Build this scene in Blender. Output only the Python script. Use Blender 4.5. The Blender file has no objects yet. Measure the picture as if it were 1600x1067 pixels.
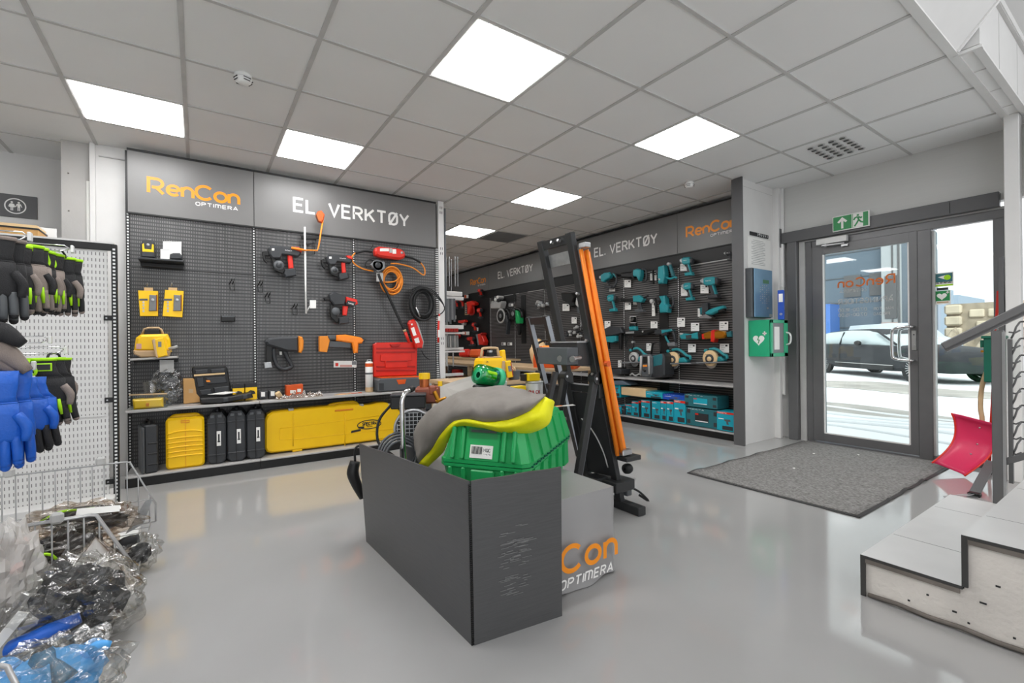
import bpy, math, random
from math import sin, cos, pi, radians, atan2, sqrt
from mathutils import Matrix, Vector
random.seed(7)
SC = bpy.context.scene
COL = SC.collection
# ------------------------------------------------------------------ camera
FPX, CX, CY, YAW, ROLL, CAMH = 719.5, 800.0, 535.3, 0.9727, -0.0107, 1.14
fw = Vector((cos(YAW), sin(YAW), 0)); _r = fw.cross(Vector((0, 0, 1))); _u = Vector((0, 0, 1))
RT = cos(ROLL) * _r + sin(ROLL) * _u; UP = -sin(ROLL) * _r + cos(ROLL) * _u
CAM = Vector((0, 0, CAMH))
cd = bpy.data.cameras.new('camera'); cam = bpy.data.objects.new('camera', cd); COL.objects.link(cam)
cd.sensor_width = 36; cd.lens = FPX / 1600 * 36; cd.shift_y = (CY - 533.5) / 1600; cd.clip_start = .05; cd.clip_end = 500
cam.matrix_world = Matrix(((RT.x, UP.x, -fw.x, CAM.x), (RT.y, UP.y, -fw.y, CAM.y), (RT.z, UP.z, -fw.z, CAM.z), (0, 0, 0, 1)))
SC.camera = cam
# ------------------------------------------------------------------ world and exposure
w = bpy.data.worlds.new('overcast_sky'); SC.world = w; w.use_nodes = True
nt = w.node_tree; bg = nt.nodes['Background']
tc = nt.nodes.new('ShaderNodeTexCoord'); sp = nt.nodes.new('ShaderNodeSeparateXYZ'); cr = nt.nodes.new('ShaderNodeValToRGB')
nt.links.new(tc.outputs['Generated'], sp.inputs[0]); nt.links.new(sp.outputs['Z'], cr.inputs[0]); nt.links.new(cr.outputs[0], bg.inputs[0])
cr.color_ramp.elements[0].color = (.90, .93, .97, 1); cr.color_ramp.elements[1].color = (.97, .98, 1, 1); cr.color_ramp.elements[1].position = .5
bg.inputs[1].default_value = 1.35
sd = bpy.data.lights.new('low_winter_sun', 'SUN'); sd.energy = 2.2; sd.angle = radians(30); sd.color = (1, .97, .93)
so = bpy.data.objects.new('low_winter_sun', sd); COL.objects.link(so); so.rotation_euler = (radians(50), 0, radians(-60))
SC.view_settings.view_transform = 'Standard'; SC.view_settings.look = 'None'; SC.view_settings.exposure = 0.5; SC.view_settings.gamma = 1
SC.cycles.use_denoising = True; SC.cycles.max_bounces = 7; SC.cycles.diffuse_bounces = 4; SC.cycles.glossy_bounces = 3
SC.cycles.transparent_max_bounces = 12; SC.cycles.transmission_bounces = 6
SC.cycles.caustics_reflective = False; SC.cycles.caustics_refractive = False; SC.cycles.sample_clamp_indirect = 4
PANEL_POWER = 12     # radiance of the ceiling light panels
# ------------------------------------------------------------------ materials
def lin(h):
    h = h.lstrip('#'); v = [int(h[i:i + 2], 16) / 255 for i in (0, 2, 4)]
    return tuple(c / 12.92 if c <= .04045 else ((c + .055) / 1.055) ** 2.4 for c in v) + (1,)
MATS = {}
def mat(name, col, rough=.5, metal=0, var=.06, scale=8, bump=0, bscale=60, trans=0, alpha=1, emit=0, spec=.5, coat=0, ior=1.45, stretch=None):
    m = bpy.data.materials.new(name); m.use_nodes = True; n = m.node_tree; b = n.nodes['Principled BSDF']; L = n.links.new
    b.inputs['Roughness'].default_value = rough; b.inputs['Metallic'].default_value = metal
    b.inputs['Specular IOR Level'].default_value = spec; b.inputs['Coat Weight'].default_value = coat
    b.inputs['Transmission Weight'].default_value = trans; b.inputs['Alpha'].default_value = alpha; b.inputs['IOR'].default_value = ior
    c = lin(col)
    t = n.nodes.new('ShaderNodeTexCoord'); src = t.outputs['Object']
    if stretch:
        mp = n.nodes.new('ShaderNodeMapping'); L(src, mp.inputs[0]); mp.inputs['Scale'].default_value = stretch; src = mp.outputs[0]
    z = n.nodes.new('ShaderNodeTexNoise'); z.inputs['Scale'].default_value = scale; z.inputs['Detail'].default_value = 4; L(src, z.inputs[0])
    r = n.nodes.new('ShaderNodeValToRGB'); L(z.outputs[0], r.inputs[0]); L(r.outputs[0], b.inputs['Base Color'])
    r.color_ramp.elements[0].position = .3; r.color_ramp.elements[1].position = .7
    r.color_ramp.elements[0].color = tuple(max(0, x * (1 - var)) for x in c[:3]) + (1,); r.color_ramp.elements[1].color = tuple(min(1, x * (1 + var)) for x in c[:3]) + (1,)
    if bump:
        z2 = n.nodes.new('ShaderNodeTexNoise'); z2.inputs['Scale'].default_value = bscale; L(src, z2.inputs[0])
        bp = n.nodes.new('ShaderNodeBump'); bp.inputs['Strength'].default_value = bump; bp.inputs['Distance'].default_value = .01; L(z2.outputs[0], bp.inputs['Height']); L(bp.outputs[0], b.inputs['Normal'])
    if emit:
        b.inputs['Emission Color'].default_value = c; b.inputs['Emission Strength'].default_value = emit
    MATS[name] = m; return m
def film(name, tint, k=.12, rough=.15, bump=0, bscale=20):
    """thin clear film or pane: mostly transparent, a share of gloss"""
    m = bpy.data.materials.new(name); m.use_nodes = True; n = m.node_tree; L = n.links.new
    for x in list(n.nodes): n.nodes.remove(x)
    o = n.nodes.new('ShaderNodeOutputMaterial'); t = n.nodes.new('ShaderNodeBsdfTransparent'); t.inputs[0].default_value = lin(tint)
    g = n.nodes.new('ShaderNodeBsdfGlossy'); g.inputs['Roughness'].default_value = rough; mx = n.nodes.new('ShaderNodeMixShader')
    f = n.nodes.new('ShaderNodeLayerWeight'); f.inputs[0].default_value = .35
    mm = n.nodes.new('ShaderNodeMath'); mm.operation = 'MULTIPLY_ADD'; mm.inputs[1].default_value = .2; mm.inputs[2].default_value = k; mm.use_clamp = True
    L(f.outputs['Fresnel'], mm.inputs[0]); L(mm.outputs[0], mx.inputs[0]); L(t.outputs[0], mx.inputs[1]); L(g.outputs[0], mx.inputs[2]); L(mx.outputs[0], o.inputs[0])
    if bump:
        tc = n.nodes.new('ShaderNodeTexCoord'); z = n.nodes.new('ShaderNodeTexNoise'); z.inputs['Scale'].default_value = bscale; z.inputs['Detail'].default_value = 3; L(tc.outputs['Object'], z.inputs[0])
        bp = n.nodes.new('ShaderNodeBump'); bp.inputs['Strength'].default_value = bump; bp.inputs['Distance'].default_value = .03; L(z.outputs[0], bp.inputs['Height']); L(bp.outputs[0], g.inputs['Normal'])
    MATS[name] = m; return m
def slotboard(name, base, slot, px, pz, sw, sh, rough=.4, axis='XZ', metal=0):
    """perforated sheet: rows of upright slots, drawn by the object's own x and z"""
    m = bpy.data.materials.new(name); m.use_nodes = True; n = m.node_tree; b = n.nodes['Principled BSDF']; L = n.links.new
    b.inputs['Roughness'].default_value = rough; b.inputs['Metallic'].default_value = metal
    t = n.nodes.new('ShaderNodeTexCoord'); s = n.nodes.new('ShaderNodeSeparateXYZ'); L(t.outputs['Object'], s.inputs[0])
    def band(out, p, frac):
        a = n.nodes.new('ShaderNodeMath'); a.operation = 'DIVIDE'; L(out, a.inputs[0]); a.inputs[1].default_value = p
        f = n.nodes.new('ShaderNodeMath'); f.operation = 'FRACT'; L(a.outputs[0], f.inputs[0])
        g = n.nodes.new('ShaderNodeMath'); g.operation = 'LESS_THAN'; L(f.outputs[0], g.inputs[0]); g.inputs[1].default_value = frac
        return g.outputs[0]
    k = n.nodes.new('ShaderNodeMath'); k.operation = 'MULTIPLY'; L(band(s.outputs['X'], px, sw), k.inputs[0]); L(band(s.outputs['Z'], pz, sh), k.inputs[1])
    mx = n.nodes.new('ShaderNodeMix'); mx.data_type = 'RGBA'; L(k.outputs[0], mx.inputs['Factor']); mx.inputs['A'].default_value = lin(base); mx.inputs['B'].default_value = lin(slot)
    L(mx.outputs['Result'], b.inputs['Base Color'])
    bp = n.nodes.new('ShaderNodeBump'); bp.invert = True; bp.inputs['Strength'].default_value = .5; bp.inputs['Distance'].default_value = .003; L(k.outputs[0], bp.inputs['Height']); L(bp.outputs[0], b.inputs['Normal'])
    MATS[name] = m; return m
# ------------------------------------------------------------------ mesh builder
def cat(pts, k=6, closed=False):
    """catmull-rom through points"""
    P = [Vector(p) for p in pts]; n = len(P); out = []
    for i in range(n if closed else n - 1):
        a = P[(i - 1) % n] if closed or i > 0 else P[0] * 2 - P[1]; b = P[i]; c = P[(i + 1) % n]
        d = P[(i + 2) % n] if closed or i + 2 < n else P[-1] * 2 - P[-2]
        for j in range(k):
            t = j / k; out.append(.5 * ((2 * b) + (c - a) * t + (2 * a - 5 * b + 4 * c - d) * t * t + (3 * b - a - 3 * c + d) * t ** 3))
    if not closed: out.append(P[-1])
    return out
def inset(pts, d):
    n = len(pts); A = sum(pts[i][0] * pts[(i + 1) % n][1] - pts[(i + 1) % n][0] * pts[i][1] for i in range(n)); sg = 1 if A > 0 else -1; out = []
    for i in range(n):
        p, q, r = Vector(pts[i - 1][:2]), Vector(pts[i][:2]), Vector(pts[(i + 1) % n][:2])
        e1 = (q - p); e2 = (r - q)
        if e1.length < 1e-9 or e2.length < 1e-9: out.append(tuple(q)); continue
        e1.normalize(); e2.normalize(); n1 = Vector((-e1.y, e1.x)) * sg; n2 = Vector((-e2.y, e2.x)) * sg; m = n1 + n2
        if m.length < .3: m = n1
        else: m = m / max(.35, m.dot(n1))
        out.append(tuple(q + m * d))
    return out
class MB:
    def __init__(s, m='plain', S=(1, 1, 1)):
        s.v = []; s.f = []; s.fm = []; s.fs = []; s.ms = []; s.m = m; s.X = Matrix.Diagonal((*S, 1)); s.O = []
    def push(s, loc=(0, 0, 0), rot=(0, 0, 0), sc=(1, 1, 1)):
        s.O.append(s.X.copy()); R = Matrix.Rotation(rot[2], 4, 'Z') @ Matrix.Rotation(rot[1], 4, 'Y') @ Matrix.Rotation(rot[0], 4, 'X')
        s.X = s.X @ Matrix.Translation(loc) @ R @ Matrix.Diagonal((*sc, 1)); return s
    def pop(s): s.X = s.O.pop(); return s
    def add(s, V, F, m=None, smooth=False):
        m = m or s.m
        if m not in s.ms: s.ms.append(m)
        k = len(s.v); mi = s.ms.index(m); s.v += [s.X @ Vector(p) for p in V]
        for f in F: s.f.append([k + i for i in f]); s.fm.append(mi); s.fs.append(smooth)
        return s
    def box(s, c, d, b=0, m=None, rot=None):
        if rot: s.push(c, rot); s.box((0, 0, 0), d, b, m); return s.pop()
        h = [abs(x) / 2 for x in d]; b = min(b, min(h) * .98); V = []; F = []
        if b <= 0:
            V = [(c[0] + x * h[0], c[1] + y * h[1], c[2] + z * h[2]) for x in (-1, 1) for y in (-1, 1) for z in (-1, 1)]
            return s.add(V, [(0, 1, 3, 2), (4, 6, 7, 5), (0, 4, 5, 1), (2, 3, 7, 6), (0, 2, 6, 4), (1, 5, 7, 3)], m)
        ix = {}
        for x in (-1, 1):
            for y in (-1, 1):
                for z in (-1, 1):
                    g = (x, y, z)
                    for a in range(3):
                        p = [c[i] + g[i] * (h[i] if i == a else h[i] - b) for i in range(3)]; ix[g, a] = len(V); V.append(p)
                    F.append((ix[g, 0], ix[g, 1], ix[g, 2]))
        for a in range(3):
            o = [i for i in range(3) if i != a]
            for sa in (-1, 1):
                q = []
                for u, w_ in ((-1, -1), (1, -1), (1, 1), (-1, 1)):
                    g = [0, 0, 0]; g[a] = sa; g[o[0]] = u; g[o[1]] = w_; q.append(ix[tuple(g), a])
                F.append(q)
            for u in (-1, 1):
                for w_ in (-1, 1):
                    g1 = [0, 0, 0]; g1[o[0]] = u; g1[o[1]] = w_; g1[a] = -1; g2 = list(g1); g2[a] = 1; g1 = tuple(g1); g2 = tuple(g2)
                    F.append((ix[g1, o[0]], ix[g2, o[0]], ix[g2, o[1]], ix[g1, o[1]]))
        return s.add(V, F, m)
    def prism(s, pts, y0, y1, b=0, m=None, smooth=False):
        """outline in x,z swept along y from y0 to y1 (y0 the front)"""
        n = len(pts); V = []; F = []; R = []
        def ring(P, y): R.append(len(V)); V.extend((p[0], y, p[1]) for p in P)
        sg = 1 if y1 > y0 else -1
        if b: I = inset(pts, b); ring(I, y0); ring(pts, y0 + sg * b); ring(pts, y1 - sg * b); ring(I, y1)
        else: ring(pts, y0); ring(pts, y1)
        for a, c in zip(R, R[1:]):
            for i in range(n): j = (i + 1) % n; F.append((a + i, a + j, c + j, c + i))
        F.append(tuple(range(R[0], R[0] + n))[::-1]); F.append(tuple(range(R[-1], R[-1] + n)))
        return s.add(V, F, m, smooth)
    def loft(s, rings, m=None, closed=True, caps=True, smooth=True):
        n = len(rings[0]); V = [p for r in rings for p in r]; F = []
        for k in range(len(rings) - 1):
            for i in range(n if closed else n - 1):
                j = (i + 1) % n; F.append((k * n + i, k * n + j, (k + 1) * n + j, (k + 1) * n + i))
        if caps and closed: F.append(tuple(range(n))[::-1]); F.append(tuple(range((len(rings) - 1) * n, len(rings) * n)))
        return s.add(V, F, m, smooth)
    def tube(s, pts, r, n=8, m=None, k=0, closed=False, flat=1):
        P = cat(pts, k, closed) if k else [Vector(p) for p in pts]
        N = len(P); rings = []; prev = None
        for i, p in enumerate(P):
            a = P[(i + 1) % N] if closed or i + 1 < N else p; b = P[i - 1] if closed or i > 0 else p; t = (a - b)
            t = t.normalized() if t.length > 1e-9 else Vector((0, 0, 1))
            if prev is None: q = t.orthogonal().normalized() if abs(t.z) > .9 else t.cross(Vector((0, 0, 1))).normalized()
            else: q = (prev - t * prev.dot(t)); q = q.normalized() if q.length > 1e-6 else t.orthogonal().normalized()
            prev = q; w_ = t.cross(q); rr = r[min(int(i * len(r) / N), len(r) - 1)] if isinstance(r, (list, tuple)) and not k else r
            if isinstance(r, (list, tuple)):
                u = i / max(1, N - 1) * (len(r) - 1); a_ = int(u); f_ = u - a_; rr = r[a_] * (1 - f_) + r[min(a_ + 1, len(r) - 1)] * f_
            rings.append([p + q * (cos(2 * pi * j / n) * rr) + w_ * (sin(2 * pi * j / n) * rr * flat) for j in range(n)])
        if closed: rings.append(rings[0]); return s.loft(rings, m, caps=False)
        return s.loft(rings, m)
    def cyl(s, a, b, r, r2=None, n=16, m=None):
        a, b = Vector(a), Vector(b); t = (b - a).normalized(); q = t.orthogonal().normalized(); w_ = t.cross(q); r2 = r if r2 is None else r2
        A = [a + (q * cos(2 * pi * i / n) + w_ * sin(2 * pi * i / n)) * r for i in range(n)]; B = [b + (q * cos(2 * pi * i / n) + w_ * sin(2 * pi * i / n)) * r2 for i in range(n)]
        s.loft([A, B], m, caps=False)
        s.add(A, [tuple(range(n))[::-1]], m); return s.add(B, [tuple(range(n))], m)
    def lathe(s, prof, o=(0, 0, 0), axis='z', n=20, m=None, smooth=True):
        rings = []
        for r, h in prof:
            g = []
            for i in range(n):
                a = 2 * pi * i / n; x, y = r * cos(a), r * sin(a)
                p = {'z': (x, y, h), 'y': (x, h, y), 'x': (h, x, y)}[axis]; g.append((p[0] + o[0], p[1] + o[1], p[2] + o[2]))
            rings.append(g)
        return s.loft(rings, m, smooth=smooth, caps=False)
    def ell(s, c, r, m=None, n=14, k=8, p=1):
        rings = []
        for i in range(k + 1):
            t = -pi / 2 + pi * i / k; t = max(-pi / 2 + .05, min(pi / 2 - .05, t)); ct, st = cos(t) , sin(t)
            g = []
            for j in range(n):
                a = 2 * pi * j / n; f = lambda v: math.copysign(abs(v) ** p, v)
                g.append((c[0] + r[0] * f(ct) * f(cos(a)), c[1] + r[1] * f(ct) * f(sin(a)), c[2] + r[2] * f(st)))
            rings.append(g)
        return s.loft(rings, m)
    def surf(s, fn, nu, nv, m=None, smooth=True, th=0):
        V = [fn(i / nu, j / nv) for i in range(nu + 1) for j in range(nv + 1)]; W = nv + 1
        F = [(i * W + j, i * W + j + 1, (i + 1) * W + j + 1, (i + 1) * W + j) for i in range(nu) for j in range(nv)]
        return s.add(V, F, m, smooth)
    def build(s, name, parent=None, solid=0, sub=0, bevel=0):
        me = bpy.data.meshes.new(name); me.from_pydata([tuple(v) for v in s.v], [], s.f)
        for x in s.ms: me.materials.append(MATS[x])
        me.polygons.foreach_set('material_index', s.fm); me.polygons.foreach_set('use_smooth', s.fs); me.update()
        o = bpy.data.objects.new(name, me); COL.objects.link(o)
        if parent: o.parent = parent
        if solid: md = o.modifiers.new('s', 'SOLIDIFY'); md.thickness = solid; md.offset = 0
        if sub: md = o.modifiers.new('u', 'SUBSURF'); md.levels = sub; md.render_levels = sub
        if bevel: md = o.modifiers.new('b', 'BEVEL'); md.width = bevel; md.segments = 2; md.limit_method = 'ANGLE'
        return o
def tag(o, label=None, cat_=None, group=None, kind=None):
    if label: o['label'] = label
    if cat_: o['category'] = cat_
    if group: o['group'] = group
    if kind: o['kind'] = kind
    return o
def thing(name, label, cat_, loc=(0, 0, 0), rz=0, group=None, rot=None):
    o = bpy.data.objects.new(name, None); COL.objects.link(o); o.empty_display_size = .05
    o.location = loc; o.rotation_euler = rot or (0, 0, rz); return tag(o, label, cat_, group)
def struct(name, mb, **k): return tag(mb.build(name, **k), kind='structure')
def dup(root, loc=None, rz=None, label=None, group=None, sc=None, rot=None):
    r = root.copy(); COL.objects.link(r)
    if loc is not None: r.location = loc
    if rz is not None: r.rotation_euler = (0, 0, rz)
    if rot is not None: r.rotation_euler = rot
    if sc is not None: r.scale = sc
    if label: r['label'] = label
    if group: r['group'] = group
    for ch in list(root.children):
        c = ch.copy(); COL.objects.link(c); c.parent = r
        for g in list(ch.children): d = g.copy(); COL.objects.link(d); d.parent = c
    return r
# ------------------------------------------------------------------ stroke lettering
def arc(cx, cy, rx, ry, a0, a1, n=10): return [(cx + rx * cos(radians(a0 + (a1 - a0) * i / n)), cy + ry * sin(radians(a0 + (a1 - a0) * i / n))) for i in range(n + 1)]
_O = arc(.3, .69, .28, .31, 0, 180) + arc(.3, .31, .28, .31, 180, 360) + [(.58, .69)]
GL = {
 'A': (.62, [[(0, 0), (.31, 1), (.62, 0)], [(.11, .3), (.51, .3)]]), 'B': (.55, [[(0, 0), (0, 1), (.3, 1)] + arc(.3, .76, .22, .24, 90, -90) + [(0, .52)], [(.3, .52)] + arc(.3, .26, .25, .26, 90, -90) + [(0, 0)]]),
 'C': (.56, [arc(.3, .69, .28, .31, 20, 180) + arc(.3, .31, .28, .31, 180, 340)]), 'D': (.58, [[(0, 0), (0, 1), (.25, 1)] + arc(.25, .67, .31, .33, 90, 0) + arc(.25, .33, .31, .33, 0, -90) + [(0, 0)]]),
 'E': (.5, [[(.5, 1), (0, 1), (0, 0), (.5, 0)], [(0, .52), (.44, .52)]]), 'F': (.48, [[(.48, 1), (0, 1), (0, 0)], [(0, .5), (.42, .5)]]),
 'G': (.58, [arc(.3, .69, .28, .31, 20, 180) + arc(.3, .31, .28, .31, 180, 360) + [(.58, .48), (.34, .48)]]), 'H': (.56, [[(0, 0), (0, 1)], [(.56, 0), (.56, 1)], [(0, .52), (.56, .52)]]),
 'I': (.0, [[(0, 0), (0, 1)]]), 'J': (.4, [[(.4, 1), (.4, .25)] + arc(.2, .22, .2, .22, 0, -160)]), 'K': (.56, [[(0, 0), (0, 1)], [(.54, 1), (.05, .42)], [(.2, .6), (.58, 0)]]),
 'L': (.46, [[(0, 1), (0, 0), (.46, 0)]]), 'M': (.7, [[(0, 0), (0, 1), (.35, .4), (.7, 1), (.7, 0)]]), 'N': (.58, [[(0, 0), (0, 1), (.58, 0), (.58, 1)]]),
 'O': (.58, [_O]), 'Ø': (.58, [_O, [(.02, -.06), (.58, 1.06)]]), 'P': (.54, [[(0, 0), (0, 1), (.28, 1)] + arc(.28, .74, .26, .26, 90, -90) + [(0, .48)]]),
 'Q': (.58, [_O, [(.36, .2), (.6, -.05)]]), 'R': (.56, [[(0, 0), (0, 1), (.28, 1)] + arc(.28, .75, .25, .25, 90, -90) + [(0, .5)], [(.27, .5), (.56, 0)]]),
 'S': (.52, [arc(.26, .75, .24, .25, 30, 270) + arc(.26, .25, .26, .25, 90, -150)]), 'T': (.6, [[(0, 1), (.6, 1)], [(.3, 1), (.3, 0)]]), 'U': (.56, [[(0, 1), (0, .3)] + arc(.28, .28, .28, .28, 180, 360) + [(.56, 1)]]),
 'V': (.6, [[(0, 1), (.3, 0), (.6, 1)]]), 'W': (.8, [[(0, 1), (.2, 0), (.4, .8), (.6, 0), (.8, 1)]]), 'X': (.56, [[(0, 0), (.56, 1)], [(0, 1), (.56, 0)]]), 'Y': (.6, [[(0, 1), (.3, .45), (.6, 1)], [(.3, .45), (.3, 0)]]),
 'Z': (.52, [[(0, 1), (.52, 1), (0, 0), (.52, 0)]]), '.': (.0, [[(0, -.02), (0, .1)]]), '-': (.3, [[(0, .5), (.3, .5)]]), ':': (.0, [[(0, .15), (0, .27)], [(0, .65), (0, .77)]]), ' ': (.22, []), '%': (.5, [[(0, 0), (.5, 1)]]), '+': (.4, [[(0, .5), (.4, .5)], [(.2, .3), (.2, .7)]]),
 '0': (.5, [arc(.25, .7, .25, .3, 0, 180) + arc(.25, .3, .25, .3, 180, 360) + [(.5, .7)]]), '1': (.25, [[(0, .8), (.25, 1), (.25, 0)]]), '2': (.5, [arc(.25, .73, .24, .27, 160, -30) + [(0, 0), (.5, 0)]]),
 '3': (.5, [arc(.24, .75, .24, .25, 150, -90) + arc(.24, .25, .26, .25, 90, -150)]), '4': (.54, [[(.4, 0), (.4, 1), (0, .3), (.54, .3)]]), '5': (.5, [[(.46, 1), (.06, 1), (.04, .55)] + arc(.24, .3, .26, .3, 110, -150)]),
 '6': (.5, [[(.4, 1), (.03, .4)] + arc(.25, .28, .25, .28, 150, 510)]), '7': (.5, [[(0, 1), (.5, 1), (.15, 0)]]), '8': (.5, [arc(.25, .76, .22, .24, -90, 270, 14), arc(.25, .26, .25, .26, -90, 270, 14)]), '9': (.5, [[(.1, 0), (.47, .6)] + arc(.25, .72, .25, .28, -30, 330)]),
 # rounded lower case of the wide logo face
 'e': (.66, [[(.10, .36), (.56, .36)], arc(.33, .35, .31, .33, -3, 318, 18)]), 'n': (.56, [[(0, 0), (0, .68)], arc(.28, .38, .28, .3, 165, 0, 10) + [(.56, 0)]]),
 'o': (.7, [arc(.35, .35, .33, .33, 0, 360, 22)]), 'c': (.92, [arc(.5, .5, .46, .48, 42, 318, 20)]), 'r': (.8, [[(0, 0), (0, 1), (.4, 1)] + arc(.4, .7, .3, .3, 90, -90) + [(.16, .4)], [(.38, .4), (.74, 0)]]),
 'm': (.8, [[(0, 0), (0, .98), (.62, .98), (.8, .8), (.8, 0)], [(.4, .98), (.4, 0)]]),
}
def ribbon(mb, P, w, y, m, closed=False):
    P = [Vector(p) for p in P]; n = len(P); L = []; R = []
    cl = n > 3 and (P[0] - P[-1]).length < 1e-4
    if cl: P = P[:-1]; n -= 1
    for i in range(n):
        a = P[i - 1] if (i > 0 or cl) else None; b = P[(i + 1) % n] if (i + 1 < n or cl) else None
        e1 = (P[i] - a).normalized() if a is not None and (P[i] - a).length > 1e-7 else None; e2 = (b - P[i]).normalized() if b is not None and (b - P[i]).length > 1e-7 else None
        e1 = e1 or e2; e2 = e2 or e1
        n1 = Vector((-e1.y, e1.x)); n2 = Vector((-e2.y, e2.x)); q = n1 + n2
        q = q / max(.4, q.dot(n1)) if q.length > .3 else n1
        L.append(P[i] + q * w / 2); R.append(P[i] - q * w / 2)
    V = [(p.x, y, p.y) for p in L] + [(p.x, y, p.y) for p in R]; F = [(i, (i + 1) % n, n + (i + 1) % n, n + i) for i in range(n if cl else n - 1)]
    mb.add(V, F, m)
def letters(mb, txt, x, z, h, y=-.002, m=None, w=.16, gap=.2, width=1, total=None, slant=0):
    """stroke text; baseline at z, left at x, facing -y"""
    adv = [GL.get(c, GL['I'])[0] for c in txt]; L = (sum(adv) + gap * (len(txt) - 1)) * h
    if total: width = total / L
    cx = x
    for i, c in enumerate(txt):
        for q, pl in enumerate(GL.get(c, GL['I'])[1]):
            ribbon(mb, [(cx + (px + slant * py) * h * width, z + py * h) for px, py in pl], w * h, y - .0006 * ((i + 2 * q) % 4), m)
        cx += (adv[i] + gap) * h * width
    return cx
def logo(mb, x, z, h, wd, y, m1, m2):
    """RenCon over a smaller OPTIMERA, bottom right"""
    letters(mb, 'rencon', x, z, h, y, m1, w=.2, gap=.13, total=wd)
    letters(mb, 'OPTImERA', x + wd * .50, z - h * .48, h * .24, y, m2, w=.2, gap=.26, total=wd * .485)
# ------------------------------------------------------------------ points on the real planes of the room
def at(px, py, **k):
    d = fw + RT * ((px - CX) / FPX) - UP * ((py - CY) / FPX); (a, v), = k.items(); i = 'xyz'.index(a)
    return CAM + d * ((v - CAM[i]) / d[i])
# ------------------------------------------------------------------ palette
mat('plain', '#bbbbbb')
mat('wall_paint', '#d6d5d3', .6, var=.015, bump=.03, bscale=200)
mat('wall_plank', '#c9c9c6', .6, var=.02, scale=3, stretch=(1, 1, 30))
mat('ceiling_tile', '#ededec', .85, var=.015, scale=2, bump=.15, bscale=400)
mat('tee_bar', '#c4c3c1', .6)
mat('white_metal', '#dedddb', .35, var=.02)
mat('white_gloss', '#e8e8e6', .3, var=.01)
mat('floor_epoxy', '#a6a5a4', .075, var=.04, scale=1.2, bump=.012, bscale=7, spec=.85)
mat('charcoal_trim', '#5a5a5b', .4, var=.03)
mat('door_steel', '#6a6a6b', .35, var=.04, metal=.3)
mat('banner_grey', '#747372', .35, var=.02)
mat('black', '#151515', .45); mat('black_gloss', '#0c0c0d', .2); mat('dark_plastic', '#35373a', .45, bump=.15, bscale=300); mat('rubber', '#1c1d1e', .6)
mat('mid_plastic', '#55585b', .45); mat('grey_plastic', '#7a7c7e', .45); mat('light_grey', '#b4b4b2', .4)
mat('white', '#f0efec', .5, var=.01); mat('paper', '#efeeea', .7, var=.02); mat('ink', '#2b2b2d', .6); mat('ink_grey', '#8a8a8a', .6)
mat('orange', '#f98a25', .4); mat('logo_orange', '#f5941d', .4, var=.01); mat('orange_dark', '#d9571a', .45); mat('amber', '#e58b2a', .5)
mat('red', '#d92d20', .35); mat('red_dark', '#a81f18', .4); mat('yellow', '#ffcb14', .35, var=.03); mat('yellow_bright', '#f4cf10', .4); mat('hi_vis', '#dff01a', .6, var=.04)
mat('teal', '#2a8f97', .35); mat('teal_box', '#17a3b8', .5); mat('teal_dark', '#2a6a72', .4); mat('blue', '#1e4fb4', .4); mat('blue_glove', '#1a5cc0', .45, bump=.2, bscale=90); mat('green', '#27a85e', .35, var=.05); mat('green_light', '#3fb886', .4)
mat('green_sign', '#1f8a4a', .4, var=.01); mat('green_dark', '#0c5a48', .4); mat('aed_green', '#29a97b', .3, var=.02)
mat('steel', '#b9babb', .28, metal=.9); mat('chrome', '#d8d8d8', .08, metal=1); mat('galv', '#aeb0b1', .4, metal=.6, var=.12, scale=25); mat('wire', '#a4a4a4', .3, metal=.3); mat('sky_glove', '#4f9fe0', .5)
mat('brass', '#c98a2b', .3, metal=.8); mat('copper', '#b5653a', .35, metal=.8)
mat('card', '#c89b62', .8, var=.06, bump=.05); mat('card_light', '#e0c193', .8); mat('tan', '#c2a47e', .6); mat('wood', '#b59a78', .6, stretch=(1, 1, 9), var=.15)
mat('cloth_grey', '#77716c', .85, bump=.25, bscale=500); mat('glove_grey', '#8c8079', .8, bump=.3, bscale=300); mat('glove_black', '#242426', .7, bump=.3, bscale=250)
mat('lime', '#a9e50f', .5); mat('skin_pink', '#cf9f96', .6)
mat('concrete', '#dad4cd', .8, var=.08, scale=5, bump=.3, bscale=40); mat('concrete_dark', '#6f6862', .85, var=.2)
mat('stair_tile', '#cbcac9', .35, var=.06, scale=3); mat('tile_edge', '#3e3d3c', .5)
mat('cement_panel', '#b5b3b0', .7, var=.06, scale=4, bump=.1)
mat('shelf_grey', '#b1afad', .35, var=.02); mat('display_black', '#4c4c4d', .34, var=.12, scale=10, stretch=(1, 1, 40))
slotboard('slot_board', '#363637', '#7c7b7a', .0125, .033, .36, .58, .3)
slotboard('louvre_board', '#5f5c5b', '#101010', .5, .030, 1.1, .42, .42)
slotboard('white_slot_board', '#dcdbd9', '#7b7a78', .0206, .0435, .24, .52, .4)
slotboard('post_holes_black', '#1c1c1d', '#efefee', .032, .0255, 1.1, .5, .4)
slotboard('post_holes_white', '#e3e3e2', '#1b1b1b', .032, .0255, 1.1, .5, .4)
film('glass', '#eef3f2', .03, .02)
# ------------------------------------------------------------------ room shell
CEIL = 2.9; T = .656; GX, GY = -.718, 2.792
XW = 5.66; XB = 5.33; YB = 5.16; XMAX = 5.75; YMAX = 12.6; STX, STY = 2.43, .823
struct('floor', MB('floor_epoxy').box((-.3, 4.3, -.05), (12.4, 16.8, .1)))
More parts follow.
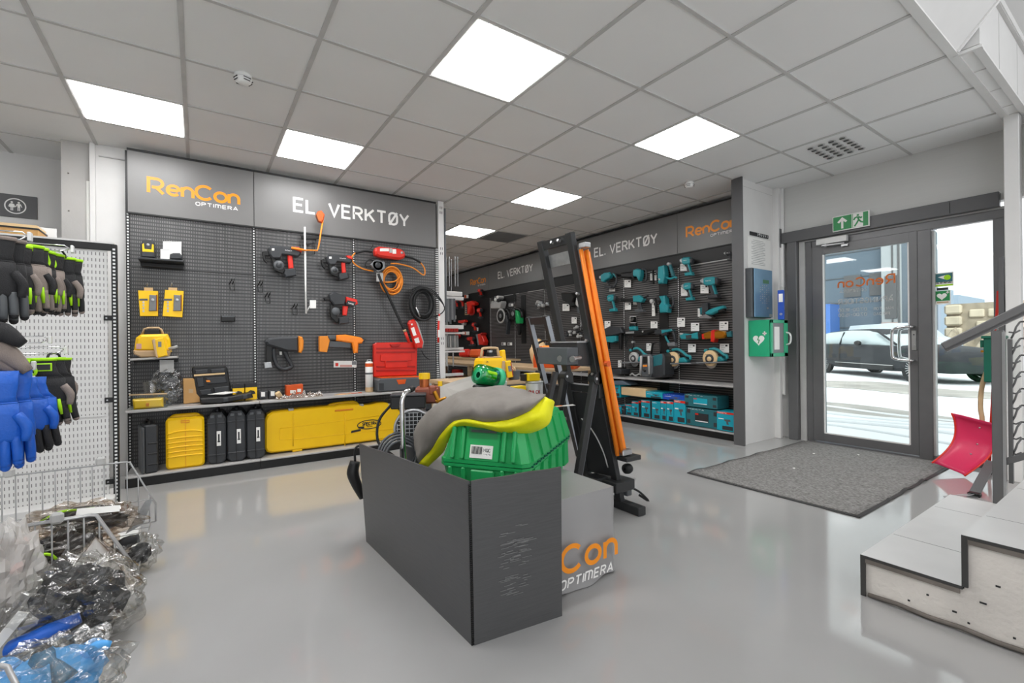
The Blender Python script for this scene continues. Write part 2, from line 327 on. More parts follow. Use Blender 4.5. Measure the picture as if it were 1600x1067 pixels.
# suspended ceiling with an open stair well on the right of the camera
cb = MB('ceiling_tile'); EDGE = .81
cb.box(((-6.5 + 5.9) / 2, (EDGE + 12.7) / 2, CEIL + .05), (12.4, 12.7 - EDGE, .1))
cb.box(((-6.5 + 1.2) / 2, (-4 + EDGE) / 2, CEIL + .05), (7.7, 4 + EDGE, .1))
cb.box(((3.92 + 5.9) / 2, .755, CEIL + .05), (5.9 - 3.92, .11, .1))
struct('ceiling', cb)
gb = MB('tee_bar'); ux0, ux1 = -2.5, XMAX
for i in range(-8, 11):
    x = GX + i * T
    if x < ux1: gb.box((x, (12.6 + EDGE) / 2 if x > 1.1 else 4.3, CEIL - .003), (.026, 12.6 - EDGE if x > 1.1 else 16.6, .006))
for j in range(-10, 16):
    y = GY + j * T
    if y > EDGE: gb.box((-.3, y, CEIL - .0028), (12.1, .022, .006))
    else: gb.box((-2.65, y, CEIL - .0028), (7.7, .022, .006))
struct('trim_1', gb)
tb = MB('white_metal'); tb.box((3.5, EDGE - .0, CEIL - .004), (4.6, .045, .012)); tb.box((4.625, .706, CEIL - .006), (1.40, .04, .016)); tb.box((3.912, .748, CEIL - .0055), (.03, .128, .018))
for x in (4.27, 4.7, 5.1): tb.box((x, .752, CEIL - .002), (.012, .08, .006))
struct('trim_2', tb)
# stair well above: fascia walls and the sloping underside of the upper flight
sw = MB('wall_paint')
sw.box((4.62, .711, CEIL + .22), (1.41, .03, .42)); sw.box((3.913, .755, CEIL + .22), (.02, .12, .42)); sw.box((2.9, -1, 5.3), (6, 5, .1)); sw.box((5.76, -.9, 4.1), (.1, 4.4, 2.4)); sw.box((4.5, 1.25, 4.1), (3.4, .06, 2.2)); sw.box((4.8, .98, 3.33), (1.9, .5, .03))  # the topmost slab is added over the well to hold back sky light
for x in (4.42, 5.0): sw.box((x, .6955, CEIL + .22), (.008, .003, .42), m='tee_bar')
sw.box((4.62, .685, 3.345), (1.42, .03, .05), m='white_metal'); sw.box((4.62, .69, 3.315), (1.41, .03, .008), m='tee_bar')
struct('wall_stairwell', sw)
so_ = MB('wall_paint'); SL = 1.16
so_.add([(1.2, .79, CEIL), (3.874, .79, CEIL), (3.874, -1.4, CEIL + 2.19 * SL), (1.2, -1.4, CEIL + 2.19 * SL)], [(0, 1, 2, 3)]); so_.add([(1.2, .79, CEIL + .12), (3.874, .79, CEIL + .12), (3.874, -1.4, CEIL + .12 + 2.19 * SL), (1.2, -1.4, CEIL + .12 + 2.19 * SL)], [(0, 1, 2, 3)])
L_ = 2.19 * sqrt(1 + SL * SL); so_.box((3.872, -.305, CEIL + 1.095 * SL), (.022, L_, .02), m='white_metal', rot=(-math.atan(SL), 0, 0)); so_.box((3.882, -.305, CEIL + 1.095 * SL + .02), (.012, L_, .012), m='tee_bar', rot=(-math.atan(SL), 0, 0))
so_.tube([(3.1, .80, CEIL + .0), (3.1, -.2, CEIL + 1.0 * SL - .003)], .003, 4, 'tee_bar')
struct('wall_upper_flight', so_)
# left rear walls
wl = MB('wall_paint'); wl.box((-3.5, 6.0, 1.45), (6.0, .1, 2.9)); struct('wall_left_rear', wl)
wl = MB('white_metal'); wl.box((-.622, 5.35, 1.45), (.225, .06, 2.9)); wl.box((-.74, 5.33, 1.45), (.035, .07, 2.9)); wl.box((-.6, 5.315, 2.80), (.2, .02, .008), m='tee_bar'); struct('wall_partition', wl)
pl = MB('cement_panel'); pl.box((-.845, 5.50, 1.45), (.20, .30, 2.9)); pl.box((-.775, 5.343, 1.3), (.024, .016, 2.9 - .35), .004, m='paper')
for z in (2.3, 1.85, 1.5, 2.62): pl.box((-.9, 5.348, z), (.01, .006, .01), m='concrete_dark')
struct('trim_3', pl)
struct('wall_left', MB('wall_paint').box((-6.55, 4.3, 1.45), (.1, 16.8, 2.9)))
struct('wall_back', MB('wall_paint').box((-.3, 12.65, 1.45), (12.4, .1, 2.9)))
struct('wall_behind_shelves', MB('wall_paint').box((XMAX + .0, 7.75, 1.45), (.1, 9.8, 2.9)))
# door wall: plank lining above the header, white lining beside
dw = MB('wall_plank')
dw.box((XW + .05, 1.69, 2.62), (.1, 2.05, .62)); dw.box((XW + .1, 2.58, 1.2), (.1, .34, 2.4), m='wall_paint')
dw.box((XW + .15, .2, 1.45), (.12, .9, 2.9), m='wall_paint'); dw.box((XW + .1, -2, 1.9), (.1, 4.6, 2), m='wall_paint')
struct('wall_right', dw)
co = MB('white_metal'); co.box((5.2, 2.745, 1.45), (.7, .05, 2.9)); co.box((4.875, 2.735, 1.45), (.03, .07, 2.9)); co.box((5.2, 2.722, 2.82), (.68, .006, .005), m='tee_bar')
struct('wall_pillar', co)
struct('trim_6', MB('white_metal').box((5.575, 2.71, 1.45), (.05, .11, 2.9), .004))
struct('trim_4', MB('charcoal_trim').box((4.846, 2.745, 1.45), (.016, .125, 2.9), .003))
c2 = MB('white_metal'); c2.box((5.36, .775, 1.45), (.10, .085, 2.9), .004); c2.box((5.6, .62, 1.45), (.6, .05, 2.9), m='wall_paint'); struct('wall_column', c2)
# ceiling lights (panels beside and behind the camera are unseen, added for more light)
mat('light_diffuser', '#ffffff', .5, emit=PANEL_POWER, var=0)
def light_panel(i, j, label):
    x0, y0 = GX + i * T, GY + j * T
    t = thing('ceiling_light', label, 'ceiling light', (x0 + T / 2, y0 + T / 2, CEIL), group='flat square ceiling light panels')
    MB('white_metal').box((0, 0, -.001), (T - .03, T - .03, .006)).build('frame', t)
    MB('light_diffuser').box((0, 0, -.006), (T - .05, T - .05, .004)).build('diffuser', t)
# row j=1 is the grid row through the far corner of the first tiles
for i, j, lab in ((0, 2, 'bright square ceiling light panel left of the smoke detector, furthest left of all'), (2, 2, 'bright square ceiling light panel above the left grey sign with white lettering'),
                  (3, -1, 'largest bright square ceiling light panel, nearest the camera at top centre'), (6, -1, 'bright square ceiling light panel nearest the perforated air diffuser and the door'),
                  (6, 2, 'bright ceiling light panel over the middle of the shop, above the tall tool stand'), (6, 5, 'smallest bright ceiling light panel beside the dark grey grille, far back'),
                  (-4, 2, 'ceiling light panel added outside the frame to the left'), (-3, -1, 'ceiling light panel added left of the camera, outside the frame'), (0, -1, 'ceiling light panel added behind the camera'), (0, -4, 'ceiling light panel added furthest behind the camera'), (2, 8, 'bright ceiling light panel behind the left tool wall'), (6, 9, 'bright ceiling light panel over the far aisle'), (2, 5, 'bright ceiling light panel right behind the left tool wall')):
    light_panel(i, j, lab)
def tile_xy(i, j): return GX + i * T + T / 2, GY + j * T + T / 2
x, y = tile_xy(7, 5)
t = thing('ceiling_grille', 'dark grey square ceiling grille beside the smallest far light panel', 'air vent', (x, y, CEIL))
MB('white_metal').box((0, 0, -.002), (T - .03, T - .03, .008)).build('frame', t)
g = MB('grey_plastic')
for k in range(16): g.box((0, -.29 + k * .0387, -.008), (.58, .026, .006))
g.build('grille', t)
x, y = tile_xy(8, -2)
t = thing('air_diffuser', 'white square ceiling air diffuser with rows of round nozzles near the glass door', 'air diffuser', (x, y, CEIL))
MB('ceiling_tile').box((0, 0, -.003), (T - .03, T - .03, .006)).build('plate', t)
g = MB('light_grey')
for a in range(6):
    for b in range(4):
        g.lathe([(.026, -.006), (.03, -.012), (.02, -.02), (.001, -.02)], (-.2 + a * .08, -.13 + b * .085, 0), n=12); g.box((-.2 + a * .08 - .022, -.13 + b * .085, -.0205), (.014, .04, .004), m='ink')
g.build('nozzles', t)
def smoke(x, y, lab, cable=True):
    t = thing('smoke_detector', lab, 'smoke detector', (x, y, CEIL))
    MB('white_gloss').lathe([(.001, 0), (.05, 0), (.052, -.018), (.047, -.022)], n=28).build('base', t)
    d = MB('white_gloss').lathe([(.044, -.02), (.05, -.03), (.046, -.045), (.03, -.058), (.001, -.06)], n=28)
    for k in range(4):
        a = k * pi / 2 + .4
        for r in (.0497, ): d.box((r * cos(a), r * sin(a), -.032), (.004, .045, .004), m='ink', rot=(0, 0, a)); d.box((r * .93 * cos(a), r * .93 * sin(a), -.046), (.004, .04, .004), m='ink', rot=(0, 0, a))
    d.build('sensor_head', t)
p = at(380, 117, z=CEIL); smoke(p.x, p.y, 'white round smoke detector in front of the large left ceiling tiles, nearest the camera')
p = at(1077, 285, z=CEIL); smoke(p.x, p.y, 'small white round smoke detector near the dark pillar edge, above the far sign')
# ------------------------------------------------------------------ the two perforated tool walls
def tool_wall(name, label, loc, rz, edges, signs, board, shelf_cuts, plinth_cuts, endpost=False):
    t = thing(name, label, 'shelving', loc, rz)
    for a, b in zip(edges, edges[1:]):
        MB(board).box(((a + b) / 2, .006, 1.19), (b - a - .03, .012, 2.24)).build('back_board', t)
        for z in (1.83, 1.25, .72): MB('black').box(((a + b) / 2, -.0005, z), (b - a - .04, .003, .006)).build('board_joint', t)
    for i, x in enumerate(edges):
        u = MB('black').box((x, .02, 1.42), (.03, .04, 2.84)); u.box((x, -.003, 1.2), (.012, .004, 2.2), m='post_holes_white'); u.build('upright', t)
    for a, b, kind in signs:
        s_ = MB('banner_grey').box(((a + b) / 2, -.008, 2.575), (b - a - .006, .012, .535)).build('sign_panel', t)
        for z, h in ((2.85, .018), (2.30, .014)): MB('black').box(((a + b) / 2, -.006, z), (b - a, .03, h)).build('edge_rail', s_)
        l_ = MB('white')
        if kind and kind[0] == 'logo': logo(l_, kind[1], 2.50, .126, .685, -.0155, 'logo_orange', 'white')
        elif kind: letters(l_, 'EL. VERKTØY', kind[1], 2.515, .13, -.0155, 'white', w=.19, gap=.22, total=1.225)
        if kind: l_.build('lettering', s_)
    for a, b in zip(shelf_cuts, shelf_cuts[1:]):
        s_ = MB('shelf_grey').box(((a + b) / 2, -.165, .612), (b - a - .003, .33, .022), .003); s_.build('shelf', t)
        for x in (a + .02, b - .02): MB('black').box((x, -.15, .585), (.004, .28, .03)).build('shelf_bracket', t)
    for a, b in zip(plinth_cuts, plinth_cuts[1:]):
        p_ = MB('black').box(((a + b) / 2, -.180, .038), (b - a - .003, .352, .072)); p_.build('plinth', t)
        MB('shelf_grey').box(((a + b) / 2, -.178, .082), (b - a - .003, .36, .016), .003).build('base_shelf', t)
    return t
E0 = -.495
L_EDGES = [0, .955, 1.915, 2.90]
lw = tool_wall('tool_display_unit', 'black perforated tool wall with grey sign and long yellow case, on the left', (E0, YB, 0), 0, L_EDGES,
    [(0, .958, ('logo', .145)), (.958, 2.90, ('el', 1.32))], 'slot_board', [0, .958, 1.915, 2.9], [0, .958, 1.915, 2.9])
pu = MB('white_metal').box((2.965, .0, 1.44), (.075, .045, 2.88), .003)
for z in (2.8, 2.74, 2.3, 2.24, 1.2, 1.14, .7, .3):
    for dx in (-.012, .012): pu.box((2.965 + dx, -.0235, z), (.006, .003, .03), m='ink')
pu.box((2.915, -.003, 1.35), (.02, .02, 1.9), m='post_holes_white'); pu.box((3.02, .03, 2.1), (.02, .1, 1.4), m='mid_plastic'); pu.build('end_post', lw)
R0 = 10.75
ry = lambda y: R0 - y
rw = tool_wall('tool_display_unit', 'long black louvred tool wall full of teal power tools, beside the dark pillar', (XB, R0, 0), radians(-90),
    [ry(v) for v in (10.75, 9.62, 8.64, 7.70, 6.72, 5.76, 4.80, 3.843, 2.80)],
    [(ry(10.75), ry(8.70), ('logo', ry(9.507))), (ry(8.70), ry(6.77), ('el', ry(8.30))), (ry(6.77), ry(5.78), None), (ry(5.78), ry(3.843), ('el', ry(5.40))), (ry(3.843), ry(2.80), ('logo', ry(3.70)))],
    'louvre_board', [ry(v) for v in (10.7, 8.64, 6.72, 4.80, 2.80)], [ry(v) for v in (10.7, 8.64, 6.72, 4.80, 2.80)])
k = MB('black')
k.box((ry(6.77), -.004, 2.215), (7.9, .012, .17)); k.box((ry(4.08), -.004, 1.25), (.15, .006, 2.2)); k.box((ry(7.4), -.004, 1.6), (.16, .006, .95)); k.box((ry(9.7), -.003, 1.4), (2.0, .006, 1.7))
k.box((ry(8.1), -.003, 2.05), (.9, .004, .16))
k.build('plain_strip', rw)
k = MB('light_grey')
for a, b in ((3.79, 2.85), (4.76, 4.18), (7.66, 7.55), (8.3, 7.75), (7.25, 6.75)): k.box((ry((a + b) / 2), -.006, 2.125), (a - b, .006, .012))
k.build('board_lip', rw)
# ------------------------------------------------------------------ entrance: header rail, fixed frame, glass door and side light
hd = MB('charcoal_trim'); hd.box((XW - .03, 1.77, 2.312), (.06, 1.76, .125), .004); hd.box((XW - .045, 2.675, 2.318), (.09, .05, .22), .004); hd.box((XW - .06, 2.68, 2.22), (.05, .04, .03)); hd.box((XW - .062, 1.2, 2.31), (.003, .004, .1), m='black'); struct('trim_5', hd)
fr = MB('door_steel')
fr.box((XW - .01, 2.54, 1.125), (.10, .10, 2.25), .004); fr.box((XW + .02, 2.455, 1.125), (.05, .06, 2.25), m='light_grey'); fr.box((XW + .05, 2.39, 1.125), (.07, .07, 2.25), .003)
fr.box((XW + .05, 1.62, 2.205), (.07, 1.5, .09), .003); fr.box((XW + .02, 1.62, 2.245), (.05, 1.62, .02), m='light_grey')
fr.box((XW + .03, 1.392, 1.08), (.09, .10, 2.16), .004); fr.box((XW + .04, .905, 1.08), (.08, .07, 2.16), .004); fr.box((XW + .04, 1.12, .022), (.08, .5, .044)); fr.box((XW + .04, 1.62, .006), (.10, 1.56, .012))
fr.box((XW + .04, 1.333, 1.09), (.06, .018, 2.1), m='light_grey')
struct('door_2', fr)
struct('window_1', MB('glass').box((XW + .05, 1.125, 1.095), (.012, .41, 2.11)))
dl = MB('door_steel')
for a, b, c, d in ((2.355, 2.245, .022, 2.165), (1.51, 1.443, .022, 2.165)): dl.box((XW + .03, (a + b) / 2, (c + d) / 2), (.06, a - b, d - c), .003)
dl.box((XW + .03, 1.88, .067), (.06, .75, .09), .003); dl.box((XW + .03, 1.88, 2.117), (.06, .75, .096), .003)
for y in (2.243, 1.513): dl.box((XW + .005, y, 1.09), (.016, .012, 1.95), m='white_metal')
dl.box((XW + .005, 1.88, .115), (.016, .73, .012), m='white_metal')
leaf = struct('door_1', dl)
MB('glass').box((XW + .035, 1.88, 1.09), (.012, .75, 1.96)).build('door_glass', leaf)
for dx, s_ in ((-.0, -1), (.07, 1)):
    x1 = XW + dx + s_ * .065; x0 = XW + dx
    MB('chrome').tube([(x0, 1.475, 1.252), (x1 - .0, 1.478, 1.252), (x1, 1.52, 1.252), (x1, 1.605, 1.235), (x1, 1.625, 1.19), (x1, 1.625, .99), (x1, 1.605, .945), (x1, 1.52, .93), (x1, 1.478, .93), (x0, 1.475, .93)], .0135, 12, k=3).build('door_handle', leaf)
lk = MB('steel').box((XW - .004, 1.474, 1.12), (.008, .035, .19), .002); lk.cyl((XW - .02, 1.474, 1.07), (XW, 1.474, 1.07), .011); lk.box((XW - .01, 1.474, 1.175), (.004, .01, .01), m='ink'); lk.build('lock_plate', leaf)
dc = MB('white_metal').box((XW - .03, 2.145, 2.20), (.06, .285, .062), .004); dc.build('closer_body', leaf)
dc = MB('steel'); dc.box((XW - .05, 2.13, 2.152), (.02, .2, .014), rot=(0, 0, .25)); dc.cyl((XW - .05, 2.2, 2.17), (XW - .05, 2.2, 2.14), .012); dc.box((XW - .02, 2.03, 2.13), (.02, .06, .02)); dc.build('closer_arm', leaf)
# writing on the door glass reads from outside: mirrored in here
gl_ = MB('copper'); gl_.push((XW + .027, 2.10, 0), (0, 0, radians(90)), (-1, 1, 1)) if 0 else gl_.push((XW + .027, 0, 0), (0, 0, radians(90)))
def mirror_text(mb, txt, y_l, y_r, z, h, m, w=.16):
    """text whose first letter stands at the right (small y) edge when seen from inside"""
    letters(mb, txt, y_r, z, h, 0, m, w=w, gap=.22, total=y_l - y_r)
mirror_text(gl_, 'rencon', 2.112, 1.628, 1.69, .088, 'copper', .18)
mirror_text(gl_, 'OPTImERA', 2.10, 1.86, 1.632, .03, 'light_grey', .16)
mirror_text(gl_, 'APNINGSTIDER', 2.112, 1.64, 1.513, .05, 'light_grey', .15); gl_.lathe([(.004, 0), (.007, 0), (.007, .001)], (1.65, 0, 1.572), 'y', 10, 'light_grey')
mirror_text(gl_, '07.00-18.00', 2.112, 1.86, 1.432, .032, 'light_grey'); mirror_text(gl_, '07.00-15.00', 2.112, 1.86, 1.38, .032, 'light_grey')
mirror_text(gl_, 'MAN-TOR', 1.80, 1.64, 1.432, .026, 'light_grey'); mirror_text(gl_, 'FREDAG', 1.80, 1.67, 1.38, .026, 'light_grey')
gl_.build('window_lettering', leaf)
# exit sign
t = thing('exit_sign', 'green and white exit sign with arrow and running figure above the door', 'sign', (XW - .075, 2.117, 2.277), radians(-90))
m_ = MB('paper').box((.1625, 0, .078), (.325, .014, .158)); m_.box((.09, -.008, .078), (.165, .003, .142), m='green_sign'); m_.box((.247, -.0075, .078), (.135, .002, .142), m='green_sign'); m_.build('sign_plate', t)
m_ = MB('paper')
m_.add([(x, -.010, z) for x, z in ((.09, .138), (.045, .092), (.06, .078), (.08, .096), (.08, .02), (.10, .02), (.10, .096), (.12, .078), (.135, .092))], [tuple(range(9))])
m_.add([(x, -.0092, z) for x, z in ((.185, .008), (.272, .008), (.272, .148), (.185, .148))], [(0, 1, 2, 3)]); m_.build('white_symbols', t)
m_ = MB('green_sign')
m_.lathe([(.001, 0), (.0105, 0)], (.228, -.0105, .128), 'y', 14); 
for P in ([(.226, .112), (.236, .076)], [(.226, .112), (.203, .104), (.192, .084)], [(.230, .11), (.254, .096), (.264, .104)], [(.234, .078), (.218, .048), (.198, .018)], [(.236, .078), (.256, .054), (.284, .044)]): ribbon(m_, P, .015, -.0106, 'green_sign')
m_.build('running_figure', t)
# ------------------------------------------------------------------ things on the white pillar
YP = 2.72
a, b = at(1169, 372, y=YP), at(1201, 512, y=YP)
t = thing('notice_sheet', 'white paper sheet of small print taped to the pillar above the blue panel', 'notice', at(1168, 420, y=YP))
p0, p1 = at(1167, 415, y=YP), at(1202, 365, y=YP); wd = p1.x - p0.x
m_ = MB('paper').box((wd / 2, -.004, .185), (wd, .004, .35)); m_.build('sheet', t)
m_ = MB('ink_grey')
for k in range(15): m_.box((wd * .45, -.0065, .33 - k * .019), (wd * (.6 if k % 3 else .45), .001, .004))
m_.build('printed_lines', t)
p0 = at(1169, 362, y=YP)
t = thing('key_strip', 'dark strip with a bunch of keys at the top of the white notice', 'key holder', p0)
MB('ink').box((wd * .45, -.006, -.012), (wd * .8, .01, .04), .002).build('strip', t)
for k in range(6): MB('steel').tube([(wd * .35 + k * .04, -.012, .0), (wd * .35 + k * .04 + .012, -.016, -.012), (wd * .35 + k * .04, -.014, -.028)], .004, 6).build('key', t)
pa, pb, pc = Vector((4.945, YP, 1.386)), Vector((5.354, YP, 1.386)), Vector((4.945, YP, 1.923))
t = thing('alarm_panel', 'tall blue-grey fire alarm control panel on the white pillar', 'alarm panel', (pa.x, YP, pa.z))
W_, H_ = pb.x - pa.x, pc.z - pa.z
mat('panel_blue', '#7699b4', .3, metal=.3, var=.05); mat('lcd', '#4e7a5b', .3)
MB('mid_plastic').box((W_ / 2, -.037, H_ / 2), (W_, .07, H_), .004).build('case', t)
f_ = MB('panel_blue').box((W_ / 2 + .01, -.084, H_ / 2), (W_ - .03, .01, H_ - .01), .003).build('door', t)
MB('lcd').box((W_ * .64, -.090, H_ * .74), (W_ * .3, .004, .04)).build('display', f_)
m_ = MB('light_grey')
for r in range(9):
    for c in range(5):
        if (r * 7 + c * 3) % 4: m_.box((W_ * (.35 + c * .11), -.090, H_ * (.66 - r * .045)), (.016 if c % 2 else .01, .002, .008))
m_.box((W_ * .72, -.090, H_ * .2), (.035, .002, .02)); m_.box((W_ * .88, -.090, H_ * .05), (.06, .002, .03)); m_.build('buttons', f_)
# heart starter cabinet: its flank with the heart faces the shop, its glazed door the entrance way
hz = .395; W_ = .358; D_ = .24
t = thing('defibrillator_cabinet', 'green heart starter cabinet with white heart symbol and glazed door', 'cabinet', (4.995, YP, .96))
MB('aed_green').box((W_ / 2, -D_ / 2 + .006, hz / 2), (W_, D_ - .016, hz), .005).build('case', t)
dr = MB('aed_green'); dr.box((W_ / 2, -D_, hz - .018), (W_, .016, .036), .003); dr.box((W_ / 2, -D_, .02), (W_, .016, .04), .003); dr.box((.02, -D_, hz / 2), (.04, .016, hz), .003); dr.box((W_ - .04, -D_, hz / 2), (.08, .016, hz), .003)
d_ = dr.build('door', t)
MB('grey_plastic').box((W_ / 2 - .02, -D_ + .002, hz / 2), (W_ - .11, .004, hz - .07)).box((W_ * .36, -D_ - .001, hz * .5), (W_ * .3, .002, hz * .62), m='paper').build('window', d_)
MB('white_gloss').tube([(W_ - .04, -D_ - .006, hz * .66), (W_ - .04, -D_ - .045, hz * .62), (W_ - .04, -D_ - .055, hz * .5), (W_ - .04, -D_ - .045, hz * .36), (W_ - .04, -D_ - .006, hz * .32)], .009, 8, k=3).build('handle', d_)
def heart(mb, cx, cz, s_, y, m):
    P = [(cx + s_ * .062 * (16 * sin(a) ** 3), cz + s_ * .062 * (13 * cos(a) - 5 * cos(2 * a) - 2 * cos(3 * a) - cos(4 * a))) for a in [2 * pi * i / 28 for i in range(28)]]
    mb.add([(p[0], y, p[1]) for p in P], [tuple(range(28))], m)
m_ = MB('white'); m_.push((-.002, 0, 0), (0, 0, radians(-90)))
heart(m_, .115, hz * .46, .062, 0, 'white'); ribbon(m_, [(.119, hz * .46 + .04), (.104, hz * .46), (.122, hz * .46 - .003), (.11, hz * .46 - .04)], .009, -.001, 'green_sign')
m_.box((.178, 0, hz * .46 + .068), (.042, .001, .014)); m_.box((.178, 0, hz * .46 + .068), (.014, .001, .042)); m_.build('heart_symbol', t)
# blue binder standing on the cabinet
t = thing('ring_binder', 'bright blue ring binder standing upright on the green cabinet', 'binder', (5.19, 2.50, 1.357), radians(22))
MB('blue').box((.07, -.03, .16), (.14, .058, .32), .003).build('cover', t)
m_ = MB('paper').box((-.001, -.03, .235), (.003, .038, .09)); m_.build('spine_label', t)
MB('steel').lathe([(.006, -.001), (.013, -.004), (.013, 0), (.006, 0)], (.0, -.03, .06), 'x', 14).build('finger_hole', t)
t = thing('cable_duct', 'white square cable duct running down the corner beside the header', 'cable duct', (5.61, 2.66, 0))
MB('white_gloss').box((.02, 0, 1.7), (.03, .05, 2.4), .003).box((.015, -.0, 2.0), (.05, .06, .5), .003).build('duct', t)
# ------------------------------------------------------------------ entrance mat
c = [at(1078, 739, z=0), at(1338, 810, z=0), at(1480, 733, z=0), at(1262, 687, z=0)]
mat('mat_pile', '#858381', .95, var=.5, scale=110, bump=1, bscale=120, stretch=(1, .45, 1)); mat('mat_edge', '#3b3b3b', .6)
t = thing('entrance_mat', 'large rectangular dark grey ribbed entrance mat in front of the glass door', 'mat', (3.46, 1.18, 0))
MX, MY = 5.6 - 3.46, 2.43 - 1.18
def mf(u, v, e=0):
    x = MX * u; y = MY * v; wav = .014 * max(0, 1 - v * 5) * max(0, sin(u * 34)) * (.25 < u < .62) + .010 * max(0, v * 6 - 5) * max(0, sin(u * 26)) * (u < .6)
    return (x, y, .009 + wav)
MB('mat_pile').surf(lambda u, v: mf(.012 + u * .976, .018 + v * .964), 70, 14).build('pile', t, solid=.006)
def mrim(u, v): p = mf(u, v); return (p[0], p[1], p[2] - .004)
MB('mat_edge').surf(mrim, 70, 14).build('rubber_edge', t, solid=.004)
m_ = MB('paper')
for px, py in ((1342, 711), (1272, 709), (1241, 732)):
    p = at(px, py, z=.015); m_ = MB('paper'); m_.add([(p.x - 3.46 + a, p.y - 1.18 + b, .0135) for a, b in ((0, 0), (.035, .004), (.04, .018), (.012, .022))], [(0, 1, 2, 3)]); m_.build('paper_scrap', t)
# ------------------------------------------------------------------ tiled concrete stairs
SX0, SX1 = STX, 3.80
st = MB('concrete')
HS = [.18, .379, .575, .77]; YS = [.823, .493, .163, -.167, -.5]
for i, h in enumerate(HS):
    st.box(((SX0 + SX1) / 2 + .006, (YS[i] + YS[i + 1]) / 2 if i < 3 else (YS[i] - 4) / 2, (h - .012) / 2), (SX1 - SX0 - .012, (YS[i] - YS[i + 1]) if i < 3 else YS[i] + 4, h - .012), m='concrete')
for (y, z) in ((.6, .10), (.52, .07), (.40, .22), (.30, .30), (.36, .05), (.25, .12), (.2, .28), (.44, .14), (.12, .4), (.3, .16), (.48, .045), (.66, .05)):
    st.box((SX0 + .0035, y, z), (.004, .007 + .006 * (int(y * 100) % 3), .006), m='ink')
for i, h in enumerate(HS):
    y0, y1 = YS[i], YS[i + 1] if i < 3 else -4
    st.box(((SX0 + SX1) / 2, (y0 + y1) / 2 + .003, h - .006), (SX1 - SX0, y0 - y1, .012), m='tile_edge')
    st.box(((SX0 + SX1) / 2, (y0 + y1) / 2 + .004, h + .0006), (SX1 - SX0 - .002, y0 - y1 - .0, .0012), m='stair_tile')
    st.box(((SX0 + SX1) / 2, y0 - .004, h / 2 if i == 0 else (HS[i - 1] + h) / 2), (SX1 - SX0, .014, h - (HS[i - 1] if i else 0)), m='stair_tile')
    st.box((SX0 + .004, y0 - .004, h / 2 if i == 0 else (HS[i - 1] + h) / 2), (.010, .018, h - (HS[i - 1] if i else 0)), m='tile_edge')
    st.box((SX0 + .003, (y0 + y1) / 2, h - .022), (.006, y0 - y1 - .02, .018), m='concrete_dark')
    for x in ((2.81, 3.46) if i % 2 == 0 else (2.77, 3.4)): st.box((x, (y0 + y1) / 2, h + .0012), (.003, y0 - y1 - .01, .0006), m='tile_edge')
st.tube([(SX0 + .003, .80 - .1 * k, .012 + .006 * (k % 2)) for k in range(30)], .010, 5, 'concrete_dark'); struct('floor_stairs', st)
# ------------------------------------------------------------------ stair railing, snow shovel and the corner by the side light
RX = 3.82
def rz_(y): return 1.093 + (.851 - y) * .637
t = thing('stair_railing', 'grey steel stair railing with flat sloping handrail and wire mesh', 'railing', (RX, .62, .18))
def rl(x, y, z): return (x - RX, y - .62, z - .18)
m_ = MB('door_steel')
ang = math.atan(.637); Ld = 2.6
yc = .851 - Ld * cos(ang) / 2
m_.box(rl(RX, yc, rz_(yc) - .005), (.07, Ld, .045), .006, rot=(-ang, 0, 0)); m_.box(rl(RX, yc, rz_(yc) - .034), (.045, Ld - .02, .02), rot=(-ang, 0, 0), m='charcoal_trim'); m_.build('handrail', t)
m_ = MB('door_steel').box(rl(RX, .618, .68), (.05, .05, 1.0), .003); m_.box(rl(RX - .02, .592, .68), (.02, .012, .98), m='steel'); m_.build('post', t)
m_ = MB('door_steel'); yc = .6 - .9; m_.box(rl(RX, yc, rz_(yc) - .83), (.03, 2.2, .035), .003, rot=(-ang, 0, 0)); m_.box(rl(RX, .57, .72), (.025, .018, .82), m='charcoal_trim'); m_.build('mesh_frame', t)
m_ = MB('charcoal_trim')
# elongated six-sided mesh of bent wire
for c in range(26):
    y0 = .565 - c * .075
    for r in range(9):
        zb = rz_(y0) - .80 + r * .094 + (.047 if c % 2 else 0)
        if zb > rz_(y0) - .06: continue
        m_.tube([rl(RX, y0, zb), rl(RX - .006, y0 - .012, zb + .03), rl(RX - .006, y0 - .02, zb + .064), rl(RX, y0 - .035, zb + .094)], .0048, 6)
        if zb + .094 < rz_(y0 - .075) - .05: m_.tube([rl(RX, y0 - .035, zb + .094), rl(RX + .004, y0 - .06, zb + .094), rl(RX, y0 - .075, zb + .094 + .0)], .0052, 6)
    if c == 0:
        for r in range(9): m_.tube([rl(RX, .575, rz_(.57) - .79 + r * .086), rl(RX, .55, rz_(.57) - .795 + r * .086), rl(RX, .53, rz_(.57) - .80 + r * .086 + .02)], .005, 6)
m_.build('wire_mesh', t)
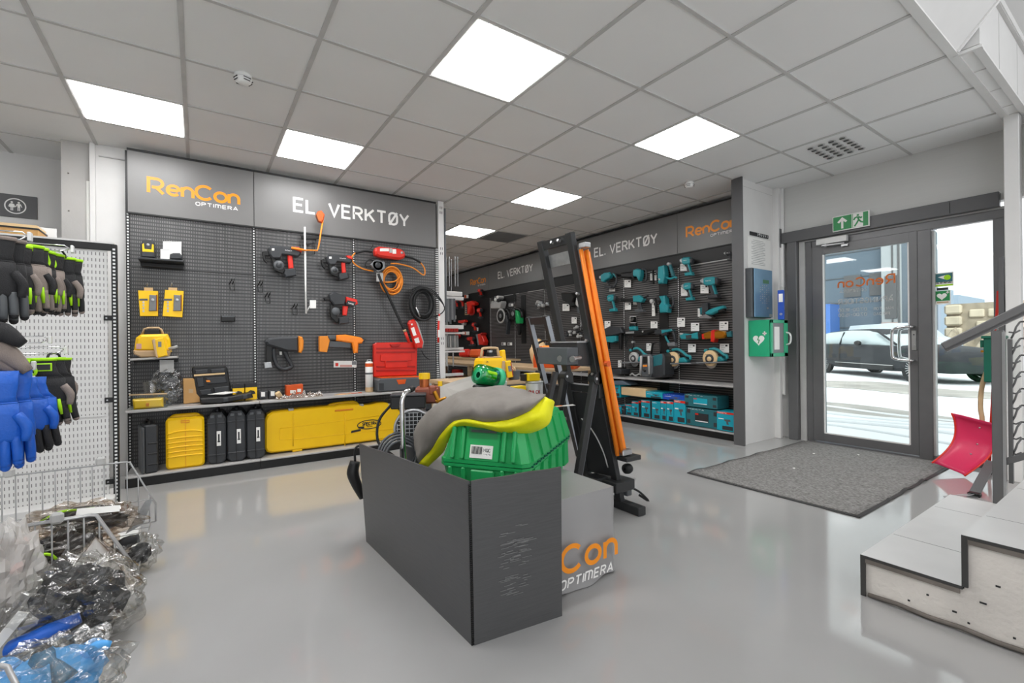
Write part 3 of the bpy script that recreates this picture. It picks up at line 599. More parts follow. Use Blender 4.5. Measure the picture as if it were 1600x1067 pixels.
# shovel
mat('shovel_pink', '#d2305c', .32, var=.10, scale=3)
t = thing('snow_shovel', 'pink-red curved snow shovel with long brown handle leaning in the window corner', 'shovel', (5.25, 1.1, 0))
def sl(p): return (p[0] - 5.25, p[1] - 1.1, p[2])
BL, BR, TL, TR = Vector((5.2, 1.235, .075)), Vector((5.2, 1.035, .012)), Vector((5.34, 1.13, .50)), Vector((5.34, .87, .44))
def blade(u, v):
    p = BL.lerp(BR, u).lerp(TL.lerp(TR, u), v); bulge = sin(pi * v) ; lip = .035 * (max(0, v - .85) / .15) ** 2
    return sl(p + Vector((.085 * bulge - lip, -.05 * bulge, -.02 * bulge)) + Vector((-.03, 0, .0)) * (abs(2 * u - 1) ** 6))
MB('shovel_pink').surf(blade, 16, 18).build('blade', t, solid=.006)
m_ = MB('red'); m_.tube([Vector(blade(0, v / 14)) + Vector((-.004, 0, 0)) for v in range(15)], .007, 6); m_.tube([Vector(blade(1, v / 14)) + Vector((-.004, 0, 0)) for v in range(15)], .007, 6); m_.build('blade_rim', t)
for v in (.35, .55, .85):
    p = blade(.58, v); MB('steel').ell((p[0] - .005, p[1], p[2]), (.006, .007, .007), n=10, k=6).build('rivet', t)
MB('tan').tube([sl((5.39, .985, .30)), sl((5.37, .965, .46)), sl((5.375, .975, .56)), sl((5.38, .963, .75)), sl((5.37, .90, 1.0)), sl((5.36, .858, 1.18))], .017, 10, k=4).build('shaft', t)
MB('light_grey').tube([sl((5.36, .858, 1.18)), sl((5.37, .83, 1.50))], .02, 10).build('upper_grip', t)
m_ = MB('galv').tube([sl((5.37, .83, 1.50)), sl((5.37, .842, 1.56)), sl((5.37, .80, 1.61))], .012, 8, k=4); m_.box(sl((5.375, .80, 1.63)), (.03, .035, .09), .01, m='skin_pink'); m_.build('grip_bracket', t)
t = thing('red_tool_shaft', 'straight red tool shaft standing upright in the window corner behind the green box', 'tool', (5.45, .94, 0))
MB('red').box((.0, -.03, .75), (.012, .022, 1.55), .003, rot=(.045, 0, 0)).build('shaft', t); MB('black').box((0, .0045, .02), (.03, .04, .06), .006).build('foot', t)
t = thing('letter_box', 'dark green metal box mounted on the grey post by the window', 'box', (5.22, .868, .79))
MB('green_dark').box((.03, 0, .17), (.10, .11, .35), .003).build('body', t); m_ = MB('green_dark').box((.03, .0, .352), (.12, .135, .022), .004); m_.build('lid', t)
MB('brass').cyl((-.025, .062, .24), (-.005, .06, .24), .009).build('lock', t); MB('green_dark').box((.03, .068, .30), (.06, .02, .06), .003).build('hinge', t)
MB('charcoal_trim').box((.10, -.03, .1), (.04, .03, 1.78), .002).build('mounting_post', t)
t = thing('door_wedge_bar', 'flat dark steel bar with a wire loop lying at the foot of the post', 'bar', (4.6, .86, 0))
m_ = MB('charcoal_trim').box((.25, .015, .08), (.62, .06, .012), .002, rot=(0, -.28, 0)); m_.build('flat_bar', t)
MB('black').box((.0, .01, .014), (.05, .07, .028), .006).build('end_clamp', t)
MB('steel').tube([(-.02, .02, .02), (-.12, .09, .01), (-.2, .13, .008), (-.19, .10, .008), (-.1, .05, .012), (-.01, .0, .02)], .003, 6, k=4).build('wire_loop', t)
# stickers on the side light
def sticker(y, z, w, h, lab, name):
    return thing(name, lab, 'sticker', (XW + .042, y + w / 2, z), radians(-90))
t = sticker(1.265, 1.62, .125, .125, 'blue and olive certification sticker at the top of the side window', 'window_sticker')
MB('paper').box((.0625, 0, .062), (.128, .002, .128)).build('backing', t)
m_ = MB('teal_dark').box((.0625, -.002, .078), (.115, .001, .078)); m_.add([(x, -.003, z) for x, z in ((.02, .085), (.07, .1), (.07, .06))], [(0, 1, 2)], 'paper'); m_.lathe([(.001, 0), (.024, 0)], (.085, -.0035, .078), 'y', 18, 'lime'); m_.box((.0625, -.002, .008), (.12, .001, .014), m='lime')
letters(m_, 'MILJOFYRTARN', .008, .024, .014, -.003, 'ink', w=.2, total=.108); m_.build('artwork', t)
t = sticker(1.28, 1.585, .075, .022, 'small narrow dark sticker between the two larger window stickers', 'window_sticker')
MB('ink').box((.04, 0, .01), (.08, .002, .022)).build('backing', t)
t = sticker(1.275, 1.455, .105, .125, 'green sticker with white heart on the side window glass', 'window_sticker')
MB('paper').box((.052, 0, .062), (.108, .002, .128)).build('backing', t)
m_ = MB('green_sign').box((.052, -.002, .075), (.098, .001, .092)); heart(m_, .046, .072, .036, -.0035, 'white'); m_.box((.086, -.004, .106), (.022, .001, .007), m='white'); m_.box((.086, -.004, .106), (.007, .001, .022), m='white'); m_.box((.052, -.002, .016), (.08, .001, .012), m='tan'); m_.build('artwork', t)
# ------------------------------------------------------------------ outside: snow, street, car, buildings
mat('snow', '#eef1f4', .8, var=.05, scale=.6, bump=.6, bscale=2.5); mat('wet_road', '#aeaaa4', .6, var=.25, scale=1.3)
struct('ground', MB('snow').surf(lambda u, v: (5.78 + u * 120, -60 + v * 120, -.12), 4, 4))
rd = MB('wet_road').surf(lambda u, v: (13.0 + u * (2.2 + .5 * sin(v * 31)) + .5 * sin(v * 23) + .25 * sin(v * 71), -18 + v * 36, -.114), 2, 90); rd.surf(lambda u, v: (9.3 + u * (.9 + .4 * sin(v * 13)) + .3 * sin(v * 9), -2 + v * 9, -.113), 2, 40); struct('ground_road', rd)
rk_ = MB('snow')
for k in range(5): rk_.tube([(7.4 + k * .55 + .25 * sin(i * .6 + k), -3 + i * .45, -.12) for i in range(22)], .05 + .02 * (k % 2), 6, k=2, flat=.6)
tag(rk_.build('snow_ridges'), 'low ridges of tracked snow just outside the door', 'snow', kind='stuff')
tag(MB('snow').surf(lambda u, v: (22.6 + 2.0 * u, -9 + 22 * v, -.15 + .75 * sin(pi * min(1, u * 1.2)) * (.6 + .4 * sin(v * 37) * sin(v * 11 + u * 5))), 14, 60).build('snow_bank'), 'long ploughed bank of snow behind the parked car', 'snow', kind='stuff')
mat('car_paint', '#2c2f33', .6, var=.12, scale=3, spec=.35); mat('car_glass', '#b9c6c9', .2, var=.03, spec=.6); mat('tyre', '#2a2a2b', .8); mat('car_lamp', '#c8d2d8', .15, metal=.3); mat('car_light', '#d9e2ea', .3)  # pale window colour has the sky's reflection painted into it
rr, ff = at(1289, 582, z=-.12), at(1429, 597, z=-.12); dx = ff - rr; yaw = atan2(dx.y, dx.x); WB = dx.length
car = thing('parked_car', 'dark grey estate car with frosted dust parked in the snow outside', 'car', (rr.x - .9 * sin(yaw), rr.y + .9 * cos(yaw), -.12), yaw)
def crosssec(x, hw, zl, zb, z1):
    P = [(hw * .9, zl), (hw, zl + .12), (hw * 1.01, (zl + zb) / 2), (hw * .99, zb - .06), (hw * .94, zb)]
    return [(x, -y, z) for y, z in P] + [(x, -hw * .5, z1), (x, 0, z1 + .01), (x, hw * .5, z1)] + [(x, y, z) for y, z in P[::-1]] + [(x, 0, zl)]
S_ = [(-1.0, .60, .45, .80, .84), (-.93, .84, .32, .96, 1.0), (-.5, .93, .28, 1.06, 1.1), (.4, .96, .26, 1.08, 1.12), (1.6, .96, .26, 1.06, 1.1), (2.2, .96, .26, 1.04, 1.08), (2.75, .95, .28, .99, 1.05), (3.2, .93, .30, .93, .99), (3.6, .84, .30, .82, .88), (3.72, .6, .38, .66, .7)]
sc = WB / 2.9
MB('car_paint', (sc, 1, 1)).loft([crosssec(*q) for q in S_]).build('body', car)
def ghs(x, hb, hr, zb, zr): return [(x, -hb, zb), (x, -(hb * .7 + hr * .3), zb + (zr - zb) * .45), (x, -hr, zr - .03), (x, -hr * .8, zr), (x, 0, zr + .015), (x, hr * .8, zr), (x, hr, zr - .03), (x, (hb * .7 + hr * .3), zb + (zr - zb) * .45), (x, hb, zb)]
G_ = [(-.92, .80, .70, 1.0, 1.05), (-.55, .86, .68, 1.06, 1.40), (-.1, .88, .70, 1.07, 1.52), (.8, .89, .72, 1.08, 1.58), (1.4, .89, .72, 1.07, 1.55), (1.9, .88, .68, 1.05, 1.40), (2.35, .86, .70, 1.03, 1.13), (2.5, .84, .7, 1.02, 1.04)]
MB('car_glass', (sc, 1, 1)).loft([ghs(*q) for q in G_]).build('windows', car)
m_ = MB('car_paint', (sc, 1, 1)); m_.loft([[(x, -hr * .99, zr - .035), (x, -hr * .8, zr + .012), (x, 0, zr + .03), (x, hr * .8, zr + .012), (x, hr * .99, zr - .035)] for x, hb, hr, zb, zr in G_[:6]], closed=False)
for x0, x1 in ((.62, .70), (-.35, -.28), (1.93, 2.3)): m_.tube([(x0 if x0 < 1.5 else 2.45, -.90, 1.07), (x0 if x0 < 1.5 else 1.75, -.735, 1.50)], .03, 6)
m_.build('roof_and_pillars', car)
def wheel(x, side):
    y = side * .86; w_ = MB('tyre', (1, 1, 1)); w_.lathe([(.26, -.07), (.36, -.09), (.38, -.05), (.38, .05), (.36, .09), (.26, .07)], (x, y, .38), 'y', 28)
    o = w_.build('wheel', car); r_ = MB('steel')
    yy = y + side * .10
    r_.lathe([(.275, 0), (.285, .02), (.265, .0)], (x, yy - side * .02, .38), 'y', 28)
    for k in range(20): a = k * pi / 10; r_.box((x + .16 * cos(a), yy, .38 + .16 * sin(a)), (.20, .012, .018), rot=(0, -a, 0))
    r_.lathe([(.001, side * .02), (.05, side * .015), (.05, -.02)], (x, yy, .38), 'y', 16); r_.build('rim', o)
    MB('black').lathe([(.001, 0), (.25, 0)], (x, y + side * .06, .38), 'y', 24).build('hub_recess', o)
    MB('rubber').lathe([(.39, 0), (.45, .0), (.45, .04), (.39, .04)], (x, y + side * .075, .40), 'y', 28).build('wheel_arch', car)
for x in (0, WB): wheel(x, -1); wheel(x, 1)
m_ = MB('rubber', (sc, 1, 1)).box((1.45, -.955, .36), (1.9, .03, .14), .02).box((1.45, -.966, .44), (1.9, .02, .02), m='light_grey'); m_.box((.68, -.974, .78), (.008, .006, .55), m='black'); m_.build('side_sill', car)
m_ = MB('black').ell((2.03, -1.03, 1.12), (.12, .10, .085)); m_.build('door_mirror', car)
m_ = MB('car_lamp').ell((3.42, -.70, .80), (.2, .2, .06)); m_.build('headlight', car)
m_ = MB('car_light').prism([(3.35, .45), (3.42, .45), (3.62, .72), (3.5, .74)], -.86, -.80); m_.box((3.67, -.3, .70), (.02, .9, .02)); m_.build('grille_trim', car)
m_ = MB('white').box((3.74, -.1, .47), (.012, .48, .10)); m_.box((3.748, -.32, .47), (.004, .04, .10), m='blue'); m_.push((3.749, -.27, 0), (0, 0, pi / 2)); letters(m_, 'EE 20', 0, .44, .06, -.0, 'ink', total=.36); m_.pop(); m_.build('number_plate', car)
# second pale vehicle behind
p = at(1400, 520, x=26.6)
v = thing('parked_van', 'pale blue-grey van roof showing behind the dark car', 'van', (26.6, p.y, -.12), yaw)
mat('van_paint', '#c2cdd8', .4); MB('van_paint').loft([[(x, -.9, .4), (x, -.95, 1.1), (x, -.8, zr), (x, .8, zr), (x, .95, 1.1), (x, .9, .4)] for x, zr in ((-2.2, 1.5), (-1.9, 1.92), (.8, 1.95), (1.6, 1.35), (2.3, 1.1))]).build('body', v)
MB('car_glass').box((-.6, -.90, 1.5), (2.0, .02, .4)).build('side_window', v)
for x in (-1.4, 1.5): MB('tyre').lathe([(.05, -.1), (.36, -.1), (.36, .1), (.05, .1)], (x, -.85, .36), 'y', 20).build('wheel', v)
# buildings
mat('cladding_blue', '#5c6a76', .6, var=.05, scale=.4, stretch=(.2, .2, 6)); mat('cladding_pale', '#a3a8aa', .6, var=.05, scale=.5); mat('cladding_light', '#8f9fae', .6); mat('brick_pink', '#b39a90', .8)
def block(name, lab, X, px0, px1, ptop, m, depth=10, ztop=None):
    a, b = at(px0, ptop, x=X), at(px1, ptop, x=X); zt = ztop or a.z
    t = thing(name, lab, 'building', (X, (a.y + b.y) / 2, -.12)); w_ = abs(a.y - b.y)
    MB(m).box((depth / 2, 0, (zt + .12) / 2), (depth, w_, zt + .12)).build('wall', t); return t, w_, zt
t, w_, zt = block('office_building', 'dark blue-grey clad building seen through the glass door', 30.2, 1236, 1375.5, 388, 'cladding_blue', ztop=8.3)
k = MB('charcoal_trim')
for z in (1.9, 3.3, 4.7, 6.1, 7.5): k.box((-.02, 0, z), (.04, w_, .03))
k.box((-.04, 0, 8.35), (.2, w_ + .1, .12)); k.build('panel_joints', t)
for y, z in ((w_ / 2 - 2.2 - 0.6, 4.2), (w_ / 2 - 1.0 - .6, 4.2)): MB('charcoal_trim').box((-.03, y - 1.6, z), (.06, .8, 1.2)).build('window', t)
t, w_, zt = block('warehouse_corner', 'pale grey corner tower of the warehouse beside the blue-grey building', 29.6, 1376.5, 1404, 390, 'cladding_pale', depth=.4, ztop=7.9)
MB('charcoal_trim').box((-.02, -.1, 4), (.06, .06, 7.9)).box((-.02, -w_ / 2, 4), (.1, .08, 7.9)).build('corner_trim', t); MB('charcoal_trim').box((-.03, w_ / 2 - .4, 3.4), (.05, .5, 2.2)).build('window', t); MB('brick_pink').box((-.04, w_ / 2 - .35, 1.6), (.06, .7, 1.0)).build('brick_panel', t)
mat('container_blue', '#4a74b8', .6); block('container_unit', 'bright blue shipping container beside the blue-grey building', 28.5, 1278, 1297, 476, 'container_blue', 1.2)
block('distant_warehouse', 'pale blue distant warehouse to the right of the tower', 46, 1405, 1432, 445, 'cladding_light')
block('distant_hall', 'tall pale blue distant hall seen through the side window', 60, 1478, 1498, 462, 'cladding_light')
block('low_hall', 'low pale grey hall on the horizon seen through the side window', 84, 1500, 1546, 478, 'cladding_pale')
mat('stone', '#a59a88', .85, var=.25, scale=2.5, bump=.5, bscale=6); mat('stone_pale', '#d0c4ae', .85, var=.12, scale=2)
a, b = at(1479, 484, x=34), at(1556, 484, x=34)
sw_ = thing('stone_wall', 'rough stone block wall with pale blocks across the snowy yard', 'wall', (34, 0, -.12))
MB('stone').box((1.2, (a.y + b.y) / 2 - 1.5, 1.55), (2.4, abs(a.y - b.y) + 3, 3.1)).build('wall_core', sw_)
random.seed(3)
for r in range(2):
    for c_ in range(7): MB('stone_pale').box((-.05, a.y - 1.2 - c_ * .72 - r * .3, 2.55 - r * .62), (.2, .56 + .1 * random.random(), .42), .05).build('stone_block', sw_)
for r in range(3): MB('stone_pale').box((-.1, a.y - .3, 2.8 - r * .62), (.4, .7, .5), .08).build('stone_block', sw_)
tag(MB('stone').surf(lambda u, v: (30 + 3.4 * u, b.y - 3 + (a.y - b.y + 3) * v, -.1 + (1.5 + .5 * sin(v * 19 + u * 4)) * u * (.8 + .2 * sin(v * 50))), 10, 50).build('rubble_slope'), 'slope of broken rock in front of the stone wall', 'rock', kind='stuff')
# ------------------------------------------------------------------ glove corner on the left
from mathutils import noise as NZ
YR = 4.30
t = thing('glove_display_rack', 'tall white perforated display panel with black slotted upright, hung with gloves', 'display rack', (-.488, YR, 0))
MB('white_slot_board').box((-.85, .012, .92), (1.62, .012, 1.80)).build('perforated_panel', t)
MB('black').box((-.82, .0, 1.845), (1.62, .035, .045), .003).box((-.82, .0, 1.873), (1.64, .045, .012), m='white_metal').build('top_rail', t)
u = MB('black').box((0, 0, .933), (.032, .04, 1.866), .002); u.box((0, -.021, .93), (.014, .003, 1.82), m='post_holes_white')
for z in (1.344, .766, .19): u.box((-.035, -.012, z), (.05, .006, .036), .012); u.cyl((-.045, -.017, z), (-.045, -.014, z), .005, m='steel')
u.build('upright', t)
MB('white_metal').box((-.85, -.003, .66), (1.6, .006, .01)).build('panel_joint', t)
MB('white_metal').box((-.8, .02, .05), (1.6, .3, .1), .004).build('base', t)
p0 = at(0, 302, y=5.95); p1 = at(59, 343, y=5.95)
t = thing('restroom_sign', 'grey wall sign with two white figures inside an oval ring', 'sign', (p1.x - .5, 5.945, p1.z))
MB('charcoal_trim').box((.25, 0, .1), (.5, .008, .205), .002).build('sign_plate', t)
m_ = MB('white'); c0 = at(24, 322, y=5.94); cx, cz = c0.x - (p1.x - .5), c0.z - p1.z
ribbon(m_, [(cx + .066 * cos(a), cz + .066 * sin(a)) for a in [2 * pi * i / 30 for i in range(31)]], .009, -.006, 'white')
for dx, sk in ((-.022, 1), (.022, 0)):
    m_.lathe([(.001, 0), (.008, 0)], (cx + dx, -.006, cz + .033), 'y', 12)
    m_.add([(cx + dx + x, -.006, cz + z) for x, z in (((-.008, .022), (.008, .022), (.018, -.012), (-.018, -.012)) if sk else ((-.012, .022), (.012, .022), (.008, -.012), (-.008, -.012)))], [(0, 1, 2, 3)])
    for q in (-.005, .005): m_.box((cx + dx + q, -.006, cz - .026), (.006, .001, .03))
    ribbon(m_, [(cx + dx - .012, cz + .018), (cx + dx - .02, cz - .008)], .005, -.0062, 'white'); ribbon(m_, [(cx + dx + .012, cz + .018), (cx + dx + .02, cz - .008)], .005, -.0062, 'white')
m_.build('figures', t)
t = thing('storage_rack', 'white shelf rack behind the glove panel with a box on top', 'rack', (-1.45, 4.9, 0))
MB('white_metal').box((.15, 0, .965), (.64, .3, 1.93), .004).build('body', t); MB('white_gloss').box((.38, .145, 2.0), (.30, .012, .16), .003).build('back_plate', t)
t = thing('cardboard_box', 'flat brown cardboard box lying on top behind the glove rack', 'box', (-1.21, 4.85, 1.931))
m_ = MB('card').box((0, 0, .04), (.5, .24, .08), .003); m_.box((0, 0, .075), (.505, .245, .012), m='black'); m_.box((0, 0, .092), (.49, .235, .02), m='card_light'); m_.build('box_body', t)
# hooks
def hook(p, L, d, label=True):
    """display hook of doubled wire, root p, running along d"""
    d = Vector(d).normalized(); t = thing('display_hook', HOOKLAB.pop(0), 'hook', p, group='glove hooks')
    MB('chrome').tube([(0, 0, 0), d * L * .9, d * L + Vector((0, 0, .012))], .0035, 6).build('rod', t)
    MB('chrome').tube([Vector((0, 0, .028)), d * L * .95 + Vector((0, 0, .030)), d * (L + .01) + Vector((0, 0, .012))], .003, 6).build('price_arm', t)
    MB('white_gloss').box(d * (L + .012) + Vector((0, 0, .014)), (.012, .03, .036), .003).build('ticket', t)
    return t
HOOKLAB = ['chrome double wire hook carrying the lime and grey gloves', 'chrome wire hook over the second upper hook, nearest the left picture edge', 'bare chrome hook end sticking out over the blue gloves', 'chrome wire hook carrying the black gloves with lime badge', 'low chrome hook behind the dark work gloves']
HK = {}
def row_hook(key, x0, x1, py, y):
    a, b = at(x0, py, y=y), at(x1, py, y=y); hook((a.x, y, a.z), b.x - a.x, (1, 0, 0)); HK[key] = (y, a.z)
row_hook('up', -60, 108, 381, 3.08); row_hook('left', -60, 40, 367, 2.55); row_hook('bare', -20, 73, 536, 3.0); row_hook('low', -20, 98, 554, 2.92); row_hook('blue', -60, 46, 580, 2.6)
# gloves: hung by the cuff, fingers down
PAL = {'lime': dict(cuff='glove_black', palm='glove_grey', back='glove_black', f='glove_black', tip='glove_grey', trim='lime'),
       'lime_grey': dict(cuff='glove_black', palm='glove_black', back='glove_grey', f='glove_grey', tip='glove_black', trim='lime'),
       'dark': dict(cuff='glove_black', palm='glove_black', back='glove_black', f='mid_plastic', tip='glove_black', trim='glove_grey'),
       'greyk': dict(cuff='glove_grey', palm='glove_grey', back='mid_plastic', f='mid_plastic', tip='glove_black', trim=None),
       'blue': dict(cuff='blue_glove', palm='blue_glove', back='blue_glove', f='blue_glove', tip='blue_glove', trim=None),
       'blueblack': dict(cuff='blue_glove', palm='blue_glove', back='blue_glove', f='glove_black', tip='glove_black', trim=None)}
def one_glove(par, dx, dy, S, pal, side=1, lean=0, badge=False, gaunt=0):
    P = PAL[pal]; t = None
    def el(z, w_, th, sx=0): return [(dx + sx + S * w_ * cos(a), dy + S * th * sin(a), S * z) for a in [2 * pi * i / 16 for i in range(16)]]
    g = MB(P['back'])
    rings = [el(-.30, .158, .05, lean), el(-.42, .165, .06, lean), el(-.56, .18, .065, lean), el(-.68, .18, .055, lean), el(-.72, .16, .04, lean)]
    g.loft(rings, P['back'])
    g.loft([el(-.28, .145, .052, lean * .8)] + rings[:1], P['back'])
    g.push((0, S * .02, 0)); g.loft([el(-.33, .15, .05, lean), el(-.55, .172, .06, lean), el(-.70, .165, .045, lean)], P['palm']); g.pop()
    for k, (fx, fl) in enumerate(((-.125, .24), (-.042, .29), (.042, .30), (.125, .25))):
        fx *= side
        g.tube([(dx + lean + S * fx, dy, S * -.66), (dx + lean * 1.1 + S * fx * 1.08, dy - S * .012 * (k % 2), S * (-.7 - fl * .5)), (dx + lean * 1.3 + S * fx * 1.12, dy + S * .01, S * (-.7 - fl))], [S * .046, S * .046, S * .043], 8, P['f'], k=3)
        g.ell((dx + lean * 1.3 + S * fx * 1.12, dy + S * .01, S * (-.7 - fl)), (S * .044, S * .044, S * .05), P['tip'], 8, 6)
    g.tube([(dx + lean - S * side * .13, dy - S * .01, S * -.42), (dx + lean - S * side * .21, dy - S * .02, S * -.56), (dx + lean - S * side * .20, dy - S * .02, S * -.72)], [S * .055, S * .055, S * .04], 8, P['palm'], k=3)
    o = g.build('glove', par)
    c = MB(P['cuff']); c.loft([el(0 + gaunt, .16, .05), el(-.10, .155, .05), el(-.22, .135, .045, lean * .5), el(-.30, .15, .05, lean)], P['cuff']); c.build('cuff', o)
    if P['trim']:
        q = MB(P['trim']); q.loft([el(.012, .17, .058), el(-.035, .17, .058)], P['trim'])
        if P['trim'] == 'lime':
            for fx in (-.085, 0, .085): q.tube([(dx + lean + S * fx, dy - S * .062, S * -.62), (dx + lean * 1.1 + S * fx, dy - S * .058, S * -.74), (dx + lean * 1.2 + S * fx * 1.1, dy - S * .05, S * -.86)], [S * .018, S * .026, S * .016], 6)
            q.tube([(dx - S * .12, dy - S * .05, -S * .01), (dx - S * .14, dy - S * .07, -S * .13), (dx - S * .08, dy - S * .075, -S * .24), (dx - S * .05, dy - S * .07, -S * .18), (dx - S * .09, dy - S * .065, -S * .06)], S * .019, 6, k=3)
        q.build('trim', o)
    if badge:
        b = MB('lime').box((dx + S * .02, dy - S * .06, -S * .13), (S * .2, S * .012, S * .12), S * .01); b.box((dx + S * .02, dy - S * .068, -S * .13), (S * .16, S * .008, S * .085), m='ink'); b.build('badge', o)
def gloves(px, py, pz, y, pal, lab, rz=0, n=2, badge=False, lean=0, gaunt=0, sp=.5, name='work_glove_pair', hk='up'):
    """pair hanging with its top at (px,py) and fingertips at height pz"""
    a, b = at(px, py, y=y), at(px, pz, y=y); S = a.z - b.z
    t = thing(name, lab, 'gloves', (a.x, y, a.z), rz, 'glove pairs on hooks')
    for k in range(n): one_glove(t, (k - (n - 1) / 2) * S * .10, (k - (n - 1) / 2) * S * sp * .3, S, pal, 1 if k % 2 else -1, lean, badge and k == 0, gaunt)
    hy, hz_ = HK[hk]; R_ = Matrix.Rotation(-rz, 4, 'Z')
    MB('glove_black').tube([(0, 0, -.03), R_ @ Vector((0, (hy - y) * .5, (hz_ - a.z) * .6)), R_ @ Vector((0, hy - y, hz_ - a.z))], .005, 6).build('hanging_loop', t)
    return t
gloves(105, 404, 490, 3.18, 'lime', 'grey-palmed lime-trimmed gloves hanging rightmost on the upper hook', .2)
gloves(84, 398, 488, 3.12, 'lime_grey', 'lime-trimmed gloves just behind the rightmost pair on the upper hook', .9)
gloves(70, 394, 486, 3.06, 'lime', 'lime-trimmed gloves third from the right on the upper hook', 1.1)
gloves(50, 385, 488, 2.95, 'lime_grey', 'wide open lime and grey gloves in the middle of the upper hook', .5, lean=.01)
gloves(30, 384, 490, 2.85, 'lime', 'lime-edged gloves beside the dark brown ones on the upper hook', .8, hk='left')
gloves(3, 372, 500, 2.55, 'dark', 'dark grey-brown gloves hanging at the upper left picture edge', .3, hk='left')
gloves(72, 560, 662, 2.85, 'lime', 'black gloves with lime badge and grey fingertips on the lower hook', .15, hk='low', badge=True, lean=.03)
gloves(96, 560, 640, 3.0, 'lime', 'half-hidden lime and grey gloves behind the pair with the badge', .7, hk='low')
gloves(40, 590, 705, 2.7, 'blueblack', 'blue gloves with black fingers hanging beside the badge pair', .3, hk='blue', lean=.03)
gloves(8, 588, 730, 2.5, 'blue', 'long all-blue rubber gloves at the lower left picture edge', .2, hk='blue', gaunt=.06)
# grey nitrile gloves lying over the blue ones
t = thing('work_glove_pair', 'grey gloves sticking out sideways above the blue gloves', 'gloves', at(0, 545, y=2.5), group='glove pairs on hooks')
for k, (x0, z0, x1, z1) in enumerate(((0, 525, 36, 538), (0, 545, 44, 580), (0, 560, 38, 590))):
    a, b = at(x0 - 30, z0 - 8, y=2.5 + k * .02) - t.location, at(x1, z1, y=2.5 + k * .02) - t.location
    MB('glove_grey' if k else 'glove_black').tube([a, a.lerp(b, .5) + Vector((0, 0, .02)), b], [.05, .038, .018], 10, k=3).build('glove', t)
# wire bins with sloping fronts, full of bagged gloves
def sx(x, z): return (x, z)
t = thing('wire_bin', 'long grey wire bin with sloping divider panels, full of bagged gloves', 'bin', (-.25, 3.2, 0))
def panel(y, zt, xc, xf, zf, dbl, nm='divider_panel'):
    m_ = MB('wire'); L = -1.5
    for o in ((0, .022) if dbl else (0,)):
        m_.tube([(L - 0, o, zt), (xc - .02, o, zt), (xc, o, zt - .006), (xf, o, zf), (xf, o, .06)], .005, 7)
    m_.tube([(L, 0, zt * .45), (xc + (xf - xc) * .6, 0, zt * .45)], .003, 6); m_.tube([(L, 0, .06), (xf, 0, .06)], .0045, 6)
    x = xf - .03
    while x > L:
        z = zt if x < xc else zt + (zf - zt) * (x - xc) / (xf - xc)
        m_.tube([(x, 0, .06), (x, 0, z)], .0033, 6); x -= .052
    return m_, y
A1, A2 = at(203, 721, y=3.6), at(243, 787, y=3.6)
for (y, zt, xc, xf, zf, d_) in ((3.6, A1.z, A1.x, A2.x, A2.z, False), (2.8, .378, -.391, -.246, .072, True)):
    m_, _ = panel(0, zt, xc + .25, xf + .25, max(zf, .07), d_); o = m_.build('divider_panel', t); o.location = (0, y - 3.2, 0)
m_ = MB('wire')
for x in (-.0, -.25, -.5, -.75, -1.0): m_.tube([(x, .4, .062), (x, -.4, .062)], .003, 6)
for k in range(11): m_.tube([(-1.2, .4 - k * .08, .058), (-.0, .4 - k * .08, .058)], .0025, 6)
m_.build('wire_floor', t)
MB('white_metal').box((-.65, 0, .028), (1.2, .85, .054), .004).build('base_shelf', t)
for px, py, y in ((158, 720, 3.6), (15, 738, 3.6), (90, 808, 2.8)):
    p = at(px, py, y=y); MB('light_grey').box((p.x + .25, y - 3.2 - .012, p.z - .0), (.045, .03, .05), .01).build('clip', t)
p = at(228, 812, y=3.3); MB('galv').prism([(p.x + .25 - .09, p.z - .06), (p.x + .25 - .01, p.z - .02), (p.x + .25 + .03, p.z + .11), (p.x + .25 + .0, p.z + .11)], .1, .104).build('serrated_bracket', t)
MB('wire').tube([at(-60, 1040, y=1.62) - t.location, at(4, 1040, y=1.62) - t.location, at(16, 1052, y=1.6) - t.location, at(40, 1100, y=1.52) - t.location], .006, 8, k=3).build('front_rim_wire', t)
# bags
film('bag_film', '#eeeeec', .06, .24, .5, 18); film('bag_film_warm', '#e9e2da', .05, .25, .3, 12); mat('bag_milky', '#d9d6d2', .25, alpha=.5, bump=.9, bscale=18)
def lump(c, r, m, amp, fr, seed, nu=26, nv=18, tilt=(0, 0, 0), smooth=True):
    mb = MB(m); c = Vector(c)
    def f(u, v):
        a = 2 * pi * u; b = -pi / 2 + pi * v; d = Vector((cos(b) * cos(a), cos(b) * sin(a), sin(b)))
        k = 1 + amp * NZ.noise(d * fr + Vector((seed, 0, 0))) + amp * .5 * NZ.noise(d * fr * 2.7 + Vector((0, seed, 0)))
        return (d.x * r[0] * k, d.y * r[1] * k, d.z * r[2] * k)
    mb.push(c, tilt); mb.surf(f, nu, nv, smooth=smooth); mb.pop(); return mb
def glove_bundle(par, c, r, m, seed, n=9, tilt=(0, 0, 0), m2=None):
    random.seed(seed); g = lump(c, [x * .72 for x in r], m, .25, 2.2, seed, tilt=tilt)
    g.push(c, tilt)
    for k in range(n):
        a = random.uniform(0, 2 * pi); z = random.uniform(-.5, .6); q = Vector((r[0] * .55 * cos(a), r[1] * .55 * sin(a), r[2] * z))
        g.tube([q * .8, q * 1.1 + Vector((0, 0, r[2] * .1)), q * 1.35 + Vector((random.uniform(-.02, .02), random.uniform(-.02, .02), -.01))], [.02, .017, .012], 8, m2 or m, k=3)
    g.pop(); return g.build('gloves_inside', par)
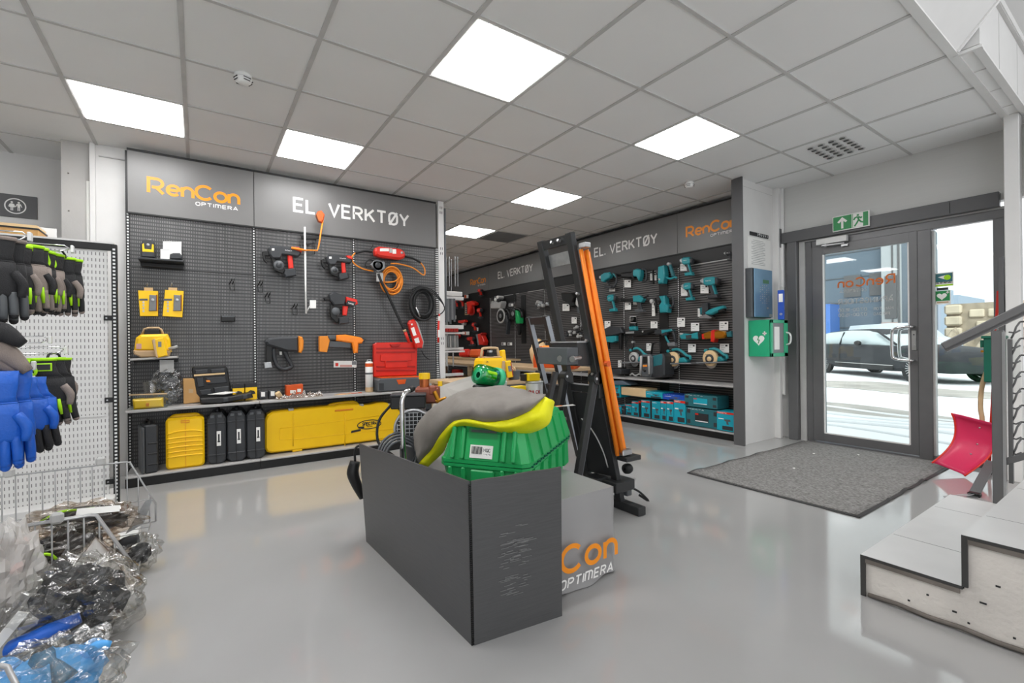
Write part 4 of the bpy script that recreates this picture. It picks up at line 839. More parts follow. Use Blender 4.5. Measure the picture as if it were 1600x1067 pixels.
def bag(lab, c, r, inner, seed, tilt=(0, 0, 0), fm='bag_film', m2=None, zb=None, neck=None):
    t = thing('plastic_bag', lab, 'bag', (c[0], c[1], c[2] - r[2]))
    glove_bundle(t, (0, 0, r[2]), r, inner, seed, tilt=tilt, m2=m2)
    o = lump((0, 0, r[2]), r, fm, .30, 3.1, seed + 5, 44, 30, tilt, smooth=False).build('film', t)
    return t
p = at(128, 958, y=2.42); p.z = .165; t = bag('large crinkled clear bag of dark gloves with a blue cuff, front of the heap', p, (.20, .19, .155), 'glove_black', 3, (.2, .5, .3))
MB('blue_glove').tube([(-.16, -.14, .10), (-.06, -.16, .13), (.02, -.15, .15)], [.04, .045, .03], 12, k=3, flat=.6).build('blue_cuff', t)
MB('paper').box((-.16, -.15, .17), (.03, .004, .12), rot=(.2, .6, .3)).build('paper_label', t)
p = at(75, 1062, y=1.86); t = bag('round clear bag of bright blue gloves at the bottom left corner', p, (.17, .15, .10), 'sky_glove', 11, (0, .1, 0), m2='sky_glove')
MB('bag_film_warm').tube([(.0, -.06, .20), (.03, -.10, .20), (.06, -.13, .15)], [.03, .008, .03], 8, k=3).build('twisted_neck', t)
p = at(8, 905, y=2.45); bag('milky bag of pale gloves at the left picture edge', p, (.10, .12, .20), 'glove_grey', 21, fm='bag_milky', m2='skin_pink')
p = at(135, 812, y=3.1); t = bag('clear bag of lime-trimmed dark gloves lying on top of the wire bin', p, (.21, .13, .085), 'glove_black', 31, (0, .12, 0), fm='bag_film_warm', m2='glove_grey')
MB('paper').box((.06, -.10, .15), (.16, .004, .03), rot=(-.5, .1, 0)).build('paper_header', t); MB('lime').tube([(-.15, -.06, .13), (-.08, -.08, .165), (.0, -.08, .16), (.04, -.07, .155)], .006, 6, k=3).build('lime_trim', t)
p = at(95, 868, y=3.0); t = bag('dark gloves with lime piping packed behind the wire divider', p, (.22, .13, .13), 'glove_black', 41, fm='bag_film_warm', m2='glove_black')
MB('lime').tube([(-.2, -.11, .16), (-.12, -.14, .2), (-.02, -.14, .195), (.01, -.13, .16)], .006, 6, k=3).build('lime_trim', t); MB('lime').tube([(-.2, -.12, .08), (-.1, -.15, .11), (0, -.15, .06)], .005, 6, k=3).build('lime_trim', t)
m_ = MB('glove_black').box((-.1, -.145, .15), (.16, .02, .08), .01, rot=(.2, 0, 0)); m_.build('cuff', t)
p = at(218, 862, y=3.0); t = thing('plastic_bag', 'small clear bag with dark handles poking out to the right of the heap', 'bag', (p.x, 3.0, p.z - .09)); lump((0, 0, .09), (.085, .07, .085), 'bag_film', .35, 3.3, 55, 30, 20, smooth=False).build('film', t)
MB('glove_black').tube([(-.13, .02, .10), (-.05, 0, .15), (.0, 0, .16)], [.025, .03, .02], 8, k=3).build('dark_handle', t); lump((.0, 0, .08), (.05, .04, .05), 'glove_black', .3, 3, 9, 14, 10).build('gloves_inside', t)
# the draped open bag between the two
p = at(150, 885, y=2.72); t = thing('plastic_bag', 'thin open bag draped like a tent over the middle of the heap', 'bag', (p.x, 2.72, p.z - .2))
A = [at(x, y_, y=yy) - Vector((p.x, 2.72, p.z - .2)) for x, y_, yy in ((150, 838, 2.75), (60, 960, 2.5), (215, 915, 2.6), (212, 945, 2.5), (100, 990, 2.45))]
def drape(u, v):
    q = A[0].lerp(A[1], v) if u < .5 else A[0].lerp(A[2], v); m = A[0].lerp(A[1].lerp(A[2], u), v); e = .012 * sin(u * 23 + v * 9) * v
    return m + Vector((0, -.07 * sin(pi * u) * v, -.06 * sin(pi * u) * v * v)) + Vector((e, e, 0))
MB('bag_milky').surf(drape, 24, 16, smooth=False).build('film', t)
MB('bag_film_warm').tube([A[0], A[0].lerp(A[1], .5) + Vector((-.01, 0, .01)), A[1]], [.006, .018, .02], 8, k=4, flat=.4).tube([A[0], A[0].lerp(A[2], .5) + Vector((.01, 0, .01)), A[2]], [.006, .022, .03], 8, k=4, flat=.4).build('folded_edge', t)
# ------------------------------------------------------------------ cloth-covered pallet table with the black folded panel around it
mat('display_cloth', '#979696', .42, var=.04, scale=3)
t = thing('display_table', 'low table under a glossy grey printed cloth, behind the black folded panel', 'table', (.892, 1.607, 0))
TW, TD, TH = .802, 1.20, .423
m_ = MB('display_cloth')
N = 60
def prr(s_, h):
    """perimeter of the drape at height share h, s_ running round the four sides"""
    P = [(0, 0), (TW, 0), (TW, TD), (0, TD), (0, 0)]; k = min(3, int(s_ * 4)); f = s_ * 4 - k
    x = P[k][0] + (P[k + 1][0] - P[k][0]) * f; y = P[k][1] + (P[k + 1][1] - P[k][1]) * f
    nx, ny = ((0, -1), (1, 0), (0, 1), (-1, 0))[k]; w_ = (.010 * sin(s_ * 46) + .007 * sin(s_ * 101 + 1)) * (1 - h) ** 1.2 + (.012 * sin(s_ * 9 + h * 14)) * (1 - h) * .6
    w_ = w_ + .012 * (1 - h) if abs(f - .5) < .5 else w_
    return (x + nx * w_, y + ny * w_, max(.004, h * TH + (.012 * sin(s_ * 60) * (1 - h) ** 6 if h < .2 else 0)))
m_.surf(lambda u, v: prr(min(u, .99999), v), 160, 16)
m_.surf(lambda u, v: (TW * u, TD * v, TH - .0005 + .003 * sin(u * 9) * sin(v * 7)), 12, 12)
m_.build('printed_cloth', t)
def cloth_logo():
    m_ = MB('logo_orange'); letters(m_, 'rencon', .063, .112, .115, -.044, 'logo_orange', w=.19, gap=.22, total=.705)
    letters(m_, 'OPTImERA', .408, .048, .038, -.050, 'white', w=.2, gap=.26, total=.325, slant=.15); return m_
cloth_logo().build('cloth_lettering', t)
MB('wood').box((TW / 2, TD / 2, .20), (TW - .06, TD - .06, .39)).build('frame', t)
# black corrugated sheet folded into an L
N0, N1, L0, L1, R0_, R1_ = Vector((.845, 1.527, 0)), Vector((.838, 1.527, .62)), at(580, 845, z=0), at(562, 693, z=.565), Vector((1.243, 1.478, 0)), Vector((1.246, 1.478, .620))
L0.x = .796; L0.y = 2.68; L1 = at(562, 693, z=.56)
t = thing('folded_panel', 'black corrugated plastic sheet folded around the corner of the grey cloth table', 'panel', (N0.x, N0.y, 0))
def q4(a, b, c, d, mb, bow=0, n=14):
    def f(u, v):
        p = a.lerp(b, u).lerp(d.lerp(c, u), v); return p - N0 + Vector((-bow * sin(pi * u) * v, 0, 0)) + Vector((0, 0, .0015 * sin(u * 13) * v))
    return mb.surf(f, n, 6, smooth=False)
q4(N0, L0, L1, N1, MB('display_black'), .0).build('long_side', t, solid=.008)
q4(N0 + Vector((.006, -.002, 0)), R0_, R1_, N1 + Vector((.006, -.002, 0)), MB('display_black')).build('short_side', t, solid=.008)
m_ = MB('black')
for k in range(78): m_.box((-.006 - .007 * k / 78 + .004, -.005, .006 + k * .0078), (.010, .006, .0042))
m_.build('cut_edge', t)
mat('scuff', '#7d7d7d', .7)
m_ = MB('scuff'); random.seed(5)
for k in range(70):
    z = random.choice((.16, .18, .21, .28, .30, .34, .37, .40)) + random.uniform(-.02, .02); x = random.uniform(.10, .22); l = random.uniform(.015, .06); y = -.0072 - (.049 * (x + l / 2) / .398)
    m_.box((x + l / 2, y, z), (l, .0012, .0012 + random.random() * .001), rot=(0, 0, -.122))
tag(m_.build('scuff_marks', t), kind='stuff')
# green tool case
GC = Vector((1.22, 1.67, TH + .002))
t = thing('tool_case', 'big green ribbed plastic case on the grey cloth table, under the padded roll', 'case', GC, radians(35))
def tap(mb, z0, z1, i0, i1, L=.80, W=.46, c=.03):
    def R_(i, z): return [(i + c, i, z), (L - i - c, i, z), (L - i, i + c, z), (L - i, W - i - c, z), (L - i - c, W - i, z), (i + c, W - i, z), (i, W - i - c, z), (i, i + c, z)]
    return mb.loft([R_(i0, z0), R_(i1, z1)], smooth=False)
lo = tap(MB('green'), 0, .128, .03, .008); tap(lo, .128, .142, .0, .0)
for y in (.06, .13, .33, .40): lo.box((.012, y, .065), (.03, .022, .125), .006)
for x in (.12, .26, .40, .54, .68): lo.prism([(x - .05, 0), (x + .05, 0), (x + .035, .128), (x - .035, .128)], -.004, .03)
lo.box((.006, .23, .075), (.02, .12, .09), .006, m='green'); lo.build('lower_shell', t)
up = tap(MB('green'), .146, .162, .0, .0); tap(up, .160, .318, .006, .05); tap(up, .318, .33, .05, .062)
for y in (.075, .125, .335, .385): up.box((.018, y, .238), (.03, .02, .15), .006, rot=(0, .25, 0))
for x in (.13, .28, .43, .58, .72):
    up.add([(x - .055, -.004, .162), (x + .055, -.004, .162), (x + .038, .035, .30), (x - .038, .035, .30), (x - .055, .06, .162), (x + .055, .06, .162), (x + .038, .06, .30), (x - .038, .06, .30)], [(0, 1, 2, 3), (0, 3, 7, 4), (1, 5, 6, 2), (3, 2, 6, 7)], 'green')
up.box((.012, .23, .245), (.03, .17, .11), .006, m='green_dark', rot=(0, .27, 0)) if 0 else None
up.build('upper_shell', t)
m_ = MB('green').box((.022, .235, .225), (.012, .18, .135), .005, rot=(0, .28, 0)); m_.build('recess', t)
m_ = MB('paper').box((.0075, .235, .205), (.006, .115, .06), rot=(0, .28, 0)); lb = m_.build('barcode_label', t)
m_ = MB('ink')
for k in range(9): m_.box((.0052, .282 - k * .0062, .212), (.006, .0008 + .0006 * (k % 3), .034), rot=(0, .28, 0))
m_.push((.002, .222, .200), (0, 0, radians(-90))); letters(m_, 'MQC', 0, .008, .014, -.0, 'ink', total=.035); letters(m_, '5311 28', 0, -.012, .009, -.0, 'ink', total=.035); m_.pop(); m_.build('barcode', lb)
MB('glass').box((.034, .235, .285), (.006, .15, .05), rot=(0, .28, 0)).box((.037, .235, .283), (.003, .13, .035), m='mid_plastic', rot=(0, .28, 0)).build('clear_window', t)
m_ = MB('green_dark')
for k in range(26): m_.box((.05 + k * .028, -.004, .145 + (.004 if k % 2 else 0)), (.014, .01, .006))
m_.build('seam_teeth', t)
MB('black').tube([(.80, .06, .10), (.85, .08, .11), (.86, .2, .115), (.85, .32, .11), (.80, .34, .10)], .014, 8, k=4).build('carry_handle', t)
# padded grey and hi-vis roll over the case
mat('hi_vis_cloth', '#f0ec10', .55, bump=.35, bscale=30, var=.06); mat('grey_cloth', '#807a74', .7, bump=.4, bscale=14, var=.06)
CT = [(648, 702), (651, 668), (674, 640), (702, 621), (728, 610), (754, 606), (790, 605), (822, 611), (850, 618)]
CM_ = [(654, 724), (674, 702), (688, 680), (708, 659), (729, 655), (760, 659), (795, 655), (828, 641), (851, 619)]
CB_ = [(668, 729), (692, 706), (700, 690), (713, 668), (744, 667), (776, 674), (818, 678), (857, 662), (866, 628)]
Y_ = [2.32, 2.27, 2.15, 2.02, 1.90, 1.82, 1.74, 1.67, 1.70]
org = at(760, 650, y=2.0)
t = thing('padded_roll', 'thick padded grey roll with bright yellow underside draped over the green case', 'cover', org)
def pxl(P, k, dy): return at(P[k][0], P[k][1], y=Y_[k] + dy * (.4 + .6 * min(1, k / 4)))
def mix(P, Q, f): return [(a[0] + (b[0] - a[0]) * f, a[1] + (b[1] - a[1]) * f) for a, b in zip(P, Q)]
def rollpart(rows, m, nm, amp):
    """rows: (outline, depth offset) from the hidden back edge to the lower front edge"""
    G = [[pxl(P, k, dy) - org for P, dy in rows] for k in range(9)]; G = [cat(g, 5) for g in G]; n = len(G[0]); cols = [cat([g[j] for g in G], 6) for j in range(n)]
    rings = [[cols[j][i] + Vector((0, -1, .5)) * (amp * NZ.noise(Vector((i * .22, j * .35, amp * 50))) + amp * .5 * sin(i * .9 + j * .2) * sin(j * pi / n)) for j in range(n)] for i in range(len(cols[0]))]
    return MB(m).loft(rings, closed=False).build(nm, t, solid=.004)
def sh(P, dx, dy): return [(a + dx, b + dy) for a, b in P]
rollpart([(sh(mix(CT, CM_, .5), 0, 6), .42), (sh(CT, 0, 3), .36), (CT, .22), (mix(CT, CM_, .35), .05), (mix(CT, CM_, .7), -.02), (CM_, .0)], 'grey_cloth', 'grey_shell', .016)
rollpart([(CM_, .0), (mix(CM_, CB_, .5), -.03), (CB_, .03), (sh(mix(CM_, CB_, .8), 0, 2), .22)], 'hi_vis_cloth', 'hi_vis_underside', .008)
MB('black').ell(tuple(at(727, 667, y=1.98) - org), (.008, .008, .012)).tube([at(727, 660, y=1.98) - org, at(725, 668, y=1.97) - org, at(728, 673, y=1.97) - org], .003, 5).build('cord_lock', t)
# grey card sheet leaning behind
t = thing('card_sheet', 'large blank grey card sheet standing crooked behind the padded roll', 'card', Vector((1.3, 2.75, TH)))
c4 = [at(x, y_, y=yy) - t.location for x, y_, yy in ((655, 690, 2.84), (688, 603, 2.9), (741, 586, 2.78), (762, 625, 2.62), (745, 680, 2.6))]
mat('grey_card', '#b7b2ad', .75); MB('grey_card').add([tuple(p) for p in c4], [tuple(range(5))]).build('sheet', t, solid=.004)
# compressor with chrome bow handle
cb_ = Vector((1.06, 2.60, TH + .03)); t = thing('compressor', 'small electric pump with finned motor, black switch box and yellow caps', 'pump', cb_, radians(-25))
mat('cast_red', '#8d4a35', .45); mat('pump_fins', '#8c8d8f', .4, metal=.5)
m_ = MB('pump_fins'); m_.lathe([(.02, -.10), (.10, -.098), (.112, -.08), (.112, -.03), (.095, -.02), (.09, .16), (.05, .17)], (0, 0, .20), 'y', 28)
for k in range(20): a = k * pi / 10; m_.box((.098 * cos(a), .07, .20 + .098 * sin(a)), (.022, .17, .005), rot=(0, -a, 0))
m_.box((0, .02, .05), (.16, .2, .10), .01); m_.build('motor', t)
m_ = MB('steel'); m_.lathe([(.10, 0), (.112, -.006), (.112, .02), (.10, .02)], (0, -.10, .20), 'y', 28); m_.build('guard_ring', t)
m_ = MB('black'); m_.lathe([(.001, 0), (.097, 0)], (0, -.1005, .20), 'y', 28)
for k in range(9): h = sqrt(max(0, .095 ** 2 - (-.09 + k * .0225) ** 2)); m_.box((-.09 + k * .0225, -.104, .2), (.004, .003, 2 * h), m='galv'); m_.box((0, -.104, .2 - .09 + k * .0225), (2 * h, .003, .004), m='galv')
m_.build('fan_grille', t)
m_ = MB('black').box((-.03, .0, .345), (.20, .13, .075), .006); m_.box((-.03, 0, .386), (.205, .135, .012), .004, m='dark_plastic'); m_.build('switch_box', t)
m_ = MB('cast_red').box((.08, .10, .37), (.15, .12, .10), .012).box((.11, .06, .40), (.05, .05, .06), .01); m_.cyl((.06, .08, .42), (.06, .08, .475), .03, m='copper'); m_.build('pump_head', t)
MB('yellow').cyl((.06, .08, .47), (.06, .08, .505), .034).build('filler_cap', t); MB('yellow').cyl((.155, .06, .425), (.155, .06, .455), .014).build('valve_knob', t); MB('brass').cyl((.15, .0, .33), (.12, .0, .40), .013).cyl((.13, -.0, .34), (.19, -.02, .36), .009).build('brass_fitting', t)
hp = [at(632, 722, y=2.28), at(630, 690, y=2.28), at(628, 640, y=2.28), at(629, 622, y=2.28), at(634, 613, y=2.29), at(640, 609, y=2.31)]
Rz = Matrix.Rotation(radians(25), 4, 'Z'); loc_ = lambda p: Rz @ (p - cb_)
MB('chrome').tube([loc_(p) for p in hp], .0125, 12, k=4).build('carry_handle', t)
MB('black').tube([loc_(hp[-1]), loc_(at(645, 607, y=2.33))], .016, 10).build('handle_grip', t)
MB('rubber').tube([(-.13, 0, .33), (-.2, -.02, .24), (-.2, -.06, .12), (-.1, -.14, .05)], .008, 6, k=5).build('power_cable', t)
c0 = at(622, 712, y=2.50); t = thing('coiled_hose', 'coil of thin grey hose lying in front of the pump', 'hose', (c0.x, c0.y, TH + .01))
for k in range(6): r = .085 + .012 * (k % 4); MB('mid_plastic').tube([(r * cos(a) * 1.05 + .006 * k, .02 * k - .05 + .25 * r * sin(a), .085 + r * sin(a) * .95) for a in [2 * pi * i / 14 for i in range(14)]], .0075, 7, k=2, closed=True).build('hose_loop', t)
MB('steel').ell((-.03, -.06, .05), (.05, .02, .014)).box((-.01, -.06, .04), (.07, .01, .008), rot=(0, .4, 0)).build('coupling', t)
# paper and leaflet
t = thing('leaflet', 'open leaflet of orange and white print sticking out behind the green case', 'leaflet', at(862, 636, y=2.35))
MB('paper').add([(-.06, 0, 0), (.12, -.10, .012), (.20, .02, .0), (.0, .08, -.01)], [(0, 1, 2, 3)]).add([(-.04, 0, .002), (.06, -.04, .008), (.1, .02, .003), (.0, .05, -.006)], [(0, 1, 2, 3)], 'orange').build('sheet', t, solid=.001)
# black hand tool hanging outside the panel
p = at(563, 745, y=2.85); t = thing('black_handpiece', 'black hand tool on a cord hanging beside the far edge of the folded panel', 'hand tool', p)
MB('black').tube([(-.03, 0, .10), (-.045, 0, .03), (-.02, 0, -.05), (.01, 0, -.13)], [.03, .036, .03, .018], 10, k=4).build('grip', t); MB('rubber').tube([(-.03, 0, .10), (-.03, 0, .17), (.0, .0, .19), (.06, -.02, .16)], .007, 6, k=4).build('cord', t)
# ------------------------------------------------------------------ tall tool stand leaning back with its hinged legs
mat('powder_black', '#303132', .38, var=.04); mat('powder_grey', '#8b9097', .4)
t = thing('panel_saw_stand', 'tall black steel stand on hinged legs with a bright orange rail on its side', 'tool stand', (2.385, 2.19, 0))
fx = lambda z: -.243 * z
Y0, Y1 = 0, .29; lean = math.atan(.243)
m_ = None
def post(y, z0, z1, nm, w_=.04, dep=.055, off=0):
    c = (fx((z0 + z1) / 2) + off, y, (z0 + z1) / 2); L = (z1 - z0) / cos(lean)
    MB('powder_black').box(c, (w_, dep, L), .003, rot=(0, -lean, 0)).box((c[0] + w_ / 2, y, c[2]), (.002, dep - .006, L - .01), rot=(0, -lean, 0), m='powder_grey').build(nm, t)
post(Y0, .0, 1.83, 'post'); post(Y1, .0, 1.83, 'post')
def cross(z, h, nm, m='powder_black', y0=Y0, y1=Y1, d_=.03, off=0): MB(m).box((fx(z) + off, (y0 + y1) / 2, z), (d_, y1 - y0, h), .002, rot=(0, -lean, 0)).build(nm, t)
cross(1.795, .06, 'top_bar'); cross(.825, .05, 'lower_bar'); cross(1.69, .085, 'steel_bracket', 'galv', -.05, .33, .01, .02); cross(.16, .05, 'bottom_bar')
for y, z in ((.08, 1.795), (.15, 1.795), (.0, 1.45), (.0, 1.15), (.0, .93)): MB('steel').cyl((fx(z) - .04, y, z), (fx(z) - .017, y, z - .004), .009, n=10).build('bolt', t)
MB('powder_black').add([(fx(.79) - .004, .03, .79), (fx(.79) - .004, .26, .79), (fx(.2) - .004, .27, .2), (fx(.2) - .004, .03, .22)], [(0, 1, 2, 3)]).build('side_sheet', t, solid=.006)
m_ = MB('white_metal'); m_.tube([(fx(z) - .012, y, z) for y, z in ((.22, .60), (.16, .56), (.10, .48), (.06, .38), (.045, .28))], .0045, 6, k=4); m_.build('curved_slot', t)
for y in (Y0, Y1):
    c = Vector((-.235, y, .93)); f = Vector((-.47, y, .0)); m = (c + f) / 2; L = (c - f).length; ang = math.atan2(.235, .93)
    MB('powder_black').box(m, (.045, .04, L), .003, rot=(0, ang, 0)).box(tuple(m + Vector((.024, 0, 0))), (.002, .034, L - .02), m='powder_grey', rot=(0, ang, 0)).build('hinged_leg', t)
    MB('powder_black').cyl((c.x, y - .03, .90), (c.x, y + .03, .90), .04).build('hinge_plate', t); MB('steel').cyl((c.x - .02, y - .036, .90), (c.x - .02, y + .036, .90), .009).build('hinge_bolt', t)
MB('powder_black').box((-.43, .145, .12), (.03, .29, .05), .003).build('leg_brace', t)
# saw head box at mid height
m_ = MB('powder_black').box((-.27, .14, 1.06), (.22, .26, .15), .004); m_.box((-.27, .14, 1.14), (.235, .275, .010), m='galv'); m_.build('head_box', t)
MB('mid_plastic').box((-.42, .16, 1.05), (.10, .30, .11), .003).build('head_plate', t)
for y in (-.02, .10): MB('steel').cyl((-.385, y, 1.04), (-.46, y - .02, 1.035), .013, n=12).cyl((-.46, y - .02, 1.035), (-.475, y - .025, 1.033), .020, n=12).build('clamp_knob', t)
MB('powder_black').box((-.20, .0, .92), (.06, .06, .30), .003).build('slide_bar', t)
for k in range(2):
    MB('orange').tube([(fx(1.72) + .022 + .036 * k, -.05 - .012 * k, 1.72), (fx(.385) + .0 + .036 * k, -.055 - .012 * k, .385)], .014, 10).box((fx(1.05) + .035 + .042 * k, -.045, 1.05), (.04, .012, 1.36), m='orange', rot=(0, -lean, 0)).build('orange_rail', t)
MB('steel').box((fx(1.74) + .03, -.08, 1.74), (.05, .06, .03), .003).build('rail_clip', t); MB('powder_black').box((.0, -.07, .36), (.14, .09, .03), .003).build('rail_foot', t); MB('steel').box((-.03, -.065, .40), (.09, .05, .04), .006).build('rail_spring', t)
MB('orange_dark').cyl((fx(1.0) + .0, -.10, 1.0), (fx(1.0), -.13, 1.0), .018).build('rail_knob', t)
MB('rubber').lathe([(.008, 0), (.032, .006), (.036, .03), (.03, .05), (.01, .052)], (-.02, -.05, .28), 'x', 16).build('hand_wheel', t)
m_ = MB('powder_black').box((-.03, .05, .17), (.18, .24, .07), .006); m_.box((-.12, .12, .20), (.12, .14, .025), .01); m_.box((.05, .02, .13), (.05, .10, .1), .006, m='mid_plastic'); m_.box((.07, .0, .19), (.05, .09, .01), m='galv'); m_.build('motor_carriage', t)
MB('rubber').tube([(.06, -.03, .14), (.12, -.06, .10), (.17, -.09, .04), (.12, -.05, .08)], .008, 6, k=4).build('cable', t)
MB('powder_black').box((.0, .10, .028), (.07, .56, .055), .004).build('foot_beam', t)
# ladder-like frame of the second stand
t = thing('small_tool_stand', 'shorter grey steel stand with ladder rungs, left of and behind the tall one', 'tool stand', (3.11, 3.40, 0))
f2 = lambda z: -.295 * z; l2 = math.atan(.295)
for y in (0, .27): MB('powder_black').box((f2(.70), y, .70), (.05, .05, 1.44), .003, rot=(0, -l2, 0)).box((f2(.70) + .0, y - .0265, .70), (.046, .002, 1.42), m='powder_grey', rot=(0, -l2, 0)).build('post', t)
for z, h in ((1.35, .07), (1.05, .08), (.70, .05), (.33, .10)): MB('powder_black').box((f2(z), .135, z), (.03, .27, h), .002, rot=(0, -l2, 0)).build('rung', t)
MB('powder_black').add([(f2(.68), .02, .68), (f2(.68), .26, .68), (f2(.4), .26, .4), (f2(.4), .02, .4)], [(0, 1, 2, 3)]).build('side_sheet', t, solid=.006)
for y in (0, .27): MB('powder_black').box((-.44, y, .42), (.045, .045, .92), .003, rot=(0, .33, 0)).build('hinged_leg', t)
MB('powder_black').box((-.5, .135, .22), (.03, .3, .09), .002).build('leg_brace', t)
# ------------------------------------------------------------------ timber counter with the big laser, jar, tin
t = thing('timber_counter', 'rough timber counter of tan boards behind the grey cloth table', 'table', (2.12, 3.55, 0))
MB('wood').box((0, 0, .80), (.80, .62, .035), .003).build('top_board', t); MB('wood').box((.0, -.05, .62), (.72, .5, .02)).build('shelf_board', t)
for x in (-.36, .36):
    for y in (-.27, .27): MB('wood').box((x, y, .39), (.05, .05, .78), .003).build('leg', t)
MB('mid_plastic').box((.0, -.29, .70), (.72, .02, .16)).build('front_board', t)
def big_laser(loc, S, lab, rz=0, handle_m='tan'):
    t = thing('rotary_laser', lab, 'laser level', loc, rz); A = (S, S, S)
    MB('yellow', A).loft([[(x * k, y * k2, z) for x, y in ((-.5, -.32), (.42, -.32), (.5, -.24), (.5, .24), (.42, .32), (-.5, .32))] for k, k2, z in ((1.0, 1, .10), (1.02, 1, .35), (.96, .95, .72), (.86, .85, .82))], smooth=False).build('housing', t)
    MB('tan', A).box((0, 0, .06), (1.04, .68, .12), .03).box((.36, -.33, .40), (.16, .05, .6), .02, rot=(0, .12, 0)).build('rubber_base', t)
    h = MB('tan', A); h.tube([(-.38, 0, .80), (-.33, 0, 1.10), (-.25, 0, 1.17), (.25, 0, 1.17), (.33, 0, 1.10), (.38, 0, .80)], .05, 8, k=2); h.box((0, 0, .84), (.74, .5, .05), .02); h.build('guard_frame', t)
    g = MB('black', A); g.cyl((0, 0, .84), (0, 0, 1.02), .14); g.cyl((0, 0, 1.02), (0, 0, 1.09), .10, m='steel'); g.build('laser_head', t)
    d = MB('yellow', A); d.box((.58, -.36, .40), (.24, .12, .62), .03, rot=(0, -.16, -.2)); d.box((.58, -.43, .42), (.12, .02, .2), m='grey_plastic', rot=(0, -.16, -.2)); d.box((.66, -.435, .4), (.03, .02, .5), m='red_dark', rot=(0, -.16, -.2)); d.build('receiver', t)
    c = MB('tan', A); c.cyl((.62, -.2, .34), (.85, -.22, .36), .07); c.cyl((.85, -.22, .36), (.92, -.22, .36), .1); c.build('clamp', t)
    MB('ink', A).box((-.3, -.328, .70), (.10, .006, .012), rot=(0, .5, 0)).box((-.33, -.328, .67), (.08, .006, .012), rot=(0, -.4, 0)).build('emblem', t)
    return t
a, b = at(748, 598, y=3.3), at(790, 545, y=3.3)
big_laser((2.06, 3.36, .82), .235, 'large yellow laser level with tan guard frame on the timber counter')
t = thing('laser_receiver', 'upright yellow receiver stick right of the large laser level', 'receiver', (2.29, 3.50, .82))
MB('yellow').box((0, 0, .13), (.05, .04, .25), .008, rot=(0, -.12, 0)).build('body', t); MB('black').box((-.03, -.03, .03), (.07, .06, .07), .01).build('clamp', t)
t = thing('mug_container', 'dark round tub standing right of the receiver on the timber counter', 'tub', (2.28, 3.32, .82)); MB('mid_plastic').cyl((0, 0, 0), (0, 0, .075), .05, .055).build('tub_body', t)
# green translucent jar lying tilted on the card
film('green_film', '#7fe0bd', .10, .1); p = at(762, 588, y=2.62)
t = thing('plastic_jar', 'green see-through jar with pale screw lid lying tilted on its side', 'jar', p, rot=(0, .25, .2))
MB('green_film').lathe([(.045, -.10), (.065, -.09), (.07, -.06), (.07, .05), (.06, .065)], (0, 0, .0), 'x', 22).build('jar_wall', t)
MB('green_light').lathe([(.02, -.085), (.058, -.08), (.06, .03), (.02, .04)], (0, 0, -.006), 'x', 18).build('contents', t); MB('lime').box((-.02, -.058, .01), (.1, .02, .05), .01).box((.03, -.05, .03), (.03, .03, .03), .005, m='teal').build('labels_inside', t)
MB('green_light').lathe([(.06, .06), (.075, .065), (.075, .10), (.05, .115), (.01, .118)], (0, 0, 0), 'x', 22).build('screw_lid', t); MB('light_grey').box((.13, .0, -.03), (.07, .09, .08), .02).build('cap_block', t)
MB('black').ell((-.0, 0, -.085), (.10, .07, .03)).build('cradle', t)
mat('tin_white', '#d5d5d3', .35, metal=.2)
CR = (2.02, 2.68); zt = at(835, 612, y=2.68)
t = thing('paint_tin', 'white metal tin with red and black print under a yellow box', 'tin', (zt.x, 2.68, .66))
MB('tin_white').cyl((0, 0, 0), (0, 0, .19), .062, n=28).lathe([(.062, .185), (.066, .188), (.066, .198), (.055, .20), (.001, .196)], n=28, m='galv').build('tin_body', t)
m_ = MB('red_dark'); 
def wrap_text(mb, txt, R, z, h, a0, da, m):
    for i, c in enumerate(txt):
        a = a0 + da * i; mb.push((R * cos(a), R * sin(a), z), (0, 0, a + pi / 2)); letters(mb, c, -h * .3, 0, h, -.0005, m, w=.22); mb.pop()
va = atan2(-2.68, -zt.x)
wrap_text(m_, 'QUICK', .063, .115, .022, va - .55, .28, 'red_dark'); wrap_text(m_, 'PATCH', .063, .075, .022, va - .6, .3, 'ink'); m_.build('lettering', t)
t = thing('small_box', 'bright yellow box standing on the white tin', 'box', (zt.x - .02, 2.68, .862)); MB('yellow_bright').box((0, 0, .028), (.10, .06, .055), .003).build('box_body', t); MB('black').box((-.06, .02, .026), (.03, .05, .05), .003).build('end_piece', t)
t = thing('small_box', 'L-shaped bright yellow box left of the white tin', 'box', (zt.x - .13, 2.70, .66))
MB('yellow_bright').box((0, 0, .145), (.10, .06, .05), .003).box((.02, 0, .09), (.06, .06, .10), .003).build('box_body', t); MB('mid_plastic').box((.0, .0, .02), (.1, .06, .04), .002).build('dark_base', t)
t = thing('tool_crate', 'dark crate behind the green case carrying the white tin and yellow boxes', 'crate', (zt.x - .05, 2.70, 0))
MB('dark_plastic').box((0, 0, .33), (.34, .20, .66), .01).build('crate_body', t); MB('mid_plastic').box((0, -.101, .40), (.28, .004, .16), .002).build('front_panel', t)
